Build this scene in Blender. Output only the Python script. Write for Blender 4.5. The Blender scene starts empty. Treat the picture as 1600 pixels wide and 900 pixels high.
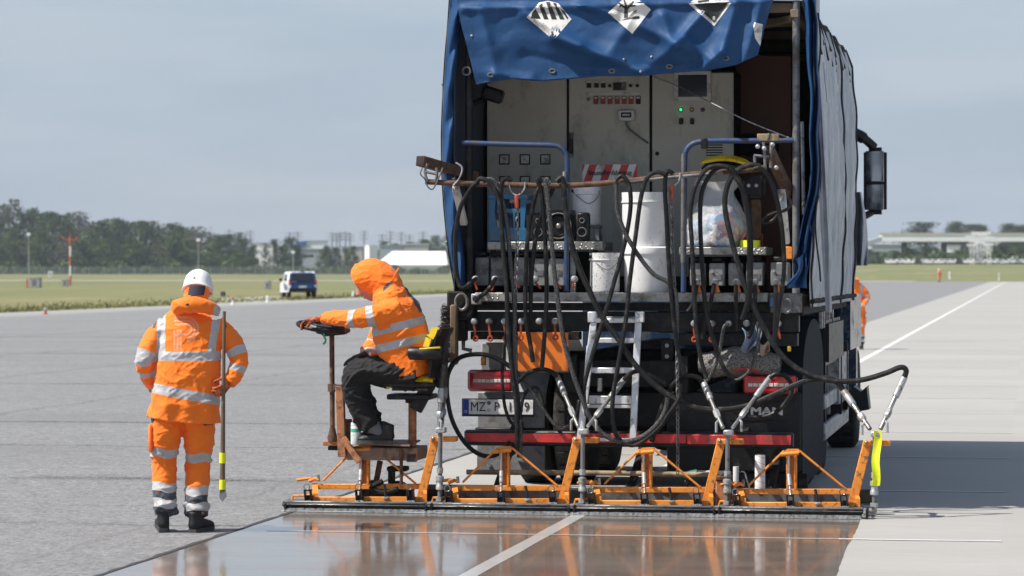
import bpy, bmesh, math, random
import numpy as np
from mathutils import Vector, Matrix, Quaternion, noise
random.seed(7)
R = math.radians
S = bpy.context.scene
COL = S.collection
# ------------------------------------------------------------------ camera, sky, sun, exposure
CAM_H, YAW, PITCH, FPX = 1.79, R(9.56), R(0.358), 4800.0
cam_d = bpy.data.cameras.new('camera'); cam = bpy.data.objects.new('camera', cam_d); COL.objects.link(cam)
cam.location = (0, 0, CAM_H); cam.rotation_euler = (R(90) - PITCH, 0, YAW)
cam_d.sensor_width = 36; cam_d.lens = 36 * FPX / 1600; cam_d.clip_start = 0.5; cam_d.clip_end = 6000
cam_d.dof.use_dof = True; cam_d.dof.focus_distance = 22.3; cam_d.dof.aperture_fstop = 5.0
S.camera = cam
SUN_EL, SUN_AZ = R(52), R(27)          # light travels to +X and, by SUN_AZ, away to +Y
sd = Vector((math.cos(SUN_EL) * math.cos(SUN_AZ), math.cos(SUN_EL) * math.sin(SUN_AZ), -math.sin(SUN_EL)))
sun_d = bpy.data.lights.new('sun', 'SUN'); sun = bpy.data.objects.new('sun', sun_d); COL.objects.link(sun)
sun_d.energy = 4.8; sun_d.angle = R(0.55); sun_d.color = (1, 0.95, 0.87)
sun.rotation_euler = sd.to_track_quat('-Z', 'Y').to_euler(); sun.location = (-30, -10, 40)
W = bpy.data.worlds.new('World'); S.world = W; W.use_nodes = True
nt = W.node_tree; nt.nodes.clear()
sky = nt.nodes.new('ShaderNodeTexSky'); sky.sky_type = 'NISHITA'; sky.sun_disc = False
sky.sun_elevation = SUN_EL; sky.sun_rotation = math.atan2(-sd.x, -sd.y); sky.air_density = 1.0; sky.dust_density = 1.2; sky.ozone_density = 1.6
veil = nt.nodes.new('ShaderNodeMix'); veil.data_type = 'RGBA'          # thin high cloud over the blue
tc = nt.nodes.new('ShaderNodeTexCoord'); mp = nt.nodes.new('ShaderNodeMapping'); mp.inputs['Scale'].default_value = (3, 3, 14)
nz = nt.nodes.new('ShaderNodeTexNoise'); nz.inputs['Scale'].default_value = 1.6; nz.inputs['Detail'].default_value = 6
rm = nt.nodes.new('ShaderNodeMapRange'); rm.inputs[1].default_value = 0.3; rm.inputs[2].default_value = 0.75; rm.inputs[3].default_value = 0.80; rm.inputs[4].default_value = 0.97
bg = nt.nodes.new('ShaderNodeBackground'); bg.inputs['Strength'].default_value = 0.10
wo = nt.nodes.new('ShaderNodeOutputWorld')
nt.links.new(tc.outputs['Generated'], mp.inputs[0]); nt.links.new(mp.outputs[0], nz.inputs['Vector']); nt.links.new(nz.outputs[0], rm.inputs[0])
sx = nt.nodes.new('ShaderNodeSeparateXYZ'); el = nt.nodes.new('ShaderNodeMapRange'); ml = nt.nodes.new('ShaderNodeMath'); ml.operation = 'MULTIPLY'
for i, v in enumerate((0.05, 0.55, 1.0, 0.35)): el.inputs[i + 1].default_value = v
nt.links.new(tc.outputs['Generated'], sx.inputs[0]); nt.links.new(sx.outputs['Z'], el.inputs[0]); nt.links.new(el.outputs[0], ml.inputs[0]); nt.links.new(rm.outputs[0], ml.inputs[1])
nt.links.new(ml.outputs[0], veil.inputs['Factor']); nt.links.new(sky.outputs[0], veil.inputs['A']); m2 = nt.nodes.new('ShaderNodeMapping'); m2.inputs['Scale'].default_value = (5, 5, 34); n2 = nt.nodes.new('ShaderNodeTexNoise'); n2.inputs['Scale'].default_value = 1.3; n2.inputs['Detail'].default_value = 5
r2 = nt.nodes.new('ShaderNodeMapRange'); r2.inputs[1].default_value = 0.40; r2.inputs[2].default_value = 0.68; cl = nt.nodes.new('ShaderNodeMix'); cl.data_type = 'RGBA'
nt.links.new(tc.outputs['Generated'], m2.inputs[0]); nt.links.new(m2.outputs[0], n2.inputs['Vector']); nt.links.new(n2.outputs[0], r2.inputs[0]); nt.links.new(r2.outputs[0], cl.inputs['Factor'])
cl.inputs['A'].default_value = (3.20, 3.82, 4.66, 1); cl.inputs['B'].default_value = (3.85, 4.38, 5.08, 1); nt.links.new(cl.outputs['Result'], veil.inputs['B'])
nt.links.new(veil.outputs['Result'], bg.inputs['Color']); nt.links.new(bg.outputs[0], wo.inputs['Surface'])
S.view_settings.view_transform = 'Standard'; S.view_settings.look = 'None'; S.view_settings.exposure = 0.42; S.view_settings.gamma = 1
S.view_settings.use_curve_mapping = False
S.render.engine = 'CYCLES'
S.cycles.use_denoising = True; S.cycles.max_bounces = 6; S.cycles.volume_bounces = 0
S.cycles.sample_clamp_indirect = 6

# ------------------------------------------------------------------ measuring: photograph pixel -> point on a real plane
CAMP = Vector((0, 0, CAM_H)); RM = cam.rotation_euler.to_matrix()
RIGHT, UP, FWD = RM.col[0].copy(), RM.col[1].copy(), -RM.col[2]
def ray(px, py): return FWD + RIGHT * ((px - 800) / FPX) + UP * ((450 - py) / FPX)
def A(px, py, y): d = ray(px, py); return CAMP + d * (y / d.y)
def G(px, py, z=0.0): d = ray(px, py); return CAMP + d * ((z - CAM_H) / d.z)
def D(px, py, Z): return CAMP + ray(px, py) * Z
def terr(y):
    t = max(0.0, y - 380.0); return 0.0045 * t * t / (t + 80)

# ------------------------------------------------------------------ mesh building
class MB:
    def __init__(s): s.v = []; s.f = []
    def add(s, vs, fs):
        o = len(s.v); s.v += [Vector(v) for v in vs]; s.f += [tuple(i + o for i in f) for f in fs]; return s
    def box(s, c, size, rot=None, bev=0.0, taper=None):
        bm = bmesh.new(); bmesh.ops.create_cube(bm, size=1)
        for v in bm.verts:
            v.co = Vector((v.co.x * size[0], v.co.y * size[1], v.co.z * size[2]))
            if taper and v.co.z > 0: v.co.x *= taper; v.co.y *= taper
        if bev: bmesh.ops.bevel(bm, geom=bm.edges[:], offset=min(bev, min(size) * .45), segments=2 if bev > .02 else 1, affect='EDGES')
        M = rot if rot else Matrix.Identity(3)
        bm.verts.index_update(); c = Vector(c)
        s.add([M @ v.co + c for v in bm.verts], [[v.index for v in f.verts] for f in bm.faces]); bm.free(); return s
    def span(s, p0, p1, bev=0.0):
        p0, p1 = Vector(p0), Vector(p1); sz = [abs(p1[i] - p0[i]) for i in range(3)]
        return s.box((p0 + p1) / 2, sz, None, bev)
    def beam(s, p0, p1, w, h, up=(0, 0, 1), bev=0.004):
        p0, p1 = Vector(p0), Vector(p1); d = p1 - p0; L = d.length; d.normalize(); up = Vector(up)
        if abs(d.dot(up)) > .98: up = Vector((0, 1, 0))
        x = d.cross(up).normalized(); z = x.cross(d).normalized()
        return s.box((p0 + p1) / 2, (w, L, h), Matrix((x, d, z)).transposed(), bev)
    def tube(s, pts, r, n=8, closed=False, cap=True):
        pts = [Vector(p) for p in pts]; N = len(pts)
        rs = r if isinstance(r, (list, tuple)) else [r] * N
        T = []
        for i in range(N):
            a = pts[(i - 1) % N] if (closed or i) else pts[0]; b = pts[(i + 1) % N] if (closed or i < N - 1) else pts[-1]
            t = b - a; T.append(t.normalized() if t.length > 1e-9 else Vector((0, 0, 1)))
        u = T[0].orthogonal().normalized(); vs = []; fs = []
        for i in range(N):
            u = (u - T[i] * u.dot(T[i])); u = u.normalized() if u.length > 1e-6 else T[i].orthogonal().normalized(); w = T[i].cross(u)
            for k in range(n):
                a = 2 * math.pi * k / n; vs.append(pts[i] + (u * math.cos(a) + w * math.sin(a)) * rs[i])
        for i in range(N if closed else N - 1):
            j = (i + 1) % N
            for k in range(n): fs.append((i * n + k, i * n + (k + 1) % n, j * n + (k + 1) % n, j * n + k))
        if cap and not closed: fs.append(tuple(range(n))[::-1]); fs.append(tuple((N - 1) * n + k for k in range(n)))
        return s.add(vs, fs)
    def cyl(s, p0, p1, r, r2=None, n=16): return s.tube([p0, p1], [r, r if r2 is None else r2], n)
    def lathe(s, prof, c=(0, 0, 0), axis=(0, 0, 1), n=24, caps=True):
        q = Vector((0, 0, 1)).rotation_difference(Vector(axis)); c = Vector(c); vs = []; fs = []; m = len(prof)
        for (r, z) in prof:
            for k in range(n):
                a = 2 * math.pi * k / n; vs.append(q @ Vector((r * math.cos(a), r * math.sin(a), z)) + c)
        for i in range(m - 1):
            for k in range(n): fs.append((i * n + k, i * n + (k + 1) % n, (i + 1) * n + (k + 1) % n, (i + 1) * n + k))
        if caps: fs.append(tuple(range(n))[::-1]); fs.append(tuple((m - 1) * n + k for k in range(n)))
        return s.add(vs, fs)
    def ball(s, c, r, n=10):
        rr = r if isinstance(r, (tuple, list)) else (r, r, r); c = Vector(c); m = max(5, n // 2 + 2); vs = []; fs = []
        for i in range(m + 1):
            t = math.pi * i / m
            for k in range(n):
                a = 2 * math.pi * k / n; vs.append(c + Vector((rr[0] * math.sin(t) * math.cos(a), rr[1] * math.sin(t) * math.sin(a), rr[2] * math.cos(t))))
        for i in range(m):
            for k in range(n): fs.append((i * n + k, (i + 1) * n + k, (i + 1) * n + (k + 1) % n, i * n + (k + 1) % n))
        return s.add(vs, fs)
    def prism(s, poly, depth):           # poly: 3D points of one planar face; depth: extrusion vector
        n = len(poly); d = Vector(depth)
        vs = [Vector(p) for p in poly] + [Vector(p) + d for p in poly]
        return s.add(vs, [tuple(range(n)), tuple(range(n, 2 * n))[::-1]] + [(i, i + n, (i + 1) % n + n, (i + 1) % n) for i in range(n)])
    def sheet(s, fn, nu, nv, th=0.004):  # a cloth or plate surface with real thickness
        P = [[Vector(fn(i / nu, j / nv)) for j in range(nv + 1)] for i in range(nu + 1)]
        vs = []; back = []
        for i in range(nu + 1):
            for j in range(nv + 1):
                a = P[min(i + 1, nu)][j] - P[max(i - 1, 0)][j]; b = P[i][min(j + 1, nv)] - P[i][max(j - 1, 0)]
                nn = a.cross(b); nn = nn.normalized() if nn.length > 1e-9 else Vector((0, 0, 1))
                vs.append(P[i][j]); back.append(P[i][j] - nn * th)
        w = nv + 1; o = len(vs); fs = []
        for i in range(nu):
            for j in range(nv):
                a, b, c, d = i * w + j, (i + 1) * w + j, (i + 1) * w + j + 1, i * w + j + 1
                fs += [(a, b, c, d), (o + d, o + c, o + b, o + a)]
        rim = [i * w for i in range(nu + 1)] + [nu * w + j for j in range(1, nv + 1)] + [i * w + nv for i in range(nu - 1, -1, -1)] + [j for j in range(nv - 1, 0, -1)]
        for k in range(len(rim)):
            a, b = rim[k], rim[(k + 1) % len(rim)]; fs.append((a, o + a, o + b, b))
        return s.add(vs + back, fs)

def smooth_path(pts, k=6):
    pts = [Vector(p) for p in pts]; out = []; n = len(pts)
    for i in range(n - 1):
        p0, p1, p2, p3 = pts[max(i - 1, 0)], pts[i], pts[i + 1], pts[min(i + 2, n - 1)]
        for j in range(k):
            t = j / k
            out.append(.5 * ((2 * p1) + (p2 - p0) * t + (2 * p0 - 5 * p1 + 4 * p2 - p3) * t * t + (3 * p1 - p0 - 3 * p2 + p3) * t ** 3))
    out.append(pts[-1]); return out

def wloc(o):
    v = Vector((0, 0, 0))
    while o: v += o.location; o = o.parent
    return v
def finish(me, ang=38):
    bm = bmesh.new(); bm.from_mesh(me); bmesh.ops.recalc_face_normals(bm, faces=bm.faces[:]); bm.to_mesh(me); bm.free()
    me.polygons.foreach_set('use_smooth', [True] * len(me.polygons)); me.set_sharp_from_angle(angle=R(ang))
def obj(name, mb, mat, parent=None, ang=38, recalc=True):
    """one mesh object; world coordinates in, origin at the parent or at the thing's own base"""
    vs = mb.v
    if parent: off = wloc(parent)
    else:
        lo = Vector((min(v.x for v in vs), min(v.y for v in vs), min(v.z for v in vs))); hi = Vector((max(v.x for v in vs), max(v.y for v in vs), 0))
        off = Vector(((lo.x + hi.x) / 2, (lo.y + hi.y) / 2, lo.z))
    me = bpy.data.meshes.new(name); me.from_pydata([tuple(v - off) for v in vs], [], mb.f)
    if recalc: finish(me, ang)
    if mat: me.materials.append(mat)
    o = bpy.data.objects.new(name, me); COL.objects.link(o)
    if parent: o.parent = parent
    else: o.location = off
    return o
def tag(o, label=None, cat=None, group=None, kind=None):
    for k, v in (('label', label), ('category', cat), ('group', group), ('kind', kind)):
        if v: o[k] = v
    return o
def thing(name, loc, label, cat, group=None):
    o = bpy.data.objects.new(name, None); COL.objects.link(o); o.location = loc; o.empty_display_size = .2
    return tag(o, label, cat, group)
def copy_tree(o, parent=None):
    c = o.copy(); COL.objects.link(c); c.parent = parent
    for ch in list(o.children): copy_tree(ch, c)
    return c
def text_mb(body, size, origin, xdir, ydir, depth=0.002, align='CENTER', sx=1.0, bold=0.0):
    cu = bpy.data.curves.new('t', 'FONT'); cu.body = body; cu.size = size; cu.align_x = align; cu.align_y = 'CENTER'; cu.extrude = depth / 2; cu.offset = bold; cu.resolution_u = 3
    ob = bpy.data.objects.new('t', cu); COL.objects.link(ob)
    me = bpy.data.meshes.new_from_object(ob.evaluated_get(bpy.context.evaluated_depsgraph_get()))
    x = Vector(xdir).normalized(); y = Vector(ydir).normalized(); z = x.cross(y); o = Vector(origin)
    m = MB(); m.add([o + x * v.co.x * sx + y * v.co.y + z * v.co.z for v in me.vertices], [list(p.vertices) for p in me.polygons])
    bpy.data.objects.remove(ob); bpy.data.curves.remove(cu); bpy.data.meshes.remove(me); return m

# ------------------------------------------------------------------ materials (all procedural)
class NT:
    def __init__(s, name):
        s.m = bpy.data.materials.new(name); s.m.use_nodes = True; s.t = s.m.node_tree; s.n = s.t.nodes
        s.b = s.n['Principled BSDF']; s.tc = s.n.new('ShaderNodeTexCoord')
    def link(s, a, b): s.t.links.new(a, b)
    def noise(s, scale, detail=4, rough=.55, stretch=None, coord='Object'):
        n = s.n.new('ShaderNodeTexNoise'); n.inputs['Scale'].default_value = scale; n.inputs['Detail'].default_value = detail; n.inputs['Roughness'].default_value = rough
        src = getattr(s, 'vec', None) or s.tc.outputs[coord]
        if stretch:
            mp = s.n.new('ShaderNodeMapping'); mp.inputs['Scale'].default_value = stretch; s.link(src, mp.inputs[0]); src = mp.outputs[0]
        s.link(src, n.inputs['Vector']); return n.outputs['Fac']
    def rng(s, x, a, b, c=0., d=1.):
        m = s.n.new('ShaderNodeMapRange'); s.link(x, m.inputs[0])
        for i, v in enumerate((a, b, c, d)): m.inputs[i + 1].default_value = v
        return m.outputs[0]
    def math(s, op, a, b=None):
        m = s.n.new('ShaderNodeMath'); m.operation = op
        for i, v in enumerate((a, b)):
            if v is None: continue
            if isinstance(v, (int, float)): m.inputs[i].default_value = v
            else: s.link(v, m.inputs[i])
        return m.outputs[0]
    def mix(s, f, a, b, bt='MIX'):
        m = s.n.new('ShaderNodeMix'); m.data_type = 'RGBA'; m.blend_type = bt
        for k, v in (('Factor', f), ('A', a), ('B', b)):
            if isinstance(v, (int, float)): m.inputs[k].default_value = v if k == 'Factor' else (v, v, v, 1)
            elif isinstance(v, tuple): m.inputs[k].default_value = (*v[:3], 1)
            else: s.link(v, m.inputs[k])
        return m.outputs['Result']
    def attr(s, name):
        a = s.n.new('ShaderNodeAttribute'); a.attribute_name = name; return a.outputs['Fac']
    def bump(s, h, strength=.3, dist=.01):
        b = s.n.new('ShaderNodeBump'); b.inputs['Strength'].default_value = strength; b.inputs['Distance'].default_value = dist
        s.link(h, b.inputs['Height']); s.link(b.outputs[0], s.b.inputs['Normal'])
    def sep(s, coord='Object'):
        x = s.n.new('ShaderNodeSeparateXYZ'); s.link(s.tc.outputs[coord], x.inputs[0]); return x.outputs
    def set(s, col=None, rough=None, metal=None, spec=None):
        for k, v in (('Base Color', col), ('Roughness', rough), ('Metallic', metal), ('Specular IOR Level', spec)):
            if v is None: continue
            if isinstance(v, (int, float)): s.b.inputs[k].default_value = v
            elif isinstance(v, tuple): s.b.inputs[k].default_value = (*v[:3], 1)
            else: s.link(v, s.b.inputs[k])
def mat(name, col, rough=.5, metal=0., var=.25, vs=6, dirt=None, damt=.5, ds=9, bump=.15, bs=60, bd=.003, spec=.5):
    t = NT(name); oi = t.n.new('ShaderNodeObjectInfo'); va = t.n.new('ShaderNodeVectorMath'); va.operation = 'ADD'; t.link(t.tc.outputs['Object'], va.inputs[0]); t.link(t.math('MULTIPLY', oi.outputs['Random'], 37.0), va.inputs[1]); t.vec = va.outputs[0]
    c2 = tuple(x * (1 - var) for x in col); c3 = tuple(min(1, x * (1 + var * .4)) for x in col)
    f = t.rng(t.noise(vs, 5), .3, .7); c = t.mix(f, c2, c3)
    if dirt:
        g = t.rng(t.noise(ds, 7, .68), .62 - damt * .3, .70 - damt * .18); c = t.mix(g, c, dirt)
        t.set(rough=t.rng(g, 0, 1, rough, min(1, rough + .3)))
    else: t.set(rough=t.rng(f, 0, 1, max(.02, rough - .07), min(1, rough + .07)))
    t.set(col=c, metal=metal, spec=spec)
    if bump: t.bump(t.noise(bs, 4), bump, bd)
    return t.m
M = {}
M['rubber'] = mat('hose_rubber', (.007, .007, .0075), .40, dirt=(.034, .032, .030), damt=.3, ds=14, spec=.25)
M['hose_grey'] = mat('hose_dusty_rubber', (.014, .014, .0145), .5, dirt=(.050, .047, .044), damt=.34, ds=20, spec=.25)
M['braid'] = mat('braided_hose', (.012, .012, .0125), .42, dirt=(.20, .20, .195), damt=.40, ds=150)
M['steel'] = mat('bare_steel', (.42, .42, .41), .34, .85, dirt=(.16, .14, .12), damt=.45, ds=16)
M['galv'] = mat('zinc_steel', (.46, .47, .48), .45, .5, dirt=(.20, .18, .16), damt=.45, ds=12)
M['dull'] = mat('dull_grey_steel', (.20, .20, .205), .5, .35, dirt=(.10, .09, .08), damt=.5, ds=10)
M['alu'] = mat('ladder_aluminium', (.74, .75, .76), .38, .45, dirt=(.30, .28, .26), damt=.3, ds=14)
M['black'] = mat('black_paint', (.008, .0085, .010), .45, dirt=(.038, .035, .032), damt=.40, ds=9, spec=.3)
M['plastic'] = mat('black_plastic', (.009, .009, .0105), .42, dirt=(.036, .034, .031), damt=.25, ds=11, spec=.35)
M['deep'] = mat('sooty_steel', (.009, .0085, .0085), .7, dirt=(.036, .030, .025), damt=.45, ds=10, spec=.25)
M['orange'] = mat('orange_machine_paint', (.78, .27, .035), .42, var=.15, dirt=(.22, .10, .035), damt=.30, ds=26)
M['rust'] = mat('rusty_steel', (.135, .070, .042), .78, var=.45, vs=14, dirt=(.07, .04, .028), damt=.55, ds=20, bump=.4)
M['rustorange'] = mat('rusty_orange_paint', (.46, .19, .08), .66, var=.3, vs=10, dirt=(.16, .085, .055), damt=.5, ds=15, bump=.3)
M['red'] = mat('red_plastic', (.52, .035, .02), .35, dirt=(.14, .05, .04), damt=.3)
M['redlens'] = mat('red_lens', (.42, .008, .012), .12, var=.2, bump=0, spec=.7)
M['redtape'] = mat('red_reflective', (.62, .035, .035), .3, dirt=(.22, .06, .05), damt=.42, ds=14)
M['white'] = mat('white_paint', (.78, .78, .77), .4, var=.06, dirt=(.45, .43, .40), damt=.25)
M['bucket'] = mat('white_bucket_plastic', (.80, .80, .80), .33, var=.05, dirt=(.60, .58, .54), damt=.12, ds=16)
M['bucketspot'] = mat('splashed_bucket', (.70, .70, .70), .4, var=.08, dirt=(.16, .15, .14), damt=.28, ds=48)
M['yellow'] = mat('yellow_vinyl', (.72, .50, .015), .35, var=.15, dirt=(.25, .17, .03), damt=.25)
M['neon'] = mat('neon_yellow_strap', (.82, .86, .02), .55, var=.08, vs=25, bump=.4, bs=200)
M['glass'] = mat('dark_glass', (.012, .014, .017), .06, var=.1, bump=0, spec=.8)
M['tyre'] = mat('tyre_rubber', (.012, .012, .0125), .8, dirt=(.045, .042, .038), damt=.45, ds=8, bump=.3, spec=.25)
M['navy'] = mat('navy_paint', (.018, .040, .088), .22, dirt=(.07, .075, .08), damt=.3, ds=6)
M['greypaint'] = mat('grey_panel_paint', (.27, .275, .28), .5, .0, dirt=(.15, .14, .13), damt=.45, ds=7)
M['bluepipe'] = mat('blue_handrail_paint', (.022, .062, .17), .4, dirt=(.055, .052, .058), damt=.52, ds=18)
M['deckplate'] = mat('worn_deck_plate', (.30, .19, .135), .7, var=.3, vs=9, dirt=(.12, .075, .055), damt=.45)
M['mirror'] = mat('mirror_glass', (.30, .32, .35), .05, 1.0, var=.05, bump=0)
M['wood'] = mat('weathered_wood', (.36, .27, .16), .75, var=.4, vs=10, dirt=(.14, .11, .08), damt=.45)
M['darkwood'] = mat('dark_wooden_handle', (.16, .105, .065), .65, var=.4, vs=12)
M['skin'] = mat('skin', (.48, .25, .17), .5, var=.12, bump=.1)
M['blacktex'] = mat('black_cloth', (.0095, .0095, .0105), .85, var=.35, vs=9, bump=.35, bs=160)
M['glove'] = mat('orange_black_glove', (.62, .13, .035), .7, var=.3, vs=30, dirt=(.03, .03, .03), damt=.55, ds=26)
M['darkglove'] = mat('dark_work_glove', (.03, .03, .032), .8)
M['shoe'] = mat('black_shoe_leather', (.008, .008, .009), .55, dirt=(.03, .028, .025), damt=.25)
M['sole'] = mat('grey_shoe_sole', (.055, .052, .050), .8)
# ================================================================== SETTING
def terr(x, y):
    t = max(0.0, y - 440.0); s = min(1, max(0, (x + 150) / 100)); s = s * s * (3 - 2 * s)
    return 0.0105 * t * t / (t + 260) * s
def gmat(name): return NT(name)
# --- grass field
t = gmat('airfield_grass')
big = t.rng(t.noise(.035, 5, .6, (1, .35, 1)), .35, .65); mid = t.rng(t.noise(.5, 6, .7, (1, .5, 1)), .3, .7); fine = t.rng(t.noise(9, 4, .7), .3, .7)
c = t.mix(big, (.105, .148, .036), (.250, .210, .098)); c = t.mix(mid, c, (.078, .112, .026)); c = t.mix(t.rng(t.noise(.12, 5, .7, (1, .2, 1)), .55, .70), c, (.28, .235, .125)); c = t.mix(t.math('MULTIPLY', fine, .45), c, (.30, .26, .13))
t.set(col=c, rough=.9); t.bump(t.noise(7, 5, .7), .8, .08); M['grass'] = t.m
xs = [-2600, -1600, -1000, -700, -500, -350, -250, -190, -150, -130, -110, -90, -70, -50, -43, -20, 40, 140, 300, 600, 1200]
ys = [-60, 0, 40, 80, 120, 180, 250, 330, 400] + [440 + 30 * i for i in range(30)] + [1400, 1700, 2200, 3000, 4200]
m = MB(); m.add([(x, y, terr(x, y) - .05) for y in ys for x in xs], [(j * len(xs) + i, j * len(xs) + i + 1, (j + 1) * len(xs) + i + 1, (j + 1) * len(xs) + i) for j in range(len(ys) - 1) for i in range(len(xs) - 1)])
tag(obj('grass_field', m, M['grass'], recalc=False), kind='structure')
XE = (G(450, 800).x + G(170, 898).x + G(1437, 479).x) / 3      # the asphalt / concrete edge runs along +Y
XE = G(450, 803).x
XL = G(1340, 567).x                                           # white line
XR = -0.18
# --- asphalt runway
t = gmat('grooved_asphalt')
g1 = t.math('ADD', t.math('MULTIPLY', t.noise(26, 4, .9, (1, .5, 1)), .66), t.math('MULTIPLY', t.noise(6, 5, .85, (1, .6, 1)), .34)); g2 = t.rng(t.noise(24, 4, .9, (1, .5, 1)), .57, .64); blot = t.rng(t.noise(.28, 5, .6, (.5, 1, 1)), .3, .72)
c = t.mix(t.rng(g1, .41, .60), (.120, .120, .122), (.372, .370, .368)); c = t.mix(t.math('MULTIPLY', blot, .62), c, (.165, .165, .168))
xyz = t.sep()
# rubber and tar left in ragged bands across the runway
wob = t.math('MULTIPLY', t.math('SUBTRACT', t.noise(.7, 4, .6), .5), .55)
yy = t.math('ADD', xyz[1], wob); xx = t.math('ADD', xyz[0], t.math('MULTIPLY', wob, 1.2)); acc = None
rag = t.rng(t.noise(16, 4, .8), .38, .62); patch = t.rng(t.noise(.5, 4, .65), .38, .60)
for (py, wd) in ((820, .28), (748, .60), (697, .26), (660, .34), (600, .7), (553, .9), (527, 1.2)):
    y0 = G(200, py).y; k = t.rng(t.math('ABSOLUTE', t.math('SUBTRACT', yy, y0)), 0, wd, 1, 0); acc = k if acc is None else t.math('MAXIMUM', acc, k)
spk = t.math('MULTIPLY', t.rng(t.noise(20, 4, .9, (1, .5, 1)), .54, .60), t.rng(acc, .0, .7)); core = t.math('MULTIPLY', t.rng(acc, .66, .92), t.rng(rag, .2, .6)); acc = t.math('MULTIPLY', t.math('MAXIMUM', spk, core), patch)
for (px, py, wd) in ((0, 590, .16), (0, 647, .10), (0, 528, .3), (0, 556, .18), (300, 800, .035)):
    x0 = G(px, py).x; k = t.rng(t.math('ABSOLUTE', t.math('SUBTRACT', xx, x0)), 0, wd, 1, 0); acc = t.math('MAXIMUM', acc, t.math('MULTIPLY', t.math('MULTIPLY', k, rag), .55))
c = t.mix(t.math('MULTIPLY', acc, .95), c, (.035, .035, .038))
c = t.mix(t.math('MULTIPLY', g2, .55), c, (.08, .08, .084))
c = t.mix(t.rng(xyz[0], -39.5, -36.5, .8, 0), c, (.34, .335, .315))
t.set(col=c, rough=.82, spec=.35); t.bump(t.noise(40, 4, .8), .8, .010); M['asphalt'] = t.m
XG = G(0, 489).x
def strip(x0, x1, y0, y1, z, nx=1, step=40):
    yv = [y0]
    while yv[-1] < y1: yv.append(min(y1, yv[-1] + step))
    xv = [x0 + (x1 - x0) * i / nx for i in range(nx + 1)]; m = MB()
    m.add([(x, y, z + terr(x, y)) for y in yv for x in xv], [(j * (nx + 1) + i, j * (nx + 1) + i + 1, (j + 1) * (nx + 1) + i + 1, (j + 1) * (nx + 1) + i) for j in range(len(yv) - 1) for i in range(nx)])
    return m
m = strip(XG, XE, -60, 436, 0)
def at_world(o):      # keep world metres as the object's own coordinates (so patterns lie where they were measured)
    off = o.location.copy(); o.data.transform(Matrix.Translation(off)); o.location = (0, 0, 0); return o
tag(at_world(obj('runway', m, M['asphalt'], recalc=False)), kind='structure')
# --- concrete taxi lane
def concrete(name, wet):
    t = gmat(name); b = t.rng(t.noise(.5, 6, .65, (.35, 1, 1)), .3, .7); f = t.rng(t.noise(45, 4, .7), .3, .7); br = t.rng(t.noise(7, 5, .75, (.25, 3, 1)), .42, .72)
    if wet:
        c = t.mix(b, (.205, .170, .143), (.255, .215, .184)); c = t.mix(t.math('MULTIPLY', br, .6), c, (.165, .130, .106)); c = t.mix(t.math('MULTIPLY', f, .25), c, (.16, .14, .12))
        pud = t.rng(t.noise(1.1, 5, .65, (.6, 1.6, 1)), .36, .66)
        t.set(col=c, rough=t.rng(pud, 0, 1, .09, .22), spec=.5)
        t.b.inputs['Coat Weight'].default_value = .42; t.b.inputs['Coat Roughness'].default_value = .06; t.b.inputs['Coat IOR'].default_value = 1.36
        h = t.math('ADD', t.noise(5, 4, .6, (1.6, .5, 1)), t.math('MULTIPLY', t.noise(60, 3, .6), .16)); t.bump(h, .10, .010)
    else:
        c = t.mix(b, (.335, .322, .302), (.405, .393, .374)); c = t.mix(t.math('MULTIPLY', br, .60), c, (.275, .262, .242)); c = t.mix(t.math('MULTIPLY', f, .3), c, (.42, .41, .39))
        xy = t.sep(); wn = t.n.new('ShaderNodeTexWhiteNoise'); wn.noise_dimensions = '2D'; cb = t.n.new('ShaderNodeCombineXYZ'); t.link(t.math('FLOOR', t.math('DIVIDE', t.math('SUBTRACT', xy[1], 19.9), 4.5)), cb.inputs[1]); t.link(t.math('FLOOR', t.math('DIVIDE', t.math('ADD', xy[0], .18), 5.1)), cb.inputs[0]); t.link(cb.outputs[0], wn.inputs['Vector'])
        c = t.mix(t.math('MULTIPLY', wn.outputs['Value'], .30), c, (.30, .287, .262));
        sp = t.rng(t.noise(14, 5, .8, (1, .3, 1)), .62, .70); c = t.mix(t.math('MULTIPLY', sp, .22), c, (.17, .165, .155)); sm = t.rng(t.noise(.22, 6, .72, (1, .4, 1)), .60, .74); c = t.mix(t.math('MULTIPLY', sm, .38), c, (.16, .155, .15))
        t.set(col=c, rough=.8, spec=.3); t.bump(t.noise(60, 4, .75), .35, .004)
    return t.m
M['concrete'] = concrete('brushed_concrete', 0); M['wetcon'] = concrete('wet_concrete', 1)
tag(at_world(obj('concrete_lane', strip(XE, 60, -60, 433, 0.0), M['concrete'], recalc=False)), kind='structure')
# --- wet sprayed strip behind the machine
YB = G(900, 803).y
random.seed(11); wx0 = G(1347, 806).x; wx1 = G(1305, 900).x
left, right = [], []
for i in range(61):
    y = YB + .02 - (YB - 9) * i / 60; u = (YB - y) / (YB - G(1305, 900).y)
    left.append((XE + .012 + random.uniform(-.004, .008), y)); right.append((wx0 + (wx1 - wx0) * u + random.uniform(-.004, .004) + .006 * math.sin(i * .37), y))
m = MB(); m.add([(x, y, .002) for x, y in left] + [(x, y, .002) for x, y in right], [(i, i + 1, 62 + i, 61 + i) for i in range(60)])
tag(at_world(obj('water_film', m, M['wetcon'], recalc=False)), kind='structure')
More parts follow.
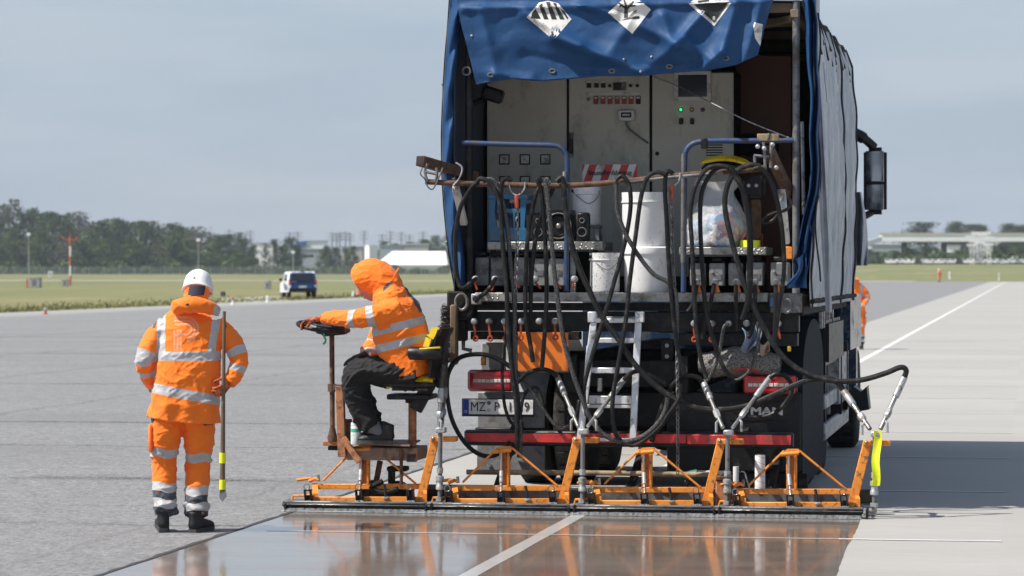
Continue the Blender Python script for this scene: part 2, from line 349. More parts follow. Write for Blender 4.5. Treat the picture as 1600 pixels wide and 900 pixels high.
# dark saw-cut along the asphalt edge
random.seed(3)
t = gmat('tar_edge'); t.set(col=t.mix(t.rng(t.noise(30, 4, .7), .3, .7), (.02, .02, .021), (.075, .072, .07)), rough=.7); M['tar'] = t.m
ys = [9 + .2 * i for i in range(210)]; m = MB()
w = [(random.uniform(.014, .050), random.uniform(.004, .012)) for _ in ys]
m.add([(XE - w[i][0], y, .0045) for i, y in enumerate(ys)] + [(XE + w[i][1], y, .0045) for i, y in enumerate(ys)], [(i, i + 210, i + 211, i + 1) for i in range(209)])
tag(at_world(obj('runway_edge_seam', m, M['tar'], recalc=False)), kind='structure')
# --- painted line and white slab joints
def paint(name, col, rough, spec=.4, worn=.5):
    t = gmat(name); w = t.rng(t.noise(26, 6, .75), .60 - .05 * worn, .74); c = t.mix(t.rng(t.noise(3, 4), .3, .7), tuple(x * .9 for x in col), col); t.set(col=t.mix(t.math('MULTIPLY', w, .6), c, (.33, .32, .30)), rough=rough, spec=spec); t.bump(t.noise(60, 4), .2, .003); return t.m
M['line'] = paint('road_marking_white', (.74, .74, .72), .6); M['linewet'] = paint('wet_road_marking', (.56, .55, .53), .16, .6)
M['joint'] = paint('white_joint', (.66, .655, .64), .6, worn=1.2)
def marking(name, x0, x1, y0, y1, mt, z=.0035, step=.5):
    n = max(2, int((y1 - y0) / step)) if (y1 - y0) > (x1 - x0) else 1; k = max(2, int((x1 - x0) / .25)) if n == 1 else 1; m = MB()
    P = lambda i, j: (x0 + (x1 - x0) * i / k + (random.uniform(-.004, .004) if n > 1 else 0), y0 + (y1 - y0) * j / n + (random.uniform(-.006, .006) if n == 1 else 0))
    m.add([(*P(i, j), z + terr(0, y0 + (y1 - y0) * j / n)) for j in range(n + 1) for i in range(k + 1)], [(j * (k + 1) + i, j * (k + 1) + i + 1, (j + 1) * (k + 1) + i + 1, (j + 1) * (k + 1) + i) for j in range(n) for i in range(k)])
    return tag(at_world(obj(name, m, mt, recalc=False)), kind='structure')
marking('lane_marking', XL - .055, XL + .055, 9, YB + .02, M['linewet']); marking('lane_marking', XL - .055, XL + .055, YB + .02, 430, M['line'], step=6)
y0 = G(1400, 844).y; k = -2
while y0 + 4.5 * k < 80:
    y = y0 + 4.5 * k; wet = y < YB
    if wet:
        marking('slab_joint', XE + .2, wx0 - .05, y - .03, y + .03, M['linewet'], .0042); marking('slab_joint', wx0 - .05, XR, y - .03, y + .03, M['joint'], .0042)
    else: marking('slab_joint', XE + .1, XR, y - .03, y + .03, M['joint'], .0042)
    k += 1
# --- paler service road across the grass, and the bare strip
M['path'] = mat('pale_gravel_road', (.40, .375, .32), .9, var=.2, vs=.6, bump=0)
m = MB(); a = G(0, 441); b = G(700, 441); zz = .0
m.add([(a.x * 1.3, a.y + 40, zz), (a.x * 1.3, a.y + 72, zz), (b.x + 60, b.y + 60, zz), (b.x + 60, b.y + 28, zz)], [(0, 3, 2, 1)])
tag(obj('service_road', m, M['path'], recalc=False), kind='structure')
m = MB(); m.add([tuple(G(px, py, zz - .012)) for px, py in ((335, 477.5), (348, 466), (440, 462), (452, 470))], [(0, 3, 2, 1)])
tag(obj('gravel_path', m, M['path'], recalc=False), kind='structure')
# --- tufts along the runway edge
rng = np.random.default_rng(5); n = 26000
gx = XG - rng.gamma(1.6, 1.6, n); gy = 60 + 330 * rng.random(n) ** 1.6; h = rng.uniform(.05, .20, n) * np.where(gx > XG - 1.2, .6, 1); an = rng.random(n) * 6.283; wd = rng.uniform(.02, .06, n); ln = rng.normal(0, .07, (n, 2))
V = np.zeros((n, 3, 3)); V[:, 0] = np.stack([gx - np.cos(an) * wd, gy - np.sin(an) * wd, np.full(n, -.05)], 1); V[:, 1] = np.stack([gx + np.cos(an) * wd, gy + np.sin(an) * wd, np.full(n, -.05)], 1); V[:, 2] = np.stack([gx + ln[:, 0], gy + ln[:, 1], h - .05], 1)
me = bpy.data.meshes.new('grass_tufts'); me.from_pydata(V.reshape(-1, 3).tolist(), [], [(3 * i, 3 * i + 1, 3 * i + 2) for i in range(n)])
t = gmat('grass_blades'); t.set(col=t.mix(t.rng(t.noise(.6, 5, .7), .3, .7), (.11, .14, .04), (.26, .225, .10)), rough=.85); me.materials.append(t.m)
o = bpy.data.objects.new('grass', me); COL.objects.link(o); tag(o, 'rough grass growing along the edge of the runway', 'grass', kind='stuff')

# ================================================================== FAR BACKGROUND
def foliage(name, a, b, dry):
    t = gmat(name); f = t.rng(t.noise(.35, 5, .65), .32, .68); c = t.mix(f, a, b); d = t.rng(t.noise(.22, 4, .6), .52, .68); c = t.mix(t.math('MULTIPLY', d, .8), c, dry); t.set(col=c, rough=.8, spec=.25); return t.m
FOL = [foliage('dark_leaves', (.022, .044, .012), (.055, .090, .022), (.075, .075, .035)), foliage('mid_green_leaves', (.040, .075, .016), (.085, .130, .030), (.09, .095, .04)), foliage('dry_grey_leaves', (.060, .070, .034), (.095, .098, .050), (.125, .105, .075))]
M['bark'] = mat('bark', (.085, .065, .05), .9, vs=2, bump=0)
def crown_mesh(seed, hgt, wid, base, sparse):
    r = np.random.default_rng(seed); C = []
    k = 30
    for i in range(k):
        z = base + (hgt - base) * (i + .6) / (k + .3) + r.normal(0, .03 * hgt); prof = math.sin(math.pi * min(.97, max(.08, ((z - base) / (hgt - base)) * .86 + .12))) ** .75
        a = r.random() * 6.283; q = wid * .5 * prof * r.uniform(.15, .82); C.append((q * math.cos(a), q * math.sin(a), z, wid * r.uniform(.13, .26)))
    vs = []; fs = []
    for (x, y, z, rad) in C:
        nq = int((105 if not sparse else 48))
        for _ in range(nq):
            d = r.normal(0, 1, 3); d /= np.linalg.norm(d) + 1e-9; p = np.array([x, y, z]) + d * rad * (r.random() ** .5) * np.array([1, 1, .78])
            if p[2] > hgt * 1.03: continue
            u = r.normal(0, 1, 3); u /= np.linalg.norm(u); w = np.cross(u, r.normal(0, 1, 3)); w /= np.linalg.norm(w) + 1e-9; s = hgt * r.uniform(.010, .024)
            o = len(vs); vs += [tuple(p - u * s), tuple(p + w * s * .8), tuple(p + u * s), tuple(p - w * s * .8)]; fs.append((o, o + 1, o + 2, o + 3))
    return vs, fs, C
def make_tree(seed, hgt, wid, base, fol, sparse=False):
    e = thing('tree', (0, 0, 0), '', ''); vs, fs, C = crown_mesh(seed, hgt, wid, base, sparse)
    m = MB(); m.add(vs, fs); obj('crown', m, FOL[fol], e, recalc=False)
    m = MB(); rr = hgt * .02; m.tube([(0, 0, -.5), (0.1, 0, base), (.05, .1, hgt * .55), (0, 0, hgt * .88)], [rr * 1.3, rr, rr * .6, rr * .15], 7)
    for (x, y, z, rad) in C[::2]: m.tube([(.05, .05, max(base * .8, z - hgt * .22)), (x * .6, y * .6, z - hgt * .06), (x, y, z)], [rr * .45, rr * .3, rr * .1], 5)
    obj('trunk', m, M['bark'], e); return e
PROT = [make_tree(1, 20, 13, 3, 0), make_tree(2, 20, 12, 2, 1), make_tree(3, 20, 14, 2.5, 2, True), make_tree(4, 20, 17, 1.5, 0), make_tree(5, 20, 15, 1.0, 1), make_tree(6, 20, 12, 3, 2, True)]
used = set()
def put_tree(kind, px, top, Z, label, group, wpx=None, gz=None):
    p = D(px, 420, Z); z = terr(p.x, p.y) if gz is None else gz; zt = D(px, top, Z).z; h = zt - z + .6
    if kind in used: e = copy_tree(PROT[kind])
    else: e = PROT[kind]; used.add(kind)
    s = h / 20; w = s if wpx is None else (1.3 * wpx / FPX * Z) / (13, 12, 14, 17, 15, 12)[kind]
    e.location = (p.x, p.y, z - .4); e.scale = (w, w, s); e.rotation_euler = (0, 0, random.uniform(0, 6.28)); tag(e, label, 'tree', group); return e
random.seed(21)
prof = [(-30, 320), (0, 320), (22, 320), (40, 332), (62, 331), (80, 338), (105, 332), (122, 332), (140, 346), (200, 347), (250, 354), (290, 352), (320, 366), (350, 374), (372, 364), (386, 378), (400, 384)]
def top_at(px):
    for (a, b), (c, d) in zip(prof, prof[1:]):
        if a <= px <= c: return b + (d - b) * (px - a) / (c - a)
    return 384
WOOD = ['tall dark green tree of the wood on the left horizon', 'bright green leafy tree in the wood on the left horizon', 'thin dry grey brown tree in the wood on the left horizon']
px = -24
while px < 372:
    k = random.choice([0, 1, 2, 5, 3, 2]); f = (0, 1, 2, 0, 1, 2)[k]
    put_tree(k, px, top_at(px) + random.uniform(-4, 5), random.uniform(1150, 1210), WOOD[f], 'trees of the wood on the left', random.uniform(42, 62)); px += random.uniform(12, 17)
px = -20
while px < 400:
    k = random.choice([1, 4, 2, 3, 4]); f = (0, 1, 2, 0, 1, 2)[k]
    t0 = top_at(px); put_tree(k, px, t0 + (426 - t0) * random.uniform(.30, .55), random.uniform(1080, 1130), WOOD[f], 'trees of the wood on the left', random.uniform(34, 52)); px += random.uniform(17, 24)
for (px, top, k, w) in ((378, 376, 3, 26), (396, 384, 0, 22), (414, 383, 2, 26), (428, 376, 3, 24), (440, 386, 0, 20), (456, 373, 0, 34), (466, 386, 3, 24)):
    put_tree(k, px, top, random.uniform(1090, 1140), 'ragged dark tree on the skyline between the wood and the white halls', 'trees right of the wood', w)
for (px, top, k, w) in ((508, 386, 1, 26), (523, 388, 0, 24), (540, 390, 3, 22), (552, 386, 1, 20)):
    put_tree(k, px, top, random.uniform(1120, 1160), 'rounded tree standing left of the white silo', 'trees by the silo', w)
for (px, top, k, w) in ((600, 378, 4, 30), (622, 382, 1, 34), (640, 380, 4, 36), (664, 376, 1, 36), (682, 370, 4, 34), (702, 368, 1, 36)):
    put_tree(k, px, top, 1500 + random.uniform(-20, 20), 'hazy green tree on the hill behind the white tent roof', 'trees behind the tent roof', w)
for (px, top, k, w) in ((1446, 349, 3, 84),): put_tree(k, px, top, 1420, 'single broad round dome of a tree behind the elevated road', None, w)
for (px, top, k, w) in ((1488, 353, 4, 40), (1495, 348, 3, 42), (1510, 352, 4, 46), (1522, 352, 3, 42), (1532, 353, 4, 38)): put_tree(k, px, top, 1420, 'dark tree in the clump behind the elevated road right of the round tree', 'clump behind the elevated road', w)
for (px, top, k, w) in ((1571, 352, 4, 36), (1578, 351, 3, 36), (1590, 355, 4, 40), (1602, 353, 3, 40), (1614, 354, 4, 40)): put_tree(k, px, top, 1420, 'tree behind the elevated road at the right edge of the photo', 'trees at the right edge', w)
px = 1345
while px < 1612:
    put_tree(random.choice([1, 4, 3]), px, random.uniform(379, 392) if px > 1405 and not 1480 < px < 1545 else random.uniform(390, 399), random.uniform(930, 960), 'green bushy tree in the belt under the elevated road', 'trees under the elevated road', random.uniform(24, 36)); px += random.uniform(12, 19)
for k in range(6):
    if k not in used: put_tree(k, 60, 340, 1200, WOOD[0], 'trees of the wood on the left')
# bushes that close the foot of the wood and the far side of the fence
def shrub_belt(name, px0, px1, Z, hpx, mt, label, n):
    r = np.random.default_rng(int(px0) + 77); vs = []; fs = []
    for _ in range(n):
        px = r.uniform(px0, px1); z0 = r.random() ** 1.3 * hpx * (.6 + .4 * math.sin(px * .11) * math.sin(px * .037 + 1)) / FPX * Z; p = D(px, 420, Z + r.uniform(-12, 12)); p = np.array([p.x, p.y, terr(p.x, p.y) + z0])
        u = r.normal(0, 1, 3); u /= np.linalg.norm(u); w = np.cross(u, r.normal(0, 1, 3)); w /= np.linalg.norm(w); s = r.uniform(.35, .8); o = len(vs)
        vs += [tuple(p - u * s), tuple(p + w * s), tuple(p + u * s), tuple(p - w * s)]; fs.append((o, o + 1, o + 2, o + 3))
    m = MB(); m.add(vs, fs); tag(obj(name, m, mt, recalc=False), label, 'shrubs', kind='stuff')
shrub_belt('undergrowth', -20, 420, 1065, 20, FOL[1], 'green undergrowth along the foot of the left wood', 7000)
shrub_belt('undergrowth', 400, 700, 1065, 13, FOL[1], 'low green scrub behind the fence in front of the white halls', 5000)
shrub_belt('undergrowth', 1335, 1610, 915, 17, FOL[1], 'green scrub behind the row of parked cars on the right', 6000)
def hazy_ridge():
    m = MB(); r = random.Random(4); N = 120; P = []
    for i in range(N + 1):
        px = -60 + 1760 * i / N; P.append((px, 396 + 5 * math.sin(i * .21) + 3 * math.sin(i * .73) + r.uniform(-1, 1)))
    vs = []
    for (px, py) in P:
        a = D(px, py, 2700); b = D(px, py + 1, 2900); vs += [(D(px, 440, 2600).x, D(px, 440, 2600).y, -2), tuple(a), (D(px, 440, 3300).x, D(px, 440, 3300).y, -2)]
    fs = []
    for i in range(N): fs += [(3 * i, 3 * i + 3, 3 * i + 4, 3 * i + 1), (3 * i + 1, 3 * i + 4, 3 * i + 5, 3 * i + 2)]
    m.add(vs, fs); tag(obj('hills', m, FOL[1], recalc=False), kind='structure')
hazy_ridge()
# perimeter fence
M['fencewire'] = mat('fence_mesh_wire', (.20, .215, .22), .6, .3, bump=0)
def fence(px0, px1, Z, label):
    a = D(px0, 420, Z); b = D(px1, 420, Z); a.z = terr(a.x, a.y); b.z = terr(b.x, b.y); n = int((b - a).length / 5); e = thing('perimeter_fence', a.lerp(b, .5), label, 'fence')
    m = MB(); w = MB(); d = (b - a).normalized()
    for i in range(n + 1):
        p = a.lerp(b, i / n); m.beam(p, p + Vector((0, 0, 2.6)), .14, .14, bev=0)
    for k in range(9): w.beam(a + Vector((0, 0, .15 + .28 * k)), b + Vector((0, 0, .15 + .28 * k)), .03, .09, bev=0)
    for i in range(n * 4): p = a.lerp(b, i / (n * 4)); w.beam(p, p + Vector((0, 0, 2.4)), .07, .03, bev=0)
    o = obj('posts', m, M['galv'], e); o['kind'] = 'stuff'; obj('wire_mesh', w, M['fencewire'], e)
fence(-25, 705, 1040, 'long grey wire fence on posts in front of the left wood')
fence(1338, 1388, 905, 'grey wire fence at the left end of the row of parked cars')
# buildings
M['hall'] = mat('white_hall_cladding', (.90, .90, .90), .6, var=.08, vs=.1, bump=0); M['hallgrey'] = mat('grey_hall_cladding', (.34, .37, .40), .6, var=.1, vs=.1, bump=0)
M['bluewall'] = mat('blue_hall_cladding', (.06, .16, .48), .6, bump=0); M['beige'] = mat('beige_plaster', (.52, .49, .44), .8, bump=0)
def hall(px0, px1, top, Z, wall, roof, label, pitch=.0, depth=26, bot=406):
    a = D(px0, top, Z); b = D(px1, top, Z); w = (b - a); w.z = 0; L = w.length; d = w.normalized(); nrm = Vector((-d.y, d.x, 0)); z0 = D(px0, bot, Z).z if bot else 0; z1 = a.z
    c = (a + b) / 2 + nrm * depth / 2; rot = Matrix((d, nrm, Vector((0, 0, 1)))).transposed(); e = thing('hall', (c.x, c.y, 0), label, 'building'); rise = (z1 - 0) * pitch
    m = MB(); m.box((c.x, c.y, (z1 - rise) / 2), (L, depth, z1 - rise), rot); obj('wall', m, wall, e)
    if pitch:
        F_ = lambda x, y, z: Vector((c.x, c.y, 0)) + d * x + nrm * y + Vector((0, 0, z)); hw, hd = L / 2 + .5, depth / 2 + .5; m = MB()
        m.add([F_(-hw, -hd, z1 - rise), F_(hw, -hd, z1 - rise), F_(hw, hd, z1 - rise), F_(-hw, hd, z1 - rise), F_(-hw * .58, 0, z1), F_(hw * .92, 0, z1)], [(0, 1, 5, 4), (2, 3, 4, 5), (1, 2, 5), (3, 0, 4), (3, 2, 1, 0)]); obj('roof', m, roof, e); return
    m = MB(); q = [(-L / 2 - .5, z1 - rise + .05), (L / 2 + .5, z1 - rise + .05), (L / 2 - L * .12 if pitch else L / 2 + .5, z1 + .3), (-L / 2 + L * .22 if pitch else -L / 2 - .5, z1 + .3)]
    m.prism([c - nrm * (depth / 2 + .4) + d * x + Vector((0, 0, z - c.z)) for x, z in q], nrm * (depth + .8)); obj('roof', m, roof, e)
    if L > 12 and wall is not M['hall']:
        m = MB(); f = c - nrm * (depth / 2 + .03)
        k = max(2, int(L / 9))
        for i in range(k): x = -L / 2 + L * (i + .5) / k; m.box((f.x + d.x * x, f.y + d.y * x, (z1 - rise) * .72), (L / k * .55, .08, (z1 - rise) * .10), rot)
        obj('window', m, M['glass'], e)
p = D(580, 394, 1180); zt = D(580, 384, 1180).z; e = thing('silo', (p.x, p.y, 0), 'tall plain white block of a silo right of the small trees', 'silo'); rz = Matrix.Rotation(R(-52), 3, 'Z')
m = MB(); m.box((p.x, p.y, zt / 2), (4.0, 3.6, zt), rz, .05); obj('wall', m, M['hall'], e); m = MB(); m.box((p.x, p.y, zt + .12), (4.3, 3.9, .25), rz, .03); obj('roof', m, M['hall'], e)
hall(588, 697, 392, 1200, M['hall'], M['hall'], 'long low white tent roofed hall left of the truck', pitch=.62, depth=40)
hall(476, 506, 377, 1300, M['hall'], M['hallgrey'], 'white hall with flat roof right of the blue block')
hall(462, 476, 378, 1290, M['bluewall'], M['bluewall'], 'small blue block on the horizon above the van', depth=12)
hall(468, 524, 389, 1210, M['hallgrey'], M['hall'], 'low grey hall on the horizon above the van')
hall(396, 438, 380, 1320, M['hall'], M['hallgrey'], 'white flat roofed hall behind the ragged trees')
hall(338, 350, 374, 1240, M['hall'], M['hall'], 'small white cube of a building at the right end of the wood', depth=8)
hall(534, 566, 386, 1330, M['beige'], M['hallgrey'], 'beige hall half hidden behind the trees left of the silo')
hall(593, 628, 384, 1390, M['hallgrey'], M['hallgrey'], 'grey hall behind the white silo')
hall(628, 668, 382, 1420, M['beige'], M['hall'], 'beige hall with pale roof behind the tent roof')
hall(1362, 1412, 382, 1120, M['hallgrey'], M['hall'], 'long grey hall under the left end of the elevated road')
hall(1480, 1500, 384, 1120, M['hall'], M['hallgrey'], 'pale hall seen under the elevated road beside a pillar')
# thin masts on the skyline
mast0 = None; random.seed(9)
for px, top in ((358, 358), (391, 359), (453, 362), (465, 361), (519, 362), (526, 364), (531, 362), (540, 361), (547, 363), (569, 360), (597, 365), (610, 360), (627, 362), (661, 361), (640, 366), (1381, 364), (1396, 362)):
    Z = 1700; p = D(px, 400, Z); top_z = D(px, top, Z).z
    if not mast0:
        mast0 = thing('lattice_mast', (p.x, p.y, 0), 'thin grey mast sticking up from the horizon', 'mast', 'thin masts on the horizon'); H0 = top_z
        m = MB(); m.tube([(p.x, p.y, 0), (p.x, p.y, top_z)], [.62, .3], 6); obj('pole', m, M['dull'], mast0)
        m = MB()
        for k in (.80, .88, .95): m.beam((p.x - 2.6, p.y, top_z * k), (p.x + 2.6, p.y, top_z * k), .3, .35, bev=0)
        obj('crossarm', m, M['dull'], mast0); e = mast0
    else: e = copy_tree(mast0)
    e.location = (p.x, p.y, 0); e.scale = (1, 1, top_z / H0)
# apron lamps in front of the wood
lamp0 = None
for px, top, lab in ((45, 367, 'slim lamp post with white head in front of the wood at far left'), (310, 376, 'slim lamp post with white head at the right end of the wood'), (458, 395, 'short lamp post above the van')):
    Z = 1030; p = D(px, 420, Z); zt = D(px, top, Z).z; e = thing('lamp_post', (p.x, p.y, 0), lab, 'lamp post', 'lamp posts along the fence')
    m = MB(); m.tube([(p.x, p.y, 0), (p.x, p.y, zt)], [.2, .12], 7); obj('pole', m, M['galv'], e)
    m = MB(); m.box((p.x, p.y, zt + .2), (1.1, .9, .9), None, .15); obj('lamp_head', m, M['hall'], e)
# elevated road on the right
e = D(1480, 372, 1060); br = thing('elevated_road', (e.x, e.y, terr(e.x, e.y)), 'long white elevated road on dark pillars across the right horizon', 'bridge')
zt = D(1480, 367.5, 1060).z; zb = D(1480, 377.5, 1060).z; a = D(1376, 372, 1060); b = D(1680, 372, 1060)
m = MB(); m.beam((a.x, a.y, (zt + zb) / 2), (b.x, b.y, (zt + zb) / 2), 9, zt - zb, bev=.05); obj('deck', m, M['hall'], br)
m = MB(); m.beam((a.x, a.y - 4.6, zt + .3), (b.x, b.y - 4.6, zt + .3), .25, .9, bev=0); obj('parapet', m, M['beige'], br)
a2 = D(1350, 380, 1060); m = MB(); m.beam((a2.x, a2.y, zb - 1.0), (a.x, a.y, (zt + zb) / 2 - .2), 8.6, 1.6, bev=0); obj('ramp', m, M['hallgrey'], br)
for px in (1413, 1475, 1518, 1550, 1610):
    p = D(px, 390, 1060); g = terr(p.x, p.y); m = MB(); m.box((p.x, p.y, (g + zb) / 2 - .3), (2.0, 3.2, zb - g), None, .1); obj('pillar', m, M['deep'], br)
# approach light masts
ap0 = None
for i, (px, top, Z) in enumerate(((1519, 384, 880), (1545, 383, 890), (1531, 380, 905), (1524, 378, 920), (1539, 376, 935), (1548, 373, 950), (1517, 371, 965), (1534, 368, 985), (1541, 366, 1000), (1525, 366, 1015))):
    p = D(px, 420, Z); g = terr(p.x, p.y); h = D(px, top, Z).z - g
    if ap0: e = copy_tree(ap0); 
    else:
        e = ap0 = thing('approach_light_mast', (p.x, p.y, g), 'white lattice mast with lamp crossbar in the approach light row at right', 'light mast', 'approach light masts'); H1 = h; m = MB()
        for sx in (-.45, .45):
            for sy in (-.4, .4): m.beam((p.x + sx, p.y + sy, g), (p.x + sx, p.y + sy, g + h), .12, .12, bev=0)
        for k in range(10): m.beam((p.x - .45 * (-1) ** k, p.y - .45, g + h * k / 10), (p.x + .45 * (-1) ** k, p.y - .45, g + h * (k + 1) / 10), .07, .07, bev=0)
        obj('lattice_tower', m, M['hall'], e); m = MB(); m.beam((p.x - 1.5, p.y, g + h), (p.x + 1.5, p.y, g + h), .18, .2, bev=0)
        for k in range(5): m.cyl((p.x - 1.3 + .65 * k, p.y, g + h), (p.x - 1.3 + .65 * k, p.y, g + h + .5), .2, .28, 8)
        obj('lamp_crossbar', m, M['hall'], e)
    e.location = (p.x, p.y, g); e.scale = (1, 1, h / H1)
# parked cars far right
def make_car(paint, loc, label, van=False):
    x, y, z = loc; e = thing('parked_car', loc, label, 'car', 'cars parked in a row on the right horizon'); H = 1.45 if not van else 2.1
    side = [(-2.1, .35), (2.1, .35), (2.15, .75), (1.9, .95), (1.0, 1.0), (.45, H), (-1.5, H), (-2.05, 1.0), (-2.15, .7)]
    m = MB(); m.prism([(x - .88, y + s, z + h) for s, h in side], (1.76, 0, 0)); obj('body', m, paint, e)
    m = MB(); m.prism([(x - .7, y - 2.06, z + 1.02), (x + .7, y - 2.06, z + 1.02), (x + .6, y - 1.62, z + H - .1), (x - .6, y - 1.62, z + H - .1)], (0, -.03, .02)); obj('rear_window', m, M['glass'], e)
    for sx in (-.72, .72):
        for sy in (-1.3, 1.35): m = MB(); m.cyl((x + sx - .1, y + sy, z + .32), (x + sx + .1, y + sy, z + .32), .32, n=12); obj('wheel', m, M['tyre'], e)
    for sx in (-.7, .7): m = MB(); m.box((x + sx, y - 2.13, z + .78), (.28, .04, .16)); obj('tail_light', m, M['redlens'], e)
    return e
M['carsilver'] = mat('silver_car_paint', (.55, .56, .58), .3, .4, bump=0); M['carwhite'] = mat('white_car_paint', (.80, .80, .80), .25, bump=0); M['cardark'] = mat('dark_car_paint', (.05, .055, .065), .25, bump=0)
cars = []
random.seed(5); protos = {}
for i in range(24):
    px = 1388 + i * 9.2 + random.uniform(-.8, .8); Z = 895 + random.uniform(-3, 3); p = D(px, 420, Z); p.z = terr(p.x, p.y)
    k = random.choice(['carwhite', 'carwhite', 'carsilver', 'carwhite', 'carwhite'] if i not in (5, 12) else ['cardark'])
    lab = {'carwhite': 'white car in the long row parked on the right horizon', 'carsilver': 'silver car in the long row parked on the right horizon', 'cardark': 'dark car in the long row parked on the right horizon'}[k]
    if k in protos: e = copy_tree(protos[k]); e.location = p
    else: protos[k] = make_car(M[k], p, lab)
p = D(1586, 412, 905); p.z = terr(p.x, p.y); make_car(M['carwhite'], p, 'taller white van behind the row of parked cars at the far right', True)['group'] = 'van'
# things standing in the grass
M['conered'] = mat('signal_orange', (.50, .13, .06), .6, bump=0); M['signwhite'] = mat('signal_white', (.78, .78, .76), .5, bump=0)
p = G(110, 446); e = thing('marker_mast', p, 'red and white banded mast with small crossarm in the left grass', 'mast'); H = D(110, 370, (p - CAMP).dot(FWD)).z
for i in range(5): m = MB(); m.cyl((p.x, p.y, H * i / 5), (p.x, p.y, H * (i + 1) / 5), .11, n=10); obj('band', m, M['conered'] if i % 2 == 0 else M['signwhite'], e)
m = MB(); m.beam((p.x - .75, p.y, H * .94), (p.x + .75, p.y, H * .94), .1, .1, bev=0)
for s in (-.75, .75): m.ball((p.x + s, p.y, H * .97), .13, 8)
m.cyl((p.x, p.y, H), (p.x, p.y, H + .5), .05, n=6); obj('crossarm', m, M['conered'], e)
def cabinet(px0, px1, top, bot, label, mt, cat='box', roofm=None):
    p = G((px0 + px1) / 2, bot); Z = (p - CAMP).dot(FWD); w = (px1 - px0) / FPX * Z; h = (bot - top) / FPX * Z; e = thing('equipment_cabinet', p, label, cat)
    m = MB(); m.box((p.x, p.y, h / 2), (w, w * .7, h * .96), None, .03); obj('housing', m, mt, e)
    m = MB(); m.box((p.x, p.y, h), (w * 1.08, w * .78, h * .07), None, .01); obj('roof', m, roofm or mt, e)
    m = MB(); m.box((p.x, p.y - w * .355, h * .5), (w * .42, .02, h * .6), None, .004); obj('door', m, M['dull'], e)
cabinet(47, 64, 434, 450, 'larger silver equipment box standing in the grass at far left', M['galv'])
cabinet(97, 107, 437, 448, 'small silver box at the foot of the red and white mast', M['galv'])
cabinet(76, 82, 424, 433, 'small white box far off in the left grass', M['signwhite'])
cabinet(414, 423, 439, 452, 'narrow silver box in the grass left of the van', M['galv'])
cabinet(345, 352, 456, 463, 'small dark box in the grass right of the hard hat', M['black'])
def marker(px, top, bot, label, kinds=('conered', 'signwhite'), wf=.42, name='runway_marker'):
    p = G(px, bot); Z = (p - CAMP).dot(FWD); h = (bot - top) / FPX * Z; w = h * wf; e = thing(name, p, label, 'marker')
    m = MB(); m.lathe([(w, 0), (w, h * .08), (w * .55, h * .1), (w * .42, h * .55)], p, n=12); obj('base', m, M[kinds[0]], e)
    m = MB(); m.lathe([(w * .42, h * .55), (w * .5, h * .6), (w * .5, h * .85), (w * .2, h)], p, n=12); obj('lamp', m, M[kinds[1]], e)
marker(71, 481, 491, 'low orange runway edge light with white top at left', ('conered', 'galv'), .5)
marker(364, 463, 476, 'white and red edge marker right of the hard hat', ('signwhite', 'conered'), .3)
marker(418, 462, 472, 'small pale edge marker behind the walking worker', ('signwhite', 'signwhite'))
marker(552, 456, 463, 'tiny white edge light left of the orange hood', ('signwhite', 'signwhite'), .6)
marker(42, 435, 450, 'orange barrier post left of the silver box', ('conered', 'conered'), .22)
marker(1508, 411, 424, 'orange marker board far off in the right grass', ('conered', 'conered'), .3)
marker(1484, 424, 437, 'pale marker right of the tiny orange worker', ('signwhite', 'signwhite'), .2)
marker(1457, 420, 428, 'tiny pale marker left of the tiny orange worker', ('signwhite', 'signwhite'), .2)
marker(1561, 426, 438, 'pale thin marker at the far right of the grass', ('signwhite', 'signwhite'), .14)
p = G(457, 427); e = thing('taxiway_sign', p, 'small black and white board on legs above the van', 'sign'); h = .9
m = MB(); m.box((p.x, p.y, 2.0), (2.6, .15, 1.7), None, .02); obj('board', m, M['cardark'], e); m = MB(); m.box((p.x - .3, p.y - .09, 2.0), (1.1, .03, 1.2)); obj('symbol', m, M['signwhite'], e)
for s in (-1, 1): m = MB(); m.cyl((p.x + s, p.y, 0), (p.x + s, p.y, 1.3), .06, n=6); obj('leg', m, M['galv'], e)
# the small van on the runway edge
p = G(473, 466); Z = (p - CAMP).dot(FWD); vx, vy = p.x, p.y; hd = R(14); van = thing('van', (0, 0, 0), 'small white and blue van parked by the grass left of the seated worker', 'van')
side = [(0, .38), (-.03, .75), (.05, 1.0), (.22, 1.52), (.5, 1.62), (2.6, 1.60), (3.35, 1.08), (4.1, .92), (4.2, .5), (4.15, .33)]
m = MB(); n = len(side); rows = [(-.90, .94), (-.84, 1.0), (.84, 1.0), (.90, .94)]; vs = []
for (x, k) in rows: vs += [(x * (1 if h < 1.05 else .90), 0 + l * (1 if k == 1 else .99) + (.02 if k < 1 else 0), .36 + (h - .36) * k) for l, h in side]
fs = [(r * n + i, r * n + (i + 1) % n, (r + 1) * n + (i + 1) % n, (r + 1) * n + i) for r in range(3) for i in range(n)] + [tuple(range(n))[::-1], tuple(3 * n + i for i in range(n))]
m.add(vs, fs); obj('body', m, M['carwhite'], van)
m = MB(); m.prism([(-.74, -.035, .62), (.74, -.035, .62), (.70, .035, 1.0), (-.70, .035, 1.0)], (0, -.02, 0)); obj('rear_door', m, mat('blue_van_door', (.012, .05, .17), .3, bump=0), van)
m = MB(); m.prism([(-.84, -.02, .50), (.84, -.02, .50), (.84, .045, 1.0), (.76, .215, 1.53), (-.76, .215, 1.53), (-.84, .045, 1.0)], (0, -.028, .005)); obj('tailgate', m, bpy.data.materials['blue_van_door'], van)
m = MB(); m.prism([(-.70, 0.0, 1.04), (.70, 0.0, 1.04), (.60, .165, 1.46), (-.60, .165, 1.46)], (0, -.03, 0)); obj('rear_window', m, M['glass'], van)
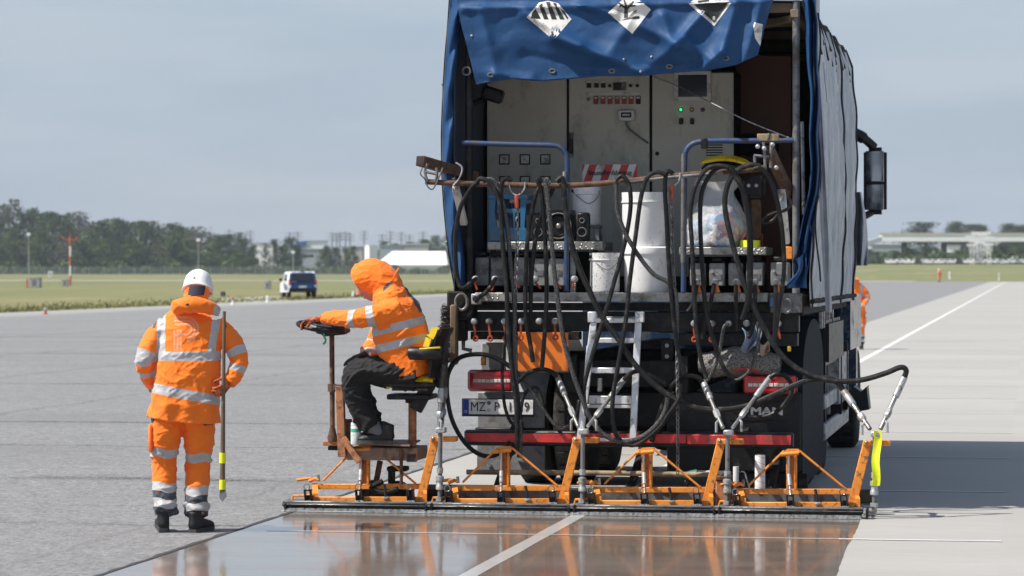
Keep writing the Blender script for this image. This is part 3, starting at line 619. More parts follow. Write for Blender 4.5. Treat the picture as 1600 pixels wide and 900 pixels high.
m = MB(); m.prism([(-.62, .19, 1.48), (.62, .19, 1.48), (.60, .26, 1.57), (-.60, .26, 1.57)], (0, -.03, 0)); obj('roof_edge', m, bpy.data.materials['blue_van_door'], van)
m = MB(); m.box((0, -.04, .48), (1.66, .14, .24), None, .03); obj('bumper', m, M['plastic'], van)
for s in (-1, 1):
    m = MB(); m.box((s * .80, -.0, .98), (.12, .1, .34), None, .02); obj('tail_light', m, M['redlens'], van)
    for l in (.75, 3.4): m = MB(); m.cyl((s * .66, l, .31), (s * .88, l, .31), .31, n=18); w_ = obj('wheel', m, M['tyre'], van); m = MB(); m.cyl((s * .881, l, .31), (s * .89, l, .31), .19, n=12); obj('rim', m, M['steel'], w_)
    m = MB(); m.box((s * 1.02, 2.75, 1.12), (.2, .12, .16), None, .03); obj('wing_mirror', m, M['plastic'], van)
    m = MB(); m.prism([(s * .855, .9, 1.06), (s * .855, 2.5, 1.06), (s * .80, 2.3, 1.46), (s * .80, .9, 1.46)], (s * .02, 0, 0)); obj('side_window', m, M['glass'], van)
m = MB(); m.box((0, -.06, .70), (.5, .012, .11)); obj('number_plate', m, M['signwhite'], van); m = MB(); m.box((0, .28, 1.60), (.26, .06, .04)); obj('brake_light', m, M['redlens'], van)
m = MB(); m.prism([(-.915, .3, .5), (-.915, 1.9, .5), (-.915, 1.2, .78), (-.915, .7, .66), (-.915, .3, .92)], (-.012, 0, 0)); obj('side_stripe', m, bpy.data.materials['blue_van_door'], van)
m = MB(); m.prism([(-.915, 1.5, .92), (-.915, 2.2, .92), (-.915, 1.7, .62), (-.915, 1.2, .72)], (-.012, 0, 0)); obj('side_stripe', m, M['ink'] if 'ink' in M else M['plastic'], van)
van.location = (vx, vy, 0); van.rotation_euler = (0, 0, R(20.5)); van.scale = (1.0, 1.0, 1.0)
# ================================================================== THE TRUCK
YT = 22.77; XC = -2.986
xl = A(703, 300, YT).x; xr = A(1254, 300, YT).x; ZR = 3.80; ZB = A(975, 458, YT).z
TR = thing('truck', (XC, YT, 0), 'big blue tarpaulin truck from behind, rear curtain rolled up over grey control cabinets', 'truck')
def tp(name, mb, mt, parent=None, **k): return obj(name, mb, mt, parent or TR, **k)
def pbox(px0, py0, px1, py1, y, depth, bev=.004):      # a box whose near face fills that pixel rectangle at distance y
    a = A(px0, py0, y); b = A(px1, py1, y); return MB().span((a.x, y, a.z), (b.x, y + depth, b.z), bev)
t = NT('blue_tarpaulin'); f = t.rng(t.noise(1.6, 5, .6), .35, .65); c = t.mix(f, (.010, .046, .128), (.016, .066, .175)); d = t.rng(t.noise(6, 7, .72, (1, 1, .35)), .57, .75)
c = t.mix(t.math('MULTIPLY', d, .55), c, (.07, .11, .17)); t.set(col=c, rough=t.rng(d, 0, 1, .58, .75), spec=.25)
cr = t.math('ABSOLUTE', t.math('SUBTRACT', t.noise(3.2, 3, .5), .5)); t.bump(t.math('ADD', t.rng(cr, 0, .12, 0, 1), t.math('MULTIPLY', t.noise(300, 2), .05)), .16, .02); M['tarp'] = t.m
t = NT('grey_tarpaulin'); st = t.rng(t.noise(3.4, 6, .7, (3, 3, .22)), .38, .68); sp = t.rng(t.noise(9, 6, .75, (1, 1, .5)), .5, .72)
c = t.mix(st, (.31, .34, .385), (.55, .57, .60)); c = t.mix(t.math('MULTIPLY', sp, .65), c, (.15, .175, .215)); t.set(col=c, rough=.5); t.bump(t.noise(2.5, 5, .6, (2, 2, .6)), .5, .04); M['greytarp'] = t.m
t = NT('inside_tarpaulin'); t.set(col=(.035, .045, .07), rough=.7); M['tarpin'] = t.m
t = NT('cabinet_paint'); f = t.rng(t.noise(1.3, 5, .6), .3, .7); c = t.mix(f, (.47, .445, .38), (.60, .57, .49)); sm = t.rng(t.noise(3.2, 7, .74, (1, 1, .55)), .52, .74); c = t.mix(t.math('MULTIPLY', sm, .75), c, (.115, .105, .085))
sc = t.rng(t.noise(26, 4, .8, (1, 1, .12)), .66, .74); c = t.mix(t.math('MULTIPLY', sc, .6), c, (.07, .062, .05)); t.set(col=c, rough=.5); t.bump(t.noise(40, 4), .1, .003); M['cab'] = t.m
t = NT('chequer_plate'); w = t.n.new('ShaderNodeTexVoronoi'); w.inputs['Scale'].default_value = 42; t.link(t.tc.outputs['Object'], w.inputs['Vector']); dd = t.rng(w.outputs['Distance'], .1, .45, 1, 0)
t.set(col=t.mix(t.rng(t.noise(8, 6, .7), .45, .7), (.36, .355, .335), (.09, .082, .07)), rough=.45, metal=.45); t.bump(dd, .9, .006); M['chequer'] = t.m
M['brownboard'] = mat('brown_film_board', (.16, .050, .022), .5, vs=2)
M['hazorange'] = mat('orange_hazard_board', (.80, .20, .02), .4, var=.1, dirt=(.35, .12, .04), damt=.22, ds=12)
M['ink'] = mat('black_print', (.012, .012, .013), .5, var=.1, bump=0); M['label'] = mat('white_vinyl_label', (.66, .65, .62), .45, var=.1, dirt=(.30, .29, .27), damt=.35)
M['euroblue'] = mat('plate_blue', (.01, .07, .42), .4, bump=0)
# --- load bed, chassis, rear cross beams
tp('load_bed', MB().span((xl + .02, YT + .02, ZB - .03), (xr - .02, 28.3, ZB), .002), M['deep'])
tp('bed_edge', pbox(742, 457, 1200, 472, YT - .05, .07, .006), M['chequer'])
tp('bed_edge', pbox(1203, 458, 1252, 489, YT - .03, .1, .006), M['dull'])
tp('rear_crossbeam', pbox(706, 473, 1250, 486, YT, .12), M['deep'])
tp('valve_beam', pbox(722, 487, 1248, 519, YT + .04, .12), M['black'])
tp('hose_tray', pbox(735, 518, 905, 531, YT + .0, .14), M['deep'])
tp('hose_tray', pbox(1060, 520, 1246, 541, YT + .08, .14), M['black'])
for x in (-.42, .42): tp('chassis_rail', MB().span((XC + x - .05, YT + .1, .86), (XC + x + .05, 31.2, 1.14), .006), M['black'])
for y in (YT + .18, 24.4, 26.4): tp('chassis_crossmember', MB().span((XC - .37, y, .90), (XC + .37, y + .1, 1.10), .006), M['black'])
tp('rear_plate', pbox(890, 548, 1068, 690, YT + .45, .05, .004), M['deep'])
m = MB().span((XC - .5, YT + .30, .60), (XC + .55, YT + .40, .86), .01); tp('tow_member', m, M['black'])
for px, py in ((1042, 540), (1042, 557)): tp('bolt', MB().cyl(A(px, py, YT + .2), A(px, py, YT + .25) , .016, n=8), M['galv'])
tp('bracket_plate', pbox(1033, 530, 1052, 568, YT + .22, .04), M['black'])
tp('hanging_bracket', pbox(1028, 486, 1060, 520, YT + .06, .08), M['deep'])
# left rear corner fittings
tp('corner_bracket', pbox(698, 455, 740, 500, YT - .06, .18, .012), M['deep']); tp('corner_bracket', pbox(703, 500, 728, 533, YT, .1, .01), M['black'])
tp('hose_socket', pbox(736, 459, 751, 476, YT - .10, .06, .006), M['galv']); c = A(743, 467, YT - .1); m = MB().cyl(c, c + Vector((0, -.012, 0)), .022, n=14); tp('socket_cap', m, M['black'])
c = A(721, 472, YT - .09); m = MB().tube([c + Vector((.045 * math.cos(a), 0, .06 * math.sin(a))) for a in [i * .3927 for i in range(16)]], .012, 8, True); tp('tie_ring', m, M['dull'])
c = A(1229, 478, YT - .06); m = MB().tube([c + Vector((.038 * math.cos(a), 0, .05 * math.sin(a))) for a in [i * .3927 for i in range(16)]], .010, 8, True); tp('tie_ring', m, M['dull'])
tp('blue_plug', pbox(1202, 462, 1210, 480, YT - .06, .05, .004), M['bluepipe'])
tp('marker_lamp', pbox(751, 558, 758, 571, YT + .1, .05, .004), M['orange'])
tp('pipe_stub', MB().tube([A(724, 530, YT + .05), A(724, 545, YT + .05), A(737, 548, YT + .05)], .016, 8), M['dull'])
# --- posts and roof
for px, r in ((733, .030), (1244, .028)):
    a = A(px, 0, YT + .05); tp('post', MB().cyl((a.x, YT + .05, ZB - .02), (a.x, YT + .05, ZR - .02), r, n=12), M['dull'] if px > 1000 else M['black'])
tp('roof_tarpaulin', MB().sheet(lambda u, v: (xl + (xr - xl) * u, YT + .02 + 5.55 * v, ZR + .02 * math.sin(u * 3.14) - .012 * (1 + math.cos(v * 31.4))), 10, 60, .006), M['tarpin'])
M['roofstrut'] = mat('roof_strut_wood', (.20, .155, .10), .7)
for i in range(5):
    y = YT + .1 + 1.35 * i; tp('roof_strut', MB().beam((xl + .05, y, ZR - .07), (xr - .05, y, ZR - .07), .05, .07), M['roofstrut'])
for x in (xl + .06, xr - .06): tp('roof_rail', MB().beam((x, YT + .0, ZR - .12), (x, 28.3, ZR - .12), .06, .06), M['roofstrut'])
m = MB().beam((xr - .08, YT + .1, ZR - .15), (xr - .75, YT + 1.5, ZR - .15), .06, .05); tp('roof_brace', m, M['roofstrut'])
tp('front_bulkhead', MB().span((xl + .03, 28.30, ZB), (xr - .03, 28.36, ZR + .012), .004), M['deep'])
# --- rolled rear curtain
LE = [(712, -14), (716, 5), (722, 20), (730, 60), (737, 95), (744, 131)]; RE = [(1212, -14), (1206, 0), (1200, 18), (1194, 37), (1190, 62), (1184, 84)]
BOT = [(0, 131), (.12, 121), (.22, 125), (.32, 122), (.45, 117), (.58, 117), (.70, 112), (.82, 108), (.92, 100), (1, 84)]
def lerp_list(L, t):
    t = max(0, min(1, t))
    if isinstance(L[0], tuple) and L is not BOT:
        k = t * (len(L) - 1); i = min(int(k), len(L) - 2); f = k - i; return (L[i][0] + (L[i + 1][0] - L[i][0]) * f, L[i][1] + (L[i + 1][1] - L[i][1]) * f)
    for (a, b), (c, d) in zip(L, L[1:]):
        if t <= c: return b + (d - b) * (t - a) / (c - a)
    return L[-1][1]
RIDGE = [((820, 20), (905, 70), .05, 12), ((868, 58), (1005, 112), .085, 13), ((1000, 10), (955, 80), .035, 16), ((1035, 25), (1060, 95), .055, 14), ((1096, 24), (1058, 66), .060, 10), ((1058, 66), (1020, 100), .04, 12), ((1150, 5), (1128, 80), .065, 12), ((1128, 80), (1098, 106), .06, 11), ((1188, 10), (1164, 92), .045, 10), ((752, 20), (775, 120), .035, 14), ((770, 116), (830, 124), .05, 9), ((905, 8), (960, 22), .04, 9), ((1002, 40), (1075, 78), .05, 11), ((1070, 60), (1130, 108), .045, 10), ((725, 14), (1200, 2), .035, 6), ((930, 105), (1090, 100), -.03, 12), ((820, 85), (930, 110), -.035, 16)]
def seg_d(p, a, b):
    ax, ay = a; bx, by = b; vx, vy = bx - ax, by - ay; t = max(0, min(1, ((p[0] - ax) * vx + (p[1] - ay) * vy) / (vx * vx + vy * vy))); return math.hypot(p[0] - ax - vx * t, p[1] - ay - vy * t)
def flap_pt(px, py, off=0.0):
    h = sum(a * math.exp(-(seg_d((px, py), p, q) / (w * .85)) ** 1.35) for p, q, a, w in RIDGE)
    h += .016 * noise.noise(Vector((px * .012, py * .03, 1))) + .004 * noise.noise(Vector((px * .05, py * .06, 5))) + .02 * math.sin(min(1, max(0, py / 120)) * 3.1)
    return A(px, py, YT - .09 - h - off)
def flap(u, v):
    l = lerp_list(LE, v); r = lerp_list(RE, v); px = l[0] + (r[0] - l[0]) * u; top = -14; bot = lerp_list(BOT, u); return flap_pt(px, top + (bot - top) * v)
fl = tp('rear_curtain', MB().sheet(flap, 150, 46, .006), M['tarp'], ang=80)
tp('curtain_hem', MB().tube(smooth_path([flap(u, 0.998) + Vector((0, .004, 0)) for u in [i / 40 for i in range(41)]], 2), .011, 8), M['tarp'], fl)
def on_flap(poly, name, mt, off=.004, n=10):
    """a flat printed shape (a convex pixel outline) laid on the curtain"""
    c = (sum(p[0] for p in poly) / len(poly), sum(p[1] for p in poly) / len(poly)); m = MB(); ring = []
    for i in range(len(poly)):
        a, b = poly[i], poly[(i + 1) % len(poly)]
        for k in range(n): ring.append((a[0] + (b[0] - a[0]) * k / n, a[1] + (b[1] - a[1]) * k / n))
    R_ = 8; N = len(ring); vs = []; fs = []
    for j in range(R_ + 1):
        for p in ring: f = j / R_; vs.append(flap_pt(c[0] + (p[0] - c[0]) * f, c[1] + (p[1] - c[1]) * f, off))
    for j in range(R_):
        for i in range(N): fs.append((j * N + i, (j + 1) * N + i, (j + 1) * N + (i + 1) % N, j * N + (i + 1) % N))
    return m.add(vs, fs)
def label_part(polys_w, polys_k, name='hazard_label'):
    m = MB()
    for p in polys_w: q = on_flap(p, '', None, .010); m.add(q.v, q.f)
    o = tp(name, m, M['label'], fl, recalc=False)
    m = MB()
    for p in polys_k: q = on_flap(p, '', None, .013, 4); m.add(q.v, q.f)
    if polys_k: tp('hazard_symbol', m, M['ink'], fl, recalc=False)
    return o
label_part([[(823, 27), (842, 4), (856, 1), (872, 5), (893, 30), (865, 63)]], [[(832, 19), (837, 14), (845, 29), (829, 29)], [(842, 9), (847, 5), (857, 30), (850, 30)], [(853, 3), (859, 3), (870, 30), (862, 30)], [(864, 4), (869, 5), (882, 30), (875, 30)], [(876, 14), (881, 17), (888, 28), (886, 30)]])
label_part([[(950, 20), (985, -12), (1017, 15), (988, 53)]], [[(975, 28), (976, 8), (980, 8), (981, 27)], [(976, 14), (966, 5), (967, 3), (979, 12)], [(979, 12), (989, 1), (991, 3), (980, 16)], [(972, 9), (968, 12), (968, 10), (973, 6)], [(985, 8), (993, 8), (993, 10), (984, 11)], [(976, 10), (974, -2), (976, -2), (980, 10)], [(970, 32), (985, 26), (999, 25), (999, 29), (980, 30)], [(984, 24), (990, 17), (996, 15), (993, 20), (987, 25)]])
label_part([[(1076, 6), (1112, -24), (1149, -4), (1116, 41)]], [[(1084, 7), (1140, 2), (1116, 35)], [(1090, 1), (1108, -1), (1108, 2), (1091, 4)]])
for ch, px, py, s, mt in (('9', 863, 52, .035, 'ink'), ('8', 1115.5, 29, .042, 'label')):
    c = flap_pt(px, py, .017); tp('class_number', text_mb(ch, s, c, (1, 0, 0), (0, 0, 1), .002, bold=.001), M[mt], fl)
for px, py in ((767, 117), (863, 111), (956, 111), (1046, 104), (1134, 91)):
    c = flap_pt(px, py, .008); m = MB().tube([c + Vector((.022 * math.cos(a), -.003, .014 * math.sin(a))) for a in [i * .4488 for i in range(14)]], .0055, 6, True); tp('eyelet', m, M['dull'], fl)
    m = MB().lathe([(.0165, 0), (.0165, .002)], c + Vector((0, -.001, 0)), (0, -1, 0), 14); tp('eyelet_hole', m, M['ink'], fl)
for px, py in ((1001, 112), (975, 93), (1018, 89), (737, 56)): tp('rivet', MB().ball(flap_pt(px, py, .006), .011, 8), M['galv'], fl)
# torn pale end of the curtain at right
m = on_flap([(1176, 34), (1192, 38), (1188, 72), (1180, 60)], '', None, .008); tp('torn_label', m, M['label'], fl, recalc=False)
# --- left side curtain: rolled edge seen from behind plus the wall behind it
LC = [(714, -14, 10), (711, 30, 10), (706, 90, 10), (702, 150, 9.5), (700, 210, 9.5), (701, 270, 10), (705, 320, 11), (710, 370, 11.5), (715, 410, 11), (720, 448, 9)]
def left_roll(u, v):
    k = u * (len(LC) - 1); i = min(int(k), len(LC) - 2); f = k - i; px, py, w = (LC[i][j] + (LC[i + 1][j] - LC[i][j]) * f for j in range(3))
    wob = 1.6 * math.sin(py * .045) + 1.2 * math.sin(py * .11 + 1); a = v * 2 - 1
    return A(px + w * a * .95 + wob * (1 - abs(a)), py, YT - .07 + .10 * a * a - .03 * math.sin(py * .06 + 3 * a) + .02 * noise.noise(Vector((py * .04, a * 2, 3))))
lc = tp('side_curtain', MB().sheet(left_roll, 90, 12, .006), M['tarp'], ang=80)
tp('edge_rope', MB().tube([left_roll(i / 60, 0) + Vector((-.006, -.004, 0)) for i in range(61)], .006, 6), M['ink'], lc)
for i in (.30, .58, .80): tp('eyelet', MB().ball(left_roll(i, 0) + Vector((-.012, -.006, 0)), .010, 8), M['galv'], lc)
tp('curtain_wall', MB().sheet(lambda u, v: (xl + .035 + .015 * math.sin(v * 20) * math.sin(u * 3), YT - .03 + 5.5 * v, ZB - .1 + (ZR - ZB) * u), 8, 40, .006), M['tarpin'], lc)
# --- right side curtain
def right_wall(u, v):        # u: up, v: forward
    y = YT + .10 + 5.55 * v; z = 1.50 + (ZR - 1.50) * u; fold = .012 * math.sin(y * 8 + .8 * math.sin(z * 2)) + .009 * math.sin(y * 19 + z * 1.5 + math.sin(z * 3)) + .006 * math.sin(z * 14 + y * 6)
    low = (1 - u)
    return (xr + .012 + .055 * math.sin(math.pi * min(1, u * 1.05)) + .020 * low + fold + .022 * noise.noise(Vector((y * .8, z * 1.1, 2))) - .05 * max(0, u - .93) / .07, y, z)
rc = tp('side_curtain', MB().sheet(right_wall, 40, 120, .005), M['greytarp'], ang=80)
for v in (.012, .69, .985):
    tp('curtain_strap', MB().tube([Vector(right_wall(i / 30, v)) + Vector((.012, 0, 0)) for i in range(31)], .011, 6), M['ink'], rc)
for i in range(22):
    v = .02 + i * .044; a = Vector(right_wall(.985, v)); b = Vector(right_wall(.90 - .02 * (i % 3), min(1, v + .012))); tp('roof_lacing', MB().tube([a + Vector((.01, 0, .01)), b + Vector((.014, 0, 0))], .008, 5), M['ink'], rc)
tp('curtain_hem', MB().tube([Vector(right_wall(.02, i / 40)) + Vector((.01, 0, 0)) for i in range(41)], .02, 6), M['deep'], rc)
# faded lettering high on the side curtain: broad pale strokes
M['fadeprint'] = mat('faded_print', (.56, .58, .60), .5, var=.1, dirt=(.40, .43, .47), damt=.5)
for (v0, v1, u0, u1) in ((.16, .19, .70, .86), (.16, .30, .835, .86), (.27, .30, .70, .86), (.48, .51, .62, .80), (.48, .60, .775, .80), (.48, .58, .70, .72)):
    tp('faded_lettering', MB().sheet(lambda a, b: Vector(right_wall(u0 + (u1 - u0) * a, v0 + (v1 - v0) * b)) + Vector((.008, 0, 0)), 8, 8, .002), M['fadeprint'], rc, ang=80)
# blue bunched end of the right curtain
RB = [(1263, -12, 9), (1267, 40, 10), (1270, 90, 9), (1273, 140, 8), (1273, 200, 8), (1275, 250, 8), (1272, 300, 8), (1263, 350, 8), (1254, 400, 10), (1247, 446, 9)]
def right_bunch(u, v):
    k = u * (len(RB) - 1); i = min(int(k), len(RB) - 2); f = k - i; px, py, w = (RB[i][j] + (RB[i + 1][j] - RB[i][j]) * f for j in range(3)); a = v * 2 - 1
    return A(px + w * a + 1.2 * math.sin(py * .05), py, YT + .02 + .07 * math.sin(a * 5 + py * .012) + .03 * a + .015 * noise.noise(Vector((py * .03, a * 3, 8))))
rb = tp('curtain_end', MB().sheet(right_bunch, 80, 20, .006), M['tarp'], rc, ang=80)
def right_inner(u, v):
    py = -12 + 500 * u; px = 1281 + (1300 - 1281) * min(1, max(0, (py - 120) / 360)) + 10 * (v - .5) - (10 if py > 430 else 0) * 0
    return A(px - 5, py, YT + .10 - .03 * math.sin(v * 4 + py * .01))
tp('curtain_edge', MB().sheet(right_inner, 60, 6, .006), M['greytarp'], rc, ang=80)
m = MB().tube([A(1278 + 4 * math.sin(i * .4), 20 + i * 12, YT + .06) for i in range(36)], .007, 6); tp('edge_rope', m, M['ink'], rc)
def bunch2(u, v):
    py = 300 + 115 * u; a = v * 2 - 1; w = 9 + 8 * math.sin(u * 2.6); return A(1338 + 4 * u + w * a * .9, py, 28.55 + .12 * math.sin(a * 6 + u * 3) + .05 * noise.noise(Vector((u * 5, a * 3, 1))))
tp('gathered_curtain', MB().sheet(bunch2, 30, 24, .008), M['greytarp'], rc, ang=80)
# --- control cabinets
YC = 24.05
ca = A(760, 380, YC); cb = A(1147, 380, YC); CB = tp('control_cabinet', MB().span((ca.x, YC + .02, ZB), (cb.x, YC + .55, 3.35), .004), M['deep'])
for px0, px1 in ((760, 886), (888, 1015.5), (1018, 1147)):
    a = A(px0, 380, YC); b = A(px1, 380, YC); tp('door', MB().span((a.x + .004, YC, ZB + .12), (b.x - .004, YC + .02, 3.33), .005), M['cab'], CB)
def on_cab(name, px0, py0, px1, py1, mt, th=.014, bev=.003): return tp(name, pbox(px0, py0, px1, py1, YC - th, th - .001, bev), mt, CB)
for px in (788, 820, 852):
    for py in (249, 283):
        on_cab('gauge', px - 8, py - 8, px + 8, py + 8, M['ink'], .012); on_cab('gauge_face', px - 6.3, py - 6.3, px + 6.3, py + 6.3, M['label'], .015)
        c = A(px + 2, py + 2, YC - .018); tp('gauge_needle', MB().beam(c, c + Vector((-.02, 0, .022)), .004, .002, (0, 1, 0), 0), M['ink'], CB)
on_cab('socket', 805, 318, 835, 336, M['dull'])
on_cab('door_handle', 889, 207, 896, 246, M['dull'], .01); tp('handle_lever', pbox(890.5, 217, 895, 240, YC - .035, .02, .004), M['plastic'], CB)
for px, w in ((920, 3.4), (931.5, 3.4), (942.5, 3.4)): on_cab('switch', px - w, 127, px + w, 137, M['plastic'], .022); on_cab('switch_label', px - w, 126, px + w, 129.5, M['label'], .025, .001)
for px in (953, 985.5, 996): c = A(px, 134, YC); tp('knob', MB().cyl(c, c + Vector((0, -.03, 0)), .014, .012, 12), M['plastic'], CB)
on_cab('display', 958, 129, 970, 141, M['ink'], .018); on_cab('display', 971, 128, 978, 141, M['dull'], .016); on_cab('label_strip', 968, 124.5, 980, 127.5, M['label'], .008, .001)
on_cab('label_strip', 915, 144.5, 1000, 148, M['label'], .006, .001)
M['litred'] = mat('red_rocker_switch', (.34, .05, .04), .4, bump=0)
for k in range(8):
    px = 920 + 11 * k
    if k == 0: c = A(px, 155.5, YC); tp('knob', MB().cyl(c, c + Vector((0, -.02, 0)), .016, n=12), M['galv'], CB)
    else: on_cab('rocker_switch', px - 3.6, 150, px + 3.6, 162.5, M['plastic'] if k == 7 else M['litred'], .018); on_cab('switch_label', px - 2.6, 151, px + 2.6, 154, M['label'], .021, .001)
t = text_mb('Heizung  Pumpe', .022, A(998, 128, YC - .004), (1, 0, 0), (0, 0, 1), .001) if False else None
on_cab('meter_box', 965, 171, 991.5, 189, M['label'], .05, .012); on_cab('meter_screen', 970, 175.5, 986.5, 183.5, M['ink'], .053); on_cab('meter_readout', 972.5, 178, 984, 181, M['galv'], .055, .001)
tp('meter_cable', MB().tube(smooth_path([A(978, 189, YC - .03), A(980, 198, YC - .03), A(992, 209, YC - .02), A(1013, 224, YC - .012)], 5), .008, 6), M['dull'], CB)
on_cab('screen_frame', 1053, 111, 1111, 157, M['label'], .02, .004)
t = NT('screen_glass'); t.set(col=(.055, .058, .07), rough=.12); M['screen'] = t.m
on_cab('screen', 1059.5, 117, 1104.5, 151, M['screen'], .024, .002)
def lampmat(name, col, e):
    t = NT(name); t.set(col=col, rough=.25); t.b.inputs['Emission Color'].default_value = (*col, 1); t.b.inputs['Emission Strength'].default_value = e; return t.m
M['ledgreen'] = lampmat('green_indicator', (.02, .75, .18), 1.1); M['ledamber'] = lampmat('amber_indicator', (.62, .36, .02), .0); M['ledred'] = mat('dark_red_indicator', (.30, .02, .02), .3, bump=0)
for px, mt in ((1064, 'ledgreen'), (1081, 'ledamber'), (1098, 'ledred')):
    on_cab('button_label', px - 3.2, 164.5, px + 3.2, 168, M['label'], .006, .001); c = A(px, 171.5, YC); b_ = tp('indicator_button', MB().cyl(c, c + Vector((0, -.012, 0)), .017, n=14), M['ink'], CB)
    tp('indicator_lens', MB().cyl(c + Vector((0, -.012, 0)), c + Vector((0, -.028, 0)), .012, .009, 12), M[mt], CB)
for px in (1064, 1081): on_cab('button_label', px - 3.2, 180, px + 3.2, 183.5, M['label'], .006, .001); on_cab('selector_switch', px - 3, 184.5, px + 3, 194, M['plastic'], .03, .006)
on_cab('vent_grille', 1101, 223, 1131, 246, M['cab'], .012)
for k in range(5): on_cab('vent_slot', 1103, 225.6 + 4 * k, 1129, 227.4 + 4 * k, M['ink'], .014, .0005)
c = A(1027, 240, YC); tp('lock', MB().cyl(c, c + Vector((0, -.012, 0)), .016, n=12), M['plastic'], CB)
tp('cable', MB().tube(smooth_path([A(1020, 119, YC - .1), A(1060, 135, YC - .3), A(1110, 160, YT + .3), A(1170, 190, YT + .15), A(1232, 215, YT)], 6), .005, 6), M['galv'])
# brown board and black clutter right and left of the cabinets
a = A(1149, 300, 24.7); b = A(1236, 300, 24.7); tp('side_board', MB().span((a.x, 24.7, ZB), (b.x, 24.73, 3.5), .003), M['brownboard'])
tp('work_lamp', MB().box(A(770, 148, 23.3), (.16, .14, .11), Matrix.Rotation(R(18), 3, 'Y'), .02), M['plastic']); tp('lamp_arm', MB().tube(smooth_path([A(755, 155, 23.3), A(735, 165, 23.3), A(727, 190, 23.25), A(724, 240, 23.2)], 5), .022, 8), M['plastic'])
c = A(729, 111, YT); tp('curtain_hook', MB().tube([c + Vector((.03 * math.cos(a), 0, .03 * math.sin(a))) for a in [i * .4488 for i in range(14)]], .007, 6, True), M['dull'])
tp('air_filter', MB().cyl(A(1165, 225, 24.3), A(1205, 230, 24.1), .09, n=16), M['plastic'])
# --- benches with diamond plate tops, valve blocks, hose couplings with levers
def bench(px0, px1, py0, py1, legs):
    a = A(px0, py0, YT + .12); b = A(px1, py1, YT + .12); o = tp('bench_top', MB().span((a.x, YT + .12, b.z), (b.x, YT + .75, a.z), .006), M['chequer'])
    for px in legs: c = A(px, 420, YT + .2); tp('bench_leg', MB().span((c.x - .02, YT + .2, ZB), (c.x + .02, YT + .24, b.z), .002), M['chequer'] if px > 890 and px < 900 else M['deep'])
    tp('bench_back', MB().span((a.x + .03, YT + .5, ZB), (b.x - .03, YT + .52, b.z - .01), .002), M['deep'])
bench(761, 940, 377.5, 390.5, (770, 895, 930)); bench(1061, 1197, 386, 398.5, (1068, 1185))
for px0, px1, y0 in ((742, 764, 402), (766, 790, 402), (803, 826, 402), (829, 853, 404), (857, 882, 404), (1078, 1102, 411), (1108, 1132, 411), (1138, 1160, 411), (1166, 1192, 410), (1204, 1232, 410)):
    o = tp('valve_block', pbox(px0, y0, px1, 447, YT + .16, .22, .008), M['greypaint'] if px0 > 1000 or px0 > 800 else M['dull']); tp('valve_cap', pbox(px0 + 3, y0 - 9, px1 - 3, y0 - 1, YT + .2, .12, .01), M['black'], o)
    c = A(px0 + 5, y0 + 14, YT + .158); tp('bolt', MB().cyl(c, c + Vector((0, -.012, 0)), .009, n=8), M['galv'], o); tp('nameplate', pbox(px0 + 8, y0 + 18, px1 - 4, y0 + 27, YT + .156, .004, .001), M['dull'], o)
def coupling(px, py, y, lever, mt='redlever'):
    c = A(px, py, y); o = tp('hose_coupling', MB().lathe([(.012, .02), (.018, .02), (.026, 0), (.026, -.02), (.022, -.03), (.022, -.05), (.012, -.055)], c, (0, 1, 0), 12), M['galv'])
    if lever:
        e = A(px + lever[0], py + lever[1], y - .03); m = MB().beam(c + Vector((0, -.035, -.02)), e, .016, .008, (0, 1, 0), .002); tp('lever', m, M['redlever'], o)
        if lever[2]: m = MB().tube([e + Vector((.017 * math.cos(a), 0, -.014 + .017 * math.sin(a))) for a in [i * .5236 for i in range(12)]], .008, 6, True); tp('lever_ring', m, M['redlever'], o)
M['redlever'] = mat('orange_red_lever', (.50, .075, .025), .45, dirt=(.12, .05, .03), damt=.4, ds=20); M['orangehandle'] = mat('orange_handle', (.80, .20, .03), .45, dirt=(.3, .1, .03), damt=.3)
for px, l in ((743.5, (2, 17, 0)), (774, (-6, 18, 0)), (808, (4, 14, 0)), (837, (8, 15, 0)), (869, (8, 15, 0)), (898, (-4, 14, 0))): coupling(px, 436, YT - .02, l)
for px in (1089, 1118, 1150.5, 1180, 1213):
    coupling(px, 441, YT - .02, None); a = A(px + 2, 443, YT - .05); b = A(px + 3, 457, YT - .05); tp('handle', MB().tube([a, a.lerp(b, .5), b], [.009, .013, .022], 8), M['orangehandle'])
for px, l in ((742, (1, 24, 1)), (765, (1, 24, 1)), (789, (1, 24, 1)), (815.5, (-2, 22, 1)), (843, None), (868, (0, 22, 1))): coupling(px, 502, YT - .03, l)
for px, l in ((1085, (0, 22, 1)), (1113, (-1, 22, 1)), (1139, None), (1167, None), (1187, None), (1216, (3, 24, 0))): coupling(px, 505.5, YT - .0, l)
for px, py in ((1088, 512), (1233, 545)): tp('yellow_tag', MB().box(A(px, py, YT - .05), (.028, .02, .04), None, .006), M['yellow'])
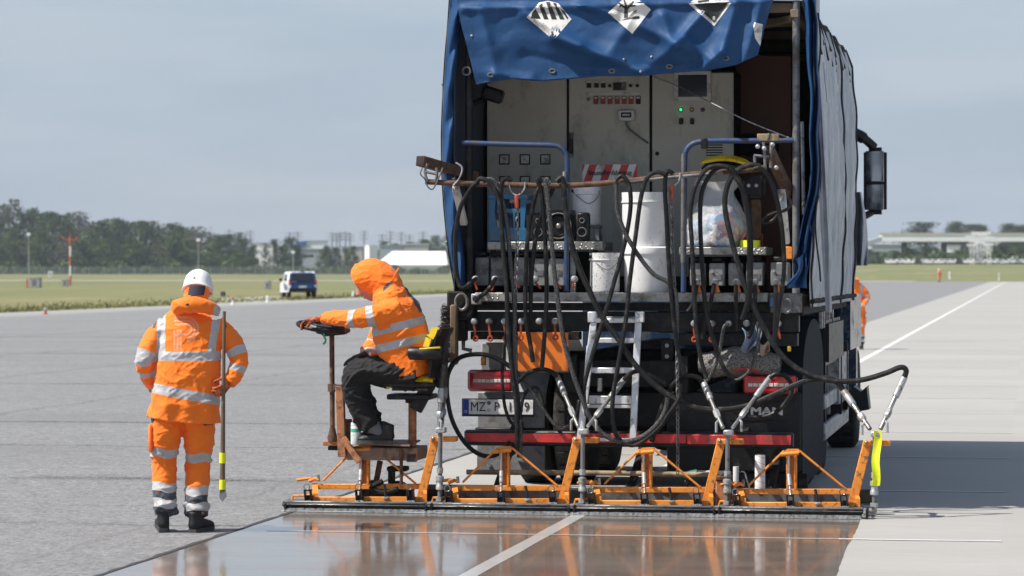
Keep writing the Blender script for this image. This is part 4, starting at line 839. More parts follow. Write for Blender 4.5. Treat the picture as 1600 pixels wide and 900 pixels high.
# --- handrails, hose rail and its swing arms
def rail(pts, y, r, mt, name): return tp(name, MB().tube(smooth_path([A(*p, y) for p in pts], 5), r, 10), mt)
rail([(722, 223), (750, 224), (820, 226), (862, 227), (875, 230), (884, 239), (886, 252), (886, 300), (885, 455)], YT - .0, .020, M['bluepipe'], 'handrail')
rail([(1240, 219), (1200, 220), (1130, 220), (1098, 221), (1082, 225), (1072, 236), (1070, 252), (1069, 320), (1068, 456)], YT - .0, .021, M['bluepipe'], 'handrail')
tp('rail_bracket', MB().cyl(A(1068, 240, YT - .04), A(1067, 410, YT - .04), .017, n=10), M['dull'])
tp('rail_clamp', pbox(1095, 216, 1105, 232, YT - .03, .06, .006), M['plastic']); tp('rail_bracket', MB().cyl(A(882, 268, YT - .03), A(882, 284, YT - .03), .014, n=8), M['galv'])
YR = 22.42
rp = rail([(665, 284), (720, 286.5), (800, 289), (880, 290), (960, 285), (1040, 276), (1110, 270), (1165, 266), (1197, 262)], YR, .021, M['rust'], 'hose_rail')
rail([(968, 287), (1040, 278), (1130, 270)], YR - .012, .014, M['dull'], 'rail_splint')
tp('swing_arm', MB().beam(A(656, 251, YR - .02), A(742, 276, YT + .25), .075, .075, bev=.004), M['rust']); c = A(656, 251, YR - .02)
d = (A(742, 276, YT + .25) - A(656, 251, YR - .02)).normalized(); tp('arm_opening', MB().box(c - d * .001, (.058, .004, .058), Vector((0, 1, 0)).rotation_difference(d).to_matrix(), 0), M['ink'])
for pts in ([(668, 256), (664, 268), (668, 284)], [(682, 262), (683, 272), (681, 284)], [(664, 268), (672, 270), (683, 272)]): tp('arm_link', MB().tube(smooth_path([A(*p, YR - .02) for p in pts], 4), .011, 8), M['dull'])
tp('arm_chain', MB().tube(smooth_path([A(*p, YR - .03) for p in ((660, 262), (657, 272), (664, 280), (668, 291), (675, 296), (681, 288), (688, 272), (692, 262))], 6), .006, 6), M['dull'])
tp('hose_clamp', MB().tube(smooth_path([A(*p, YR - .02) for p in ((712, 254), (722, 262), (718, 278), (708, 290))], 5), .007, 6), M['galv'])
tp('gas_strut', MB().beam(A(712, 292, YR + .05), A(725, 350, YT), .055, .04, bev=.006), M['label']); tp('gas_strut', MB().cyl(A(709, 278, YR + .03), A(713, 296, YR + .05), .012, n=8), M['steel'])
tp('swing_arm', MB().beam(A(1200, 232, YR + .03), A(1232, 300, YT + .1), .07, .07, bev=.004), M['rust']); tp('arm_head', pbox(1183, 209, 1216, 220, YR, .08, .004), M['wood'])
for p, q in (((1193, 222), (1196, 264)), ((1205, 222), (1204, 262)), ((1178, 243), (1202, 245)), ((1179, 243), (1180, 262)), ((1200, 218), (1202, 208))): tp('arm_link', MB().cyl(A(*p, YR), A(*q, YR), .011, n=8), M['dull'])
for px, py in ((1194, 232), (1207, 226), (1213, 262), (1184, 229)): tp('bolt', MB().ball(A(px, py, YR - .03), .018, 8), M['galv'])
tp('lift_cylinder', MB().beam(A(1222, 300, YR + .1), A(1229, 380, YT - .03), .05, .045, bev=.008), M['label']); tp('lift_cylinder', MB().cyl(A(1221, 296, YR + .08), A(1222, 325, YR + .08), .028, n=10), M['galv'])
tp('arm_foot', pbox(1222, 385, 1238, 405, YT - .06, .06, .006), M['orange'])
tp('hose_loop', MB().tube(smooth_path([A(*p, YR + .02) for p in ((1230, 305), (1236, 318), (1228, 328), (1212, 332), (1198, 338), (1190, 346), (1196, 349), (1208, 344), (1216, 334))], 5), .012, 8), M['hose_grey'])
tp('side_tube', MB().cyl(A(1253, 190, YT + .2), A(1256, 335, YT + .2), .014, n=8), M['galv'])
tp('blue_rag', MB().sheet(lambda u, v: A(1238 + 22 * u + 8 * math.sin(v * 5) * (1 - u), 395 + 55 * v + 14 * (1 - u) * (1 - v), YT - .05 + .04 * math.sin(u * 9 + v * 3)), 14, 14, .005), M['tarp'], ang=80)
# --- warning sign, hazard board, plate, lamps, bumper
a = A(910, 258, YT + .8); sg = pbox(910, 257, 996, 283, YT + .8, .006, .001); SG = tp('warning_sign', sg, M['label'])
M['signred'] = mat('sign_red', (.50, .02, .025), .4, var=.1, dirt=(.2, .05, .05), damt=.3)
for k in range(4):
    q = [(912 + 25 * k, 283), (924 + 25 * k, 283), (933 + 25 * k, 257), (921 + 25 * k, 257)]
    q = [(min(996, max(910, x)), y) for x, y in q]
    if k == 3: q = [(986, 283), (996, 283), (996, 257), (995, 257)]
    tp('sign_stripe', MB().prism([A(*p, YT + .797) for p in q], (0, .002, 0)), M['signred'], SG)
tp('sign_stripe', MB().prism([A(*p, YT + .797) for p in ((910, 270), (910, 257), (914, 257))], (0, .002, 0)), M['signred'], SG)
tp('lettering', text_mb('Baustellenfahrzeug', .058, A(953, 270, YT + .788), (1, 0, 0), (0, 0, 1), .003, sx=.78), M['ink'], SG)
HB = tp('hazard_board', pbox(809, 519, 888, 580, YT - .005, .012, .003), M['hazorange']); tp('board_frame', pbox(807, 579.5, 889, 582, YT - .012, .02, .002), M['dull'], HB); tp('board_seam', pbox(847.6, 520, 848.6, 579, YT - .008, .003, .0005), M['deep'], HB)
def tail_light(px0, py0, px1, py1):
    o = tp('tail_light', pbox(px0, py0, px1, py1, YT + .02, .09, .02), M['plastic']); tp('lens', pbox(px0 + 1.5, py0 + 1.5, px1 - 1.5, py1 - 1.5, YT + .005, .03, .014), M['redlens'], o)
    for k in range(9): x = px0 + 9 + (px1 - px0 - 12) * k / 9; tp('led', pbox(x, (py0 + py1) / 2 - 2.6, x + (px1 - px0) / 12.5, (py0 + py1) / 2 + 2.6, YT - .002, .01, .002), M['label'], o)
    for dy in (-9, 9): tp('lens_rib', pbox(px0 + 6, (py0 + py1) / 2 + dy - .8, px1 - 6, (py0 + py1) / 2 + dy + .8, YT + .0, .01, .001), M['redlens'], o)
tail_light(730, 578, 801, 612); tail_light(1160, 586, 1245, 617)
PL = tp('licence_plate', pbox(721.5, 622.5, 834.5, 651.5, YT + .02, .02, .004), M['plastic']); tp('plate_face', pbox(723, 624, 833, 648, YT + .014, .008, .002), M['white'], PL)
tp('euro_band', pbox(723.2, 624.2, 732.5, 647.8, YT + .0115, .004, .001), M['euroblue'], PL)
pm = A(778, 636, YT + .010)
tp('plate_lettering', text_mb('MZ', .098, A(747, 636.2, YT + .0105), (1, 0, 0), (0, 0, 1), .002, sx=.86), M['ink'], PL); tp('plate_lettering', text_mb('P', .098, A(776, 636.2, YT + .0105), (1, 0, 0), (0, 0, 1), .002, sx=.86), M['ink'], PL)
tp('plate_lettering', text_mb('1719', .098, A(810, 636.2, YT + .0105), (1, 0, 0), (0, 0, 1), .002, sx=.86), M['ink'], PL); tp('plate_lettering', text_mb('D', .028, A(728, 643, YT + .009), (1, 0, 0), (0, 0, 1), .001), M['white'], PL)
for py, mt in ((629.5, 'ledamber'), (641, 'galv')): c = A(764, py, YT + .013); tp('plate_seal', MB().cyl(c, c + Vector((0, -.003, 0)), .015, n=16), mat('green_seal', (.05, .16, .06), .5, bump=0) if mt == 'ledamber' else M['galv'], PL)
BP = tp('bumper', pbox(725, 672, 1239, 701, YT - .14, .10, .012), M['plastic']); tp('reflective_strip', pbox(727, 676.5, 896, 692, YT - .146, .008, .003), M['redtape'], BP); tp('reflective_strip', pbox(897, 677, 1072, 693, YT - .146, .008, .003), M['redtape'], BP); tp('reflective_strip', pbox(1073, 679, 1236, 695.5, YT - .146, .008, .003), M['redtape'], BP)
for px in (800, 1160): c = A(px, 690, YT); tp('bumper_bracket', MB().beam(c, c + Vector((0, .5, .15)), .08, .1), M['black'], BP)
# --- mudguards and panels
GP = tp('mudguard_panel', pbox(745, 612, 850, 737, YT + .28, .05, .01), M['greypaint']); tp('panel_fold', pbox(742, 668, 852, 684, YT + .26, .04, .008), M['black'], GP)
for px, py in ((765, 727), (832, 728)): c = A(px, py, YT + .28); tp('bolt', MB().cyl(c, c + Vector((0, -.012, 0)), .016, n=8), M['galv'], GP)
a = A(745, 600, YT + .3); b = A(800, 600, YT + .3); tp('mudguard', MB().sheet(lambda u, v: (a.x + (b.x - a.x) * (v * 1.9), YT + .32 + 2.6 * u, .66 + .62 * math.sin(min(math.pi, u * 3.14)) ** .6), 24, 4, .01), M['greypaint'], ang=60)
tp('bracket_arm', pbox(752, 535, 790, 612, YT + .25, .03, .008), M['greypaint'])
MG = tp('mudguard_panel', pbox(1042, 612, 1252, 738, YT + .16, .05, .012), M['plastic']); tp('mudflap', pbox(1150, 738, 1262, 772, YT + .18, .03, .008), M['rubber'], MG)
tp('panel_recess', pbox(1140, 627, 1240, 658, YT + .152, .008, .004), M['plastic'], MG)
tp('lettering', text_mb('MAN', .078, A(1198, 643, YT + .148), (1, 0, 0), (0, 0, 1), .004, sx=1.42, bold=.003), M['label'], MG)
x1 = A(1252, 600, YT + .2).x; m = MB(); prof = []
for i in range(13): th = math.pi * i / 12; prof.append((24.15 - 1.20 * math.cos(th), .78 + .62 * math.sin(th) ** .7))
m.prism([(x1 - .30, y, z) for y, z in prof] + [(x1 - .30, 25.3, .16), (x1 - .30, 22.96, .16)], (.31, 0, 0)); tp('wheel_cover', m, mat('dark_cover_plastic', (.010, .012, .017), .75, var=.2, dirt=(.022, .022, .024), damt=.2, spec=.15), ang=30)
tp('toolbox', MB().span((x1 - .5, 25.7, .98), (x1 + .03, 27.75, 1.36), .03), M['plastic']); tp('toolbox_bracket', MB().beam((x1 - .0, 25.9, 1.36), (x1 - .0, 25.9, 1.52), .05, .05), M['galv'])
for y in (25.2, 25.45, 26.6): tp('hanger', MB().span((x1 - .02, y, 1.3), (x1 + .01, y + .06, 1.58), .004), M['galv'])
tp('side_sill', MB().span((xr - .05, YT + .1, 1.44), (xr + .0, 28.3, 1.60), .01), M['deep'])
FT = tp('fuel_tank', MB().span((x1 - .62, 27.2, .50), (x1 + .02, 28.75, 1.12), .09), M['galv'])
for y in (27.5, 28.4): tp('tank_strap', MB().span((x1 - .63, y, .49), (x1 + .03, y + .06, 1.13), .01), M['black'], FT)
tp('side_guard', MB().span((x1 - .03, 25.6, .62), (x1 + .01, 27.1, .74), .008), M['galv']); tp('side_guard', MB().span((x1 - .03, 25.6, .36), (x1 + .01, 28.9, .50), .008), M['galv'])
tp('side_guard_post', MB().span((x1 - .07, 26.2, .36), (x1 - .03, 26.28, 1.0), .004), M['black'])
# --- wheels
def wheel(x0, x1_, y, r=.51):
    m = MB(); m.lathe([(r * .60, 0), (r * .90, 0), (r * .985, .03), (r, .07), (r, (x1_ - x0) - .07), (r * .985, (x1_ - x0) - .03), (r * .90, x1_ - x0), (r * .60, x1_ - x0)], (x0, y, r), (1, 0, 0), 40); w = tp('wheel', m, M['tyre'])
    m = MB(); m.lathe([(r * .60, .02), (r * .56, .05), (r * .2, .12), (r * .2, x1_ - x0 - .10), (r * .56, x1_ - x0 - .03), (r * .60, x1_ - x0 - .02)], (x0, y, r), (1, 0, 0), 24); tp('rim', m, M['dull'], w)
    m = MB()
    for k in range(24): a = 2 * math.pi * k / 24; m.box((x0 + (x1_ - x0) / 2, y + (r + .002) * math.cos(a), r + (r + .002) * math.sin(a)), ((x1_ - x0) * .72, .05, .018), Matrix.Rotation(a + math.pi / 2, 3, 'X'), .003)
    tp('tread', m, M['tyre'], w)
yw = G(800, 752).y
for y in (yw, yw + 1.38):
    for s in (-1, 1):
        for a, b in ((.60, .89), (.93, 1.22)): wheel(XC + (s * a if s > 0 else -b), XC + (s * b if s > 0 else -a), y)
    tp('axle', MB().cyl((XC - .65, y, .51), (XC + .65, y, .51), .08, n=12), M['deep']); tp('differential', MB().ball((XC, y, .51), (.24, .26, .24), 14), M['deep'])
yf = G(1312, 698).y
for s in (-1, 1): wheel(XC + (s * .98 if s > 0 else -1.29), XC + (1.29 if s > 0 else -.98), yf)
# --- driver's cab seen past the load
CABW = 1.20; y0, y1 = 28.9, 31.5
m = MB(); side = [(y0, .95), (y0, 3.3), (y0 + .25, 3.55), (y1 - .5, 3.50), (y1 - .1, 2.2), (y1, 1.1), (y1, .5), (yf + .62, .5), (yf + .55, .95), (yf - .55, 1.1), (yf - .62, .8)]
m.prism([(XC - CABW, y, z) for y, z in side], (2 * CABW, 0, 0)); CABO = tp('driver_cab', m, M['navy'], ang=30)
for s in (-1, 1): tp('side_window', MB().prism([(XC + s * (CABW + .002), y, z) for y, z in ((y0 + .9, 2.15), (y1 - .35, 2.05), (y1 - .6, 2.95), (y0 + .9, 2.95))], (s * .012, 0, 0)), M['glass'], CABO)
tp('wind_deflector', MB().span((XC + CABW + .01, y0 - .35, 1.5), (XC + CABW + .06, y0 + .3, 3.3), .02), M['navy'], CABO)
tp('front_mudguard', MB().span((XC + .95, yf - .95, .55), (XC + 1.32, yf - .62, 1.35), .05), M['navy'], CABO)
tp('cab_side_skirt', MB().span((XC + 1.16, y0 - .2, .95), (XC + 1.34, yf - .3, 1.6), .08), M['navy'], CABO)
tp('cab_step', MB().prism([A(1326, 612, 28.2), A(1334, 604, 28.2), A(1345, 612, 28.2), A(1354, 604, 28.2), A(1356, 622, 28.2), A(1358, 640, 28.2), A(1327, 646, 28.2)], (0, .35, 0)), M['plastic'], CABO)
ym = 30.9
mr = tp('wing_mirror', pbox(1349, 230, 1385, 335, ym, .16, .05), M['plastic'], CABO); tp('mirror_glass', pbox(1352, 236, 1381, 284, ym - .008, .014, .006), M['mirror'], CABO); tp('mirror_glass', pbox(1352, 288, 1381, 328, ym - .008, .014, .006), M['mirror'], CABO)
tp('mirror_arm', MB().tube(smooth_path([A(1318, 205, ym), A(1338, 210, ym), A(1352, 218, ym), A(1366, 230, ym + .05)], 5), [.075] * 5 + [.06] * 5 + [.045] * 6, 10), M['plastic'], CABO); tp('mirror_arm', MB().tube(smooth_path([A(1322, 340, ym), A(1345, 340, ym), A(1362, 332, ym + .05)], 5), .035, 8), M['plastic'], CABO)
t = NT('water_spray'); n_ = t.noise(55, 4, .7, (1, .25, .25)); t.set(col=(.42, .43, .44), rough=.4); t.link(t.rng(n_, .35, .72, .06, .42), t.b.inputs['Alpha']); M['spray'] = t.m
# ================================================================== SPRAY BAR FRAMES (built once, copied three times)
YFB, YFR = 22.17, 22.34          # lower (near) and upper (far) beam of a frame
def P4(px, py, y): return A(px, py, y)
def make_frame():
    e = thing('spray_frame', G(590, 803), '', 'spray frame', 'orange spray frames in a row'); q = lambda n, m, mt='orange', p=None: obj(n, m, M[mt], p or e)
    q('upper_beam', MB().beam(P4(492, 760, YFR), P4(668, 760, YFR), .045, .040)); q('lower_beam', MB().beam(P4(490, 780, YFB), P4(660, 780, YFB), .04, .038))
    for px0, px1 in ((488, 497), (661, 667)): q('end_plate', MB().prism([P4(px0, 755, YFR), P4(px0, 768, YFR), P4(px0, 784, YFB), P4(px0, 771, YFB)], (P4(px1, 760, YFB) - P4(px0, 760, YFB))))
    mz = P4(570, 757, YFR); mt_ = P4(570, 703, YFR)
    for dx in (-.028, .028): q('mast', MB().beam(mz + Vector((dx, 0, 0)), mt_ + Vector((dx, 0, 0)), .020, .05, (0, 1, 0), .003))
    q('mast_web', MB().beam(mz + Vector((0, .02, 0)), mt_ + Vector((0, .02, 0)), .040, .008, (0, 1, 0), .001))
    q('top_bracket', MB().tube([P4(552, 703.5, YFR - .05), P4(579, 701, YFR - .05)], .016, 10)); q('top_bracket', MB().prism([P4(x, y, YFR - .03) for x, y in ((556, 699), (562, 695.5), (578, 695.5), (583, 700), (576, 702), (560, 702))], (0, .06, 0)))
    for a, b in (((558, 698), (505, 751)), ((581, 698), (650, 756))): q('tie_rod', MB().cyl(P4(*a, YFR - .02), P4(*b, YFR - .02), .0085, n=8))
    tb = [P4(564, 704, YFR - .05), P4(564, 735, YFR - .06), P4(563, 752, YFB + .02), P4(563, 768, YFB - .02)]; o = q('turnbuckle', MB().tube(tb, .009, 8), 'steel'); q('turnbuckle_body', MB().tube(tb[1:3], .016, 10), 'galv', o)
    a, b = P4(658, 777, YFB + .06), P4(681, 682, YFB + .06); q('slanted_arm', MB().beam(a, b, .020, .062, (1, 0, .2), .004)); q('slanted_arm', MB().beam(a + Vector((-.012, .05, 0)), b + Vector((-.012, .05, 0)), .012, .05, (1, 0, .2), .003))
    q('arm_plate', pbox(672, 682, 712, 690.5, YFB + .02, .10, .005)); q('bolt', MB().ball(P4(677, 685, YFB + .02), .014, 8), 'steel')
    for px in (482, 562, 642):
        k = MB(); c = P4(px, 778, YFB - .05)
        for s in (-.022, .022): k.box(c + Vector((s, 0, 0)), (.010, .05, .125), Matrix.Rotation(R(-6), 3, 'Y'), .003)
        k.box(c + Vector((0, 0, .058)), (.05, .05, .012), None, .002); k.box(c + Vector((.004, .015, -.02)), (.04, .012, .08), None, .002)
        o = q('caster_bracket', k, 'plastic'); q('pivot_pin', MB().cyl(c + Vector((-.03, -.014, -.028)), c + Vector((.032, -.014, -.028)), .013, n=10), 'steel', o); q('pivot_nut', MB().cyl(c + Vector((0, -.035, -.028)), c + Vector((0, -.01, -.028)), .014, n=6), 'steel', o)
        q('shackle', MB().tube([c + Vector((-.012 + .022 * math.cos(t), -.005, .082 + .022 * math.sin(t))) for t in [i * .5236 for i in range(12)]], .004, 6, True), 'steel')
    q('clamp_handle', MB().cyl(P4(464, 750, YFR), P4(487, 747, YFR), .012, n=8)); q('clamp_handle', MB().tube([P4(483, 752, YFR - .02), P4(492, 748, YFR - .02), P4(498, 750, YFR - .02)], .014, 8)); q('clamp_screw', MB().cyl(P4(497, 742, YFR - .02), P4(498, 752, YFR - .02), .011, n=8), 'steel')
    q('toggle_lever', MB().tube([P4(600, 757, YFB), P4(602, 768, YFB - .02), P4(603, 777, YFB - .03)], .011, 8), 'plastic'); q('toggle_foot', MB().lathe([(.024, 0), (.024, .008), (.012, .014)], P4(603, 779, YFB - .03), (0, 0, 1), 12), 'galv')
    # the bar itself: a dark trough with a rubber lip
    L = lambda px, py, y: P4(px, py, y)
    a, b = L(449, 787, YFB + .06), L(675, 788.5, YFB + .06); bar = q('spray_bar', MB().span((a.x, YFB - .10, .062), (b.x, YFB + .10, .078), .006), 'dull'); q('bar_trough', MB().span((a.x, YFB - .115, .032), (b.x, YFB - .02, .070), .012), 'black', bar); q('rubber_lip', MB().span((a.x + .01, YFB - .085, .006), (b.x - .01, YFB - .065, .036), .004), 'rubber', bar)
    obj('water_spray', MB().sheet(lambda u, v: (a.x + .01 + (b.x - a.x - .02) * u, YFB - .090 - .07 * v + .008 * math.sin(u * 90) * v, .034 - .030 * v), 90, 4, .001), M['spray'], bar, ang=80)
    q('bar_seam', MB().span((a.x, YFB - .119, .052), (b.x, YFB - .114, .056), .001), 'steel', bar)
    for px in (448.5, 676): c = P4(px, 794, YFB - .06); o = q('end_cap', MB().box(c, (.018, .13, .085), None, .004), 'plastic', bar); q('end_bolt', MB().cyl(c + Vector((-.03, -.05, -.02)), c + Vector((.03, -.05, -.02)), .010, n=6), 'steel', bar)
    q('guide_rod', MB().tube([P4(456, 785, YFB), P4(458, 775, YFB), P4(490, 774, YFB)], .010, 8))
    # the riser pipe, its fittings and the hose manifold on top
    py_ = YFB - .03; pipe = q('riser_pipe', MB().tube([P4(688, 676, py_), P4(687.5, 740, py_), P4(687, 790, py_)], .0165, 12), 'dull')
    q('pipe_union', MB().lathe([(.018, -.05), (.030, -.045), (.030, -.02), (.024, -.012), (.024, .012), (.031, .02), (.031, .05), (.019, .056)], P4(687.2, 755, py_), (0, 0, 1), 10), 'galv', pipe); q('pipe_union', MB().lathe([(.018, -.02), (.024, -.02), (.024, .02), (.018, .02)], P4(687.4, 735, py_), (0, 0, 1), 8), 'galv', pipe)
    q('pipe_elbow', MB().tube(smooth_path([P4(687, 780, py_), P4(687, 791, py_), P4(681, 794, py_ - .03), P4(676, 794, py_ - .04)], 4), .020, 10), 'steel', pipe); q('pipe_union', MB().lathe([(.018, -.014), (.028, -.014), (.028, .014), (.018, .014)], P4(687, 780, py_), (0, 0, 1), 6), 'galv', pipe)
    q('manifold_block', pbox(680.5, 668, 695.5, 677, py_ - .035, .07, .008), 'galv', pipe)
    return e
F0 = make_frame(); FR = [F0] + [copy_tree(F0) for _ in range(3)]
base = F0.location.copy(); pitch = (A(1366, 700, YFB).x - A(688, 700, YFB).x) / 3
FL = ['orange spray frame at the left end under the seated worker', 'orange spray frame under the licence plate, second from the left', 'orange spray frame below the ladder with tie rods, third from the left', 'orange spray frame at the right end with the yellow strap on its arm']
for i, f in enumerate(FR):
    f.location = base + Vector((pitch * i, 0, 0)); tag(f, FL[i])
def manifold(i): return A(688, 671, YFB - .03) + Vector((pitch * i, -0.0, 0))
CR = thing('carrier_beam', G(1000, 790), 'long dark grey carrier beam on the ground behind the orange frames', 'beam')
a, b = A(668, 768, YFR + .16), A(1372, 776, YFR + .16); obj('beam', MB().span((a.x, YFR + .12, .07), (b.x, YFR + .20, .18), .008), M['dull'], CR)
for px in (680, 905, 1128, 1350): c = A(px, 775, YFR + .1); obj('joint_plate', MB().box(c + Vector((0, .0, 0)), (.14, .03, .10), None, .006), M['deep'], CR)
for px in (770, 980, 1200): c = A(px, 770, YFR + .2); obj('support_strut', MB().beam(c + Vector((0, .05, -.04)), c + Vector((.06, .46, .32)), .05, .05), M['deep'], CR)
# yellow strap hanging on the right arm
def strap(u, v):
    py = 673 + 86 * u; px = 1371 + 8 * (v - .5) * 1.5 - 3 * u + 1.2 * math.sin(u * 9); return A(px, py, YFB - .075 + .012 * math.sin(u * 7) + .008 * math.sin(v * 3))
o = obj('lashing_strap', MB().sheet(strap, 40, 5, .004), M['neon'], ang=80); tag(o, 'neon yellow lashing strap hanging from the right end frame arm', 'strap')
# ================================================================== OPERATOR STATION
YO = 22.30
p = G(598, 775); ST = thing('operator_station', (A(600, 720, YO).x, YO, 0), 'rusty steering stand with platform, yellow seat and black steering wheel', 'operator stand')
q = lambda n, m, mt='rust', par=None, **k: obj(n, m, M[mt], par or ST, **k)
q('platform', pbox(541, 699, 652, 720, YO - .02, .40, .006), 'deckplate'); q('deck_plate', MB().prism([A(545, 692, YO - .06), A(640, 695, YO - .06), A(657, 687, YO + .36), A(560, 686, YO + .36)], (0, 0, -.012)), 'deckplate'); q('end_tube', pbox(635, 709, 650, 722, YO - .025, .05, .004), 'rust'); q('tube_mouth', pbox(637, 711, 647, 720, YO - .028, .01, .001), 'ink')
q('front_arm', pbox(504, 689, 540, 697, YO - .02, .10, .006), 'rustorange'); q('front_arm', pbox(512, 697, 545, 704, YO, .10, .006), 'deep')
q('front_post', MB().beam(A(531, 603, YO - .02), A(535, 714, YO - .02), .060, .05, (0, 1, 0), .004), 'rustorange'); q('front_brace', MB().beam(A(536, 684, YO - .04), A(562, 722, YO - .04), .05, .02, (0, 1, 0), .003), 'rustorange'); q('front_plate', pbox(538, 655, 548, 690, YO - .0, .05, .004))
col = q('steering_column', MB().cyl(A(518.5, 522, YO), A(519.5, 690, YO), .019, n=12)); q('column_boot', MB().lathe([(.035, 0), (.040, .03), (.030, .06), (.022, .10)], A(519.5, 690, YO), (0, 0, 1), 12), 'rust', col); q('column_bracket', pbox(513, 601, 538, 610, YO - .03, .06, .004), 'rust', col); q('column_sleeve', MB().cyl(A(519, 600, YO), A(519, 612, YO), .034, n=12), 'rust', col)
wc = A(505, 511, YO + .05); n_ = Vector((.16, -.10, 1)).normalized(); qr = Vector((0, 0, 1)).rotation_difference(n_); sw = q('steering_wheel', MB().tube([wc + qr @ Vector((.19 * math.cos(a), .19 * math.sin(a), 0)) for a in [i * math.pi / 16 for i in range(32)]], .016, 8, True), 'plastic')
for a in (.4, 2.5, 4.6): q('spoke', MB().beam(wc, wc + qr @ Vector((.19 * math.cos(a), .19 * math.sin(a), 0)), .03, .012), 'plastic', sw)
q('wheel_hub', MB().lathe([(.05, -.05), (.055, -.02), (.05, .012)], wc, n_, 14), 'plastic', sw); q('control_box', MB().box(A(523, 517, YO), (.18, .14, .07), Matrix.Rotation(R(-6), 3, 'Y'), .015), 'plastic', sw)
q('green_cord', MB().tube(smooth_path([A(507, 516, YO - .05), A(506, 524, YO - .07), A(508, 533, YO - .06), A(505, 538, YO - .06)], 4), .007, 6), 'greencord') if 'greencord' in M else None
q('rear_post', MB().cyl(A(644.5, 628, YO + .1), A(644.5, 697, YO + .1), .031, n=14), 'rustorange'); q('rear_leg', MB().tube([A(627, 702, YO - .03), A(627, 757, YO - .03)], .013, 8)); q('rear_leg', MB().beam(A(594, 720, YO + .1), A(588, 752, YO + .1), .04, .03)); q('hub_bracket', pbox(604, 729, 634, 737, YO + .08, .14, .008), 'deep'); q('hub_bracket', pbox(606, 735, 612, 757, YO + .08, .14, .004), 'deep')
c = A(622, 766, YO + .16); q('support_wheel', MB().lathe([(.06, -.045), (.10, -.04), (.105, 0), (.10, .04), (.06, .045)], (c.x, c.y, .105), (0, 1, 0), 20), 'tyre'); c = A(583, 766, YO + .2); q('support_wheel', MB().lathe([(.06, -.045), (.10, -.04), (.105, 0), (.10, .04), (.06, .045)], (c.x, c.y, .105), (0, 1, 0), 20), 'tyre')
q('hose_bundle', MB().tube(smooth_path([A(598, 752, YO), A(580, 762, YO), A(600, 770, YO), A(622, 764, YO)], 4), .02, 8), 'deep')
# seat
def cushion(px0, px1, py, th, y0, y1, tilt, nm, mt, par=None):
    def f(u, v):
        e = (1 - abs(2 * u - 1) ** 3) * (1 - abs(2 * v - 1) ** 3); a = A(px0 + (px1 - px0) * u, py + tilt * u, y0); return Vector((a.x, y0 + (y1 - y0) * v, a.z + th * e ** .5))
    return q(nm, MB().sheet(f, 16, 14, .05), mt, par, ang=60)
SE = cushion(603, 676, 598, .045, YO - .18, YO + .24, -5, 'seat_cushion', 'yellow'); q('seat_pan', pbox(600, 597, 680, 605, YO - .19, .44, .012), 'plastic', SE); q('seat_slide', pbox(604, 616, 672, 625, YO - .08, .3, .008), 'plastic', SE); q('seat_slide', pbox(612, 606, 668, 611, YO - .05, .3, .004), 'dull', SE)
q('suspension', MB().beam(A(655, 608, YO), A(673, 618, YO), .05, .30, bev=.006), 'plastic', SE); q('pedestal', pbox(633, 622, 658, 630, YO + .05, .12, .006), 'plastic', SE)
def backrest(u, v):
    py = 554 - 43 * u; bow = 1 - (2 * v - 1) ** 2; a = A(676 + 13 * u, py, YO); return Vector((a.x - .05 * (1 - bow) * (1 if u < .75 else .6), YO - .22 + .46 * v, a.z))
BR = q('seat_back', MB().sheet(backrest, 18, 14, .05), 'yellow', None, ang=60); q('back_shell', MB().sheet(lambda u, v: (backrest(.02 + u * .97, v) + Vector((.062, 0, 0))) if u > .3 else (backrest(.02 + u * .97, v) + Vector((.062 - .02 * (.3 - u), 0, -.55 * (.3 - u)))), 16, 12, .02), 'plastic', BR, ang=60)
q('armrest', MB().tube(smooth_path([A(642, 552, YO - .24), A(650, 552, YO - .25), A(672, 552, YO - .25), A(690, 550, YO - .23)], 4), .05, 12), 'plastic', BR); q('armrest_pad', MB().beam(A(643, 548, YO - .25), A(688, 545, YO - .25), .08, .025, bev=.01), 'plastic', BR); q('armrest_edge', MB().beam(A(655, 545.5, YO - .285), A(688, 543, YO - .285), .012, .014, bev=.004), 'yellow', BR)
q('back_bracket', MB().beam(A(693, 508, YO), A(690, 606, YO), .06, .16, (0, 1, 0), .01), 'plastic', BR)
# riser behind the seat at the left end (fed by a braided pipe)
# jar by the shoe
p = A(556, 694, YO - .075); J = thing('paint_jar', p, 'white and green jar standing on the rusty platform beside the shoe', 'jar')
M['jarlabel'] = mat('jar_label', (.66, .70, .68), .4, var=.08, dirt=(.25, .36, .30), damt=.4, ds=30); M['greencord'] = mat('green_cord', (.05, .42, .24), .6, bump=0)
obj('jar_body', MB().lathe([(.036, 0), (.038, .01), (.038, .13), (.034, .14)], p, n=20), M['jarlabel'], J); obj('lid', MB().lathe([(.037, .14), (.037, .158), (.034, .16)], p, n=20), M['white'], J); obj('label_band', MB().lathe([(.0385, .09), (.0385, .115)], p, n=20, caps=False), M['greencord'], J)
q('cord', MB().tube(smooth_path([A(508, 514, YO - .1), A(506, 524, YO - .12), A(509, 532, YO - .11), A(505, 538, YO - .11)], 4), .008, 6), 'greencord')
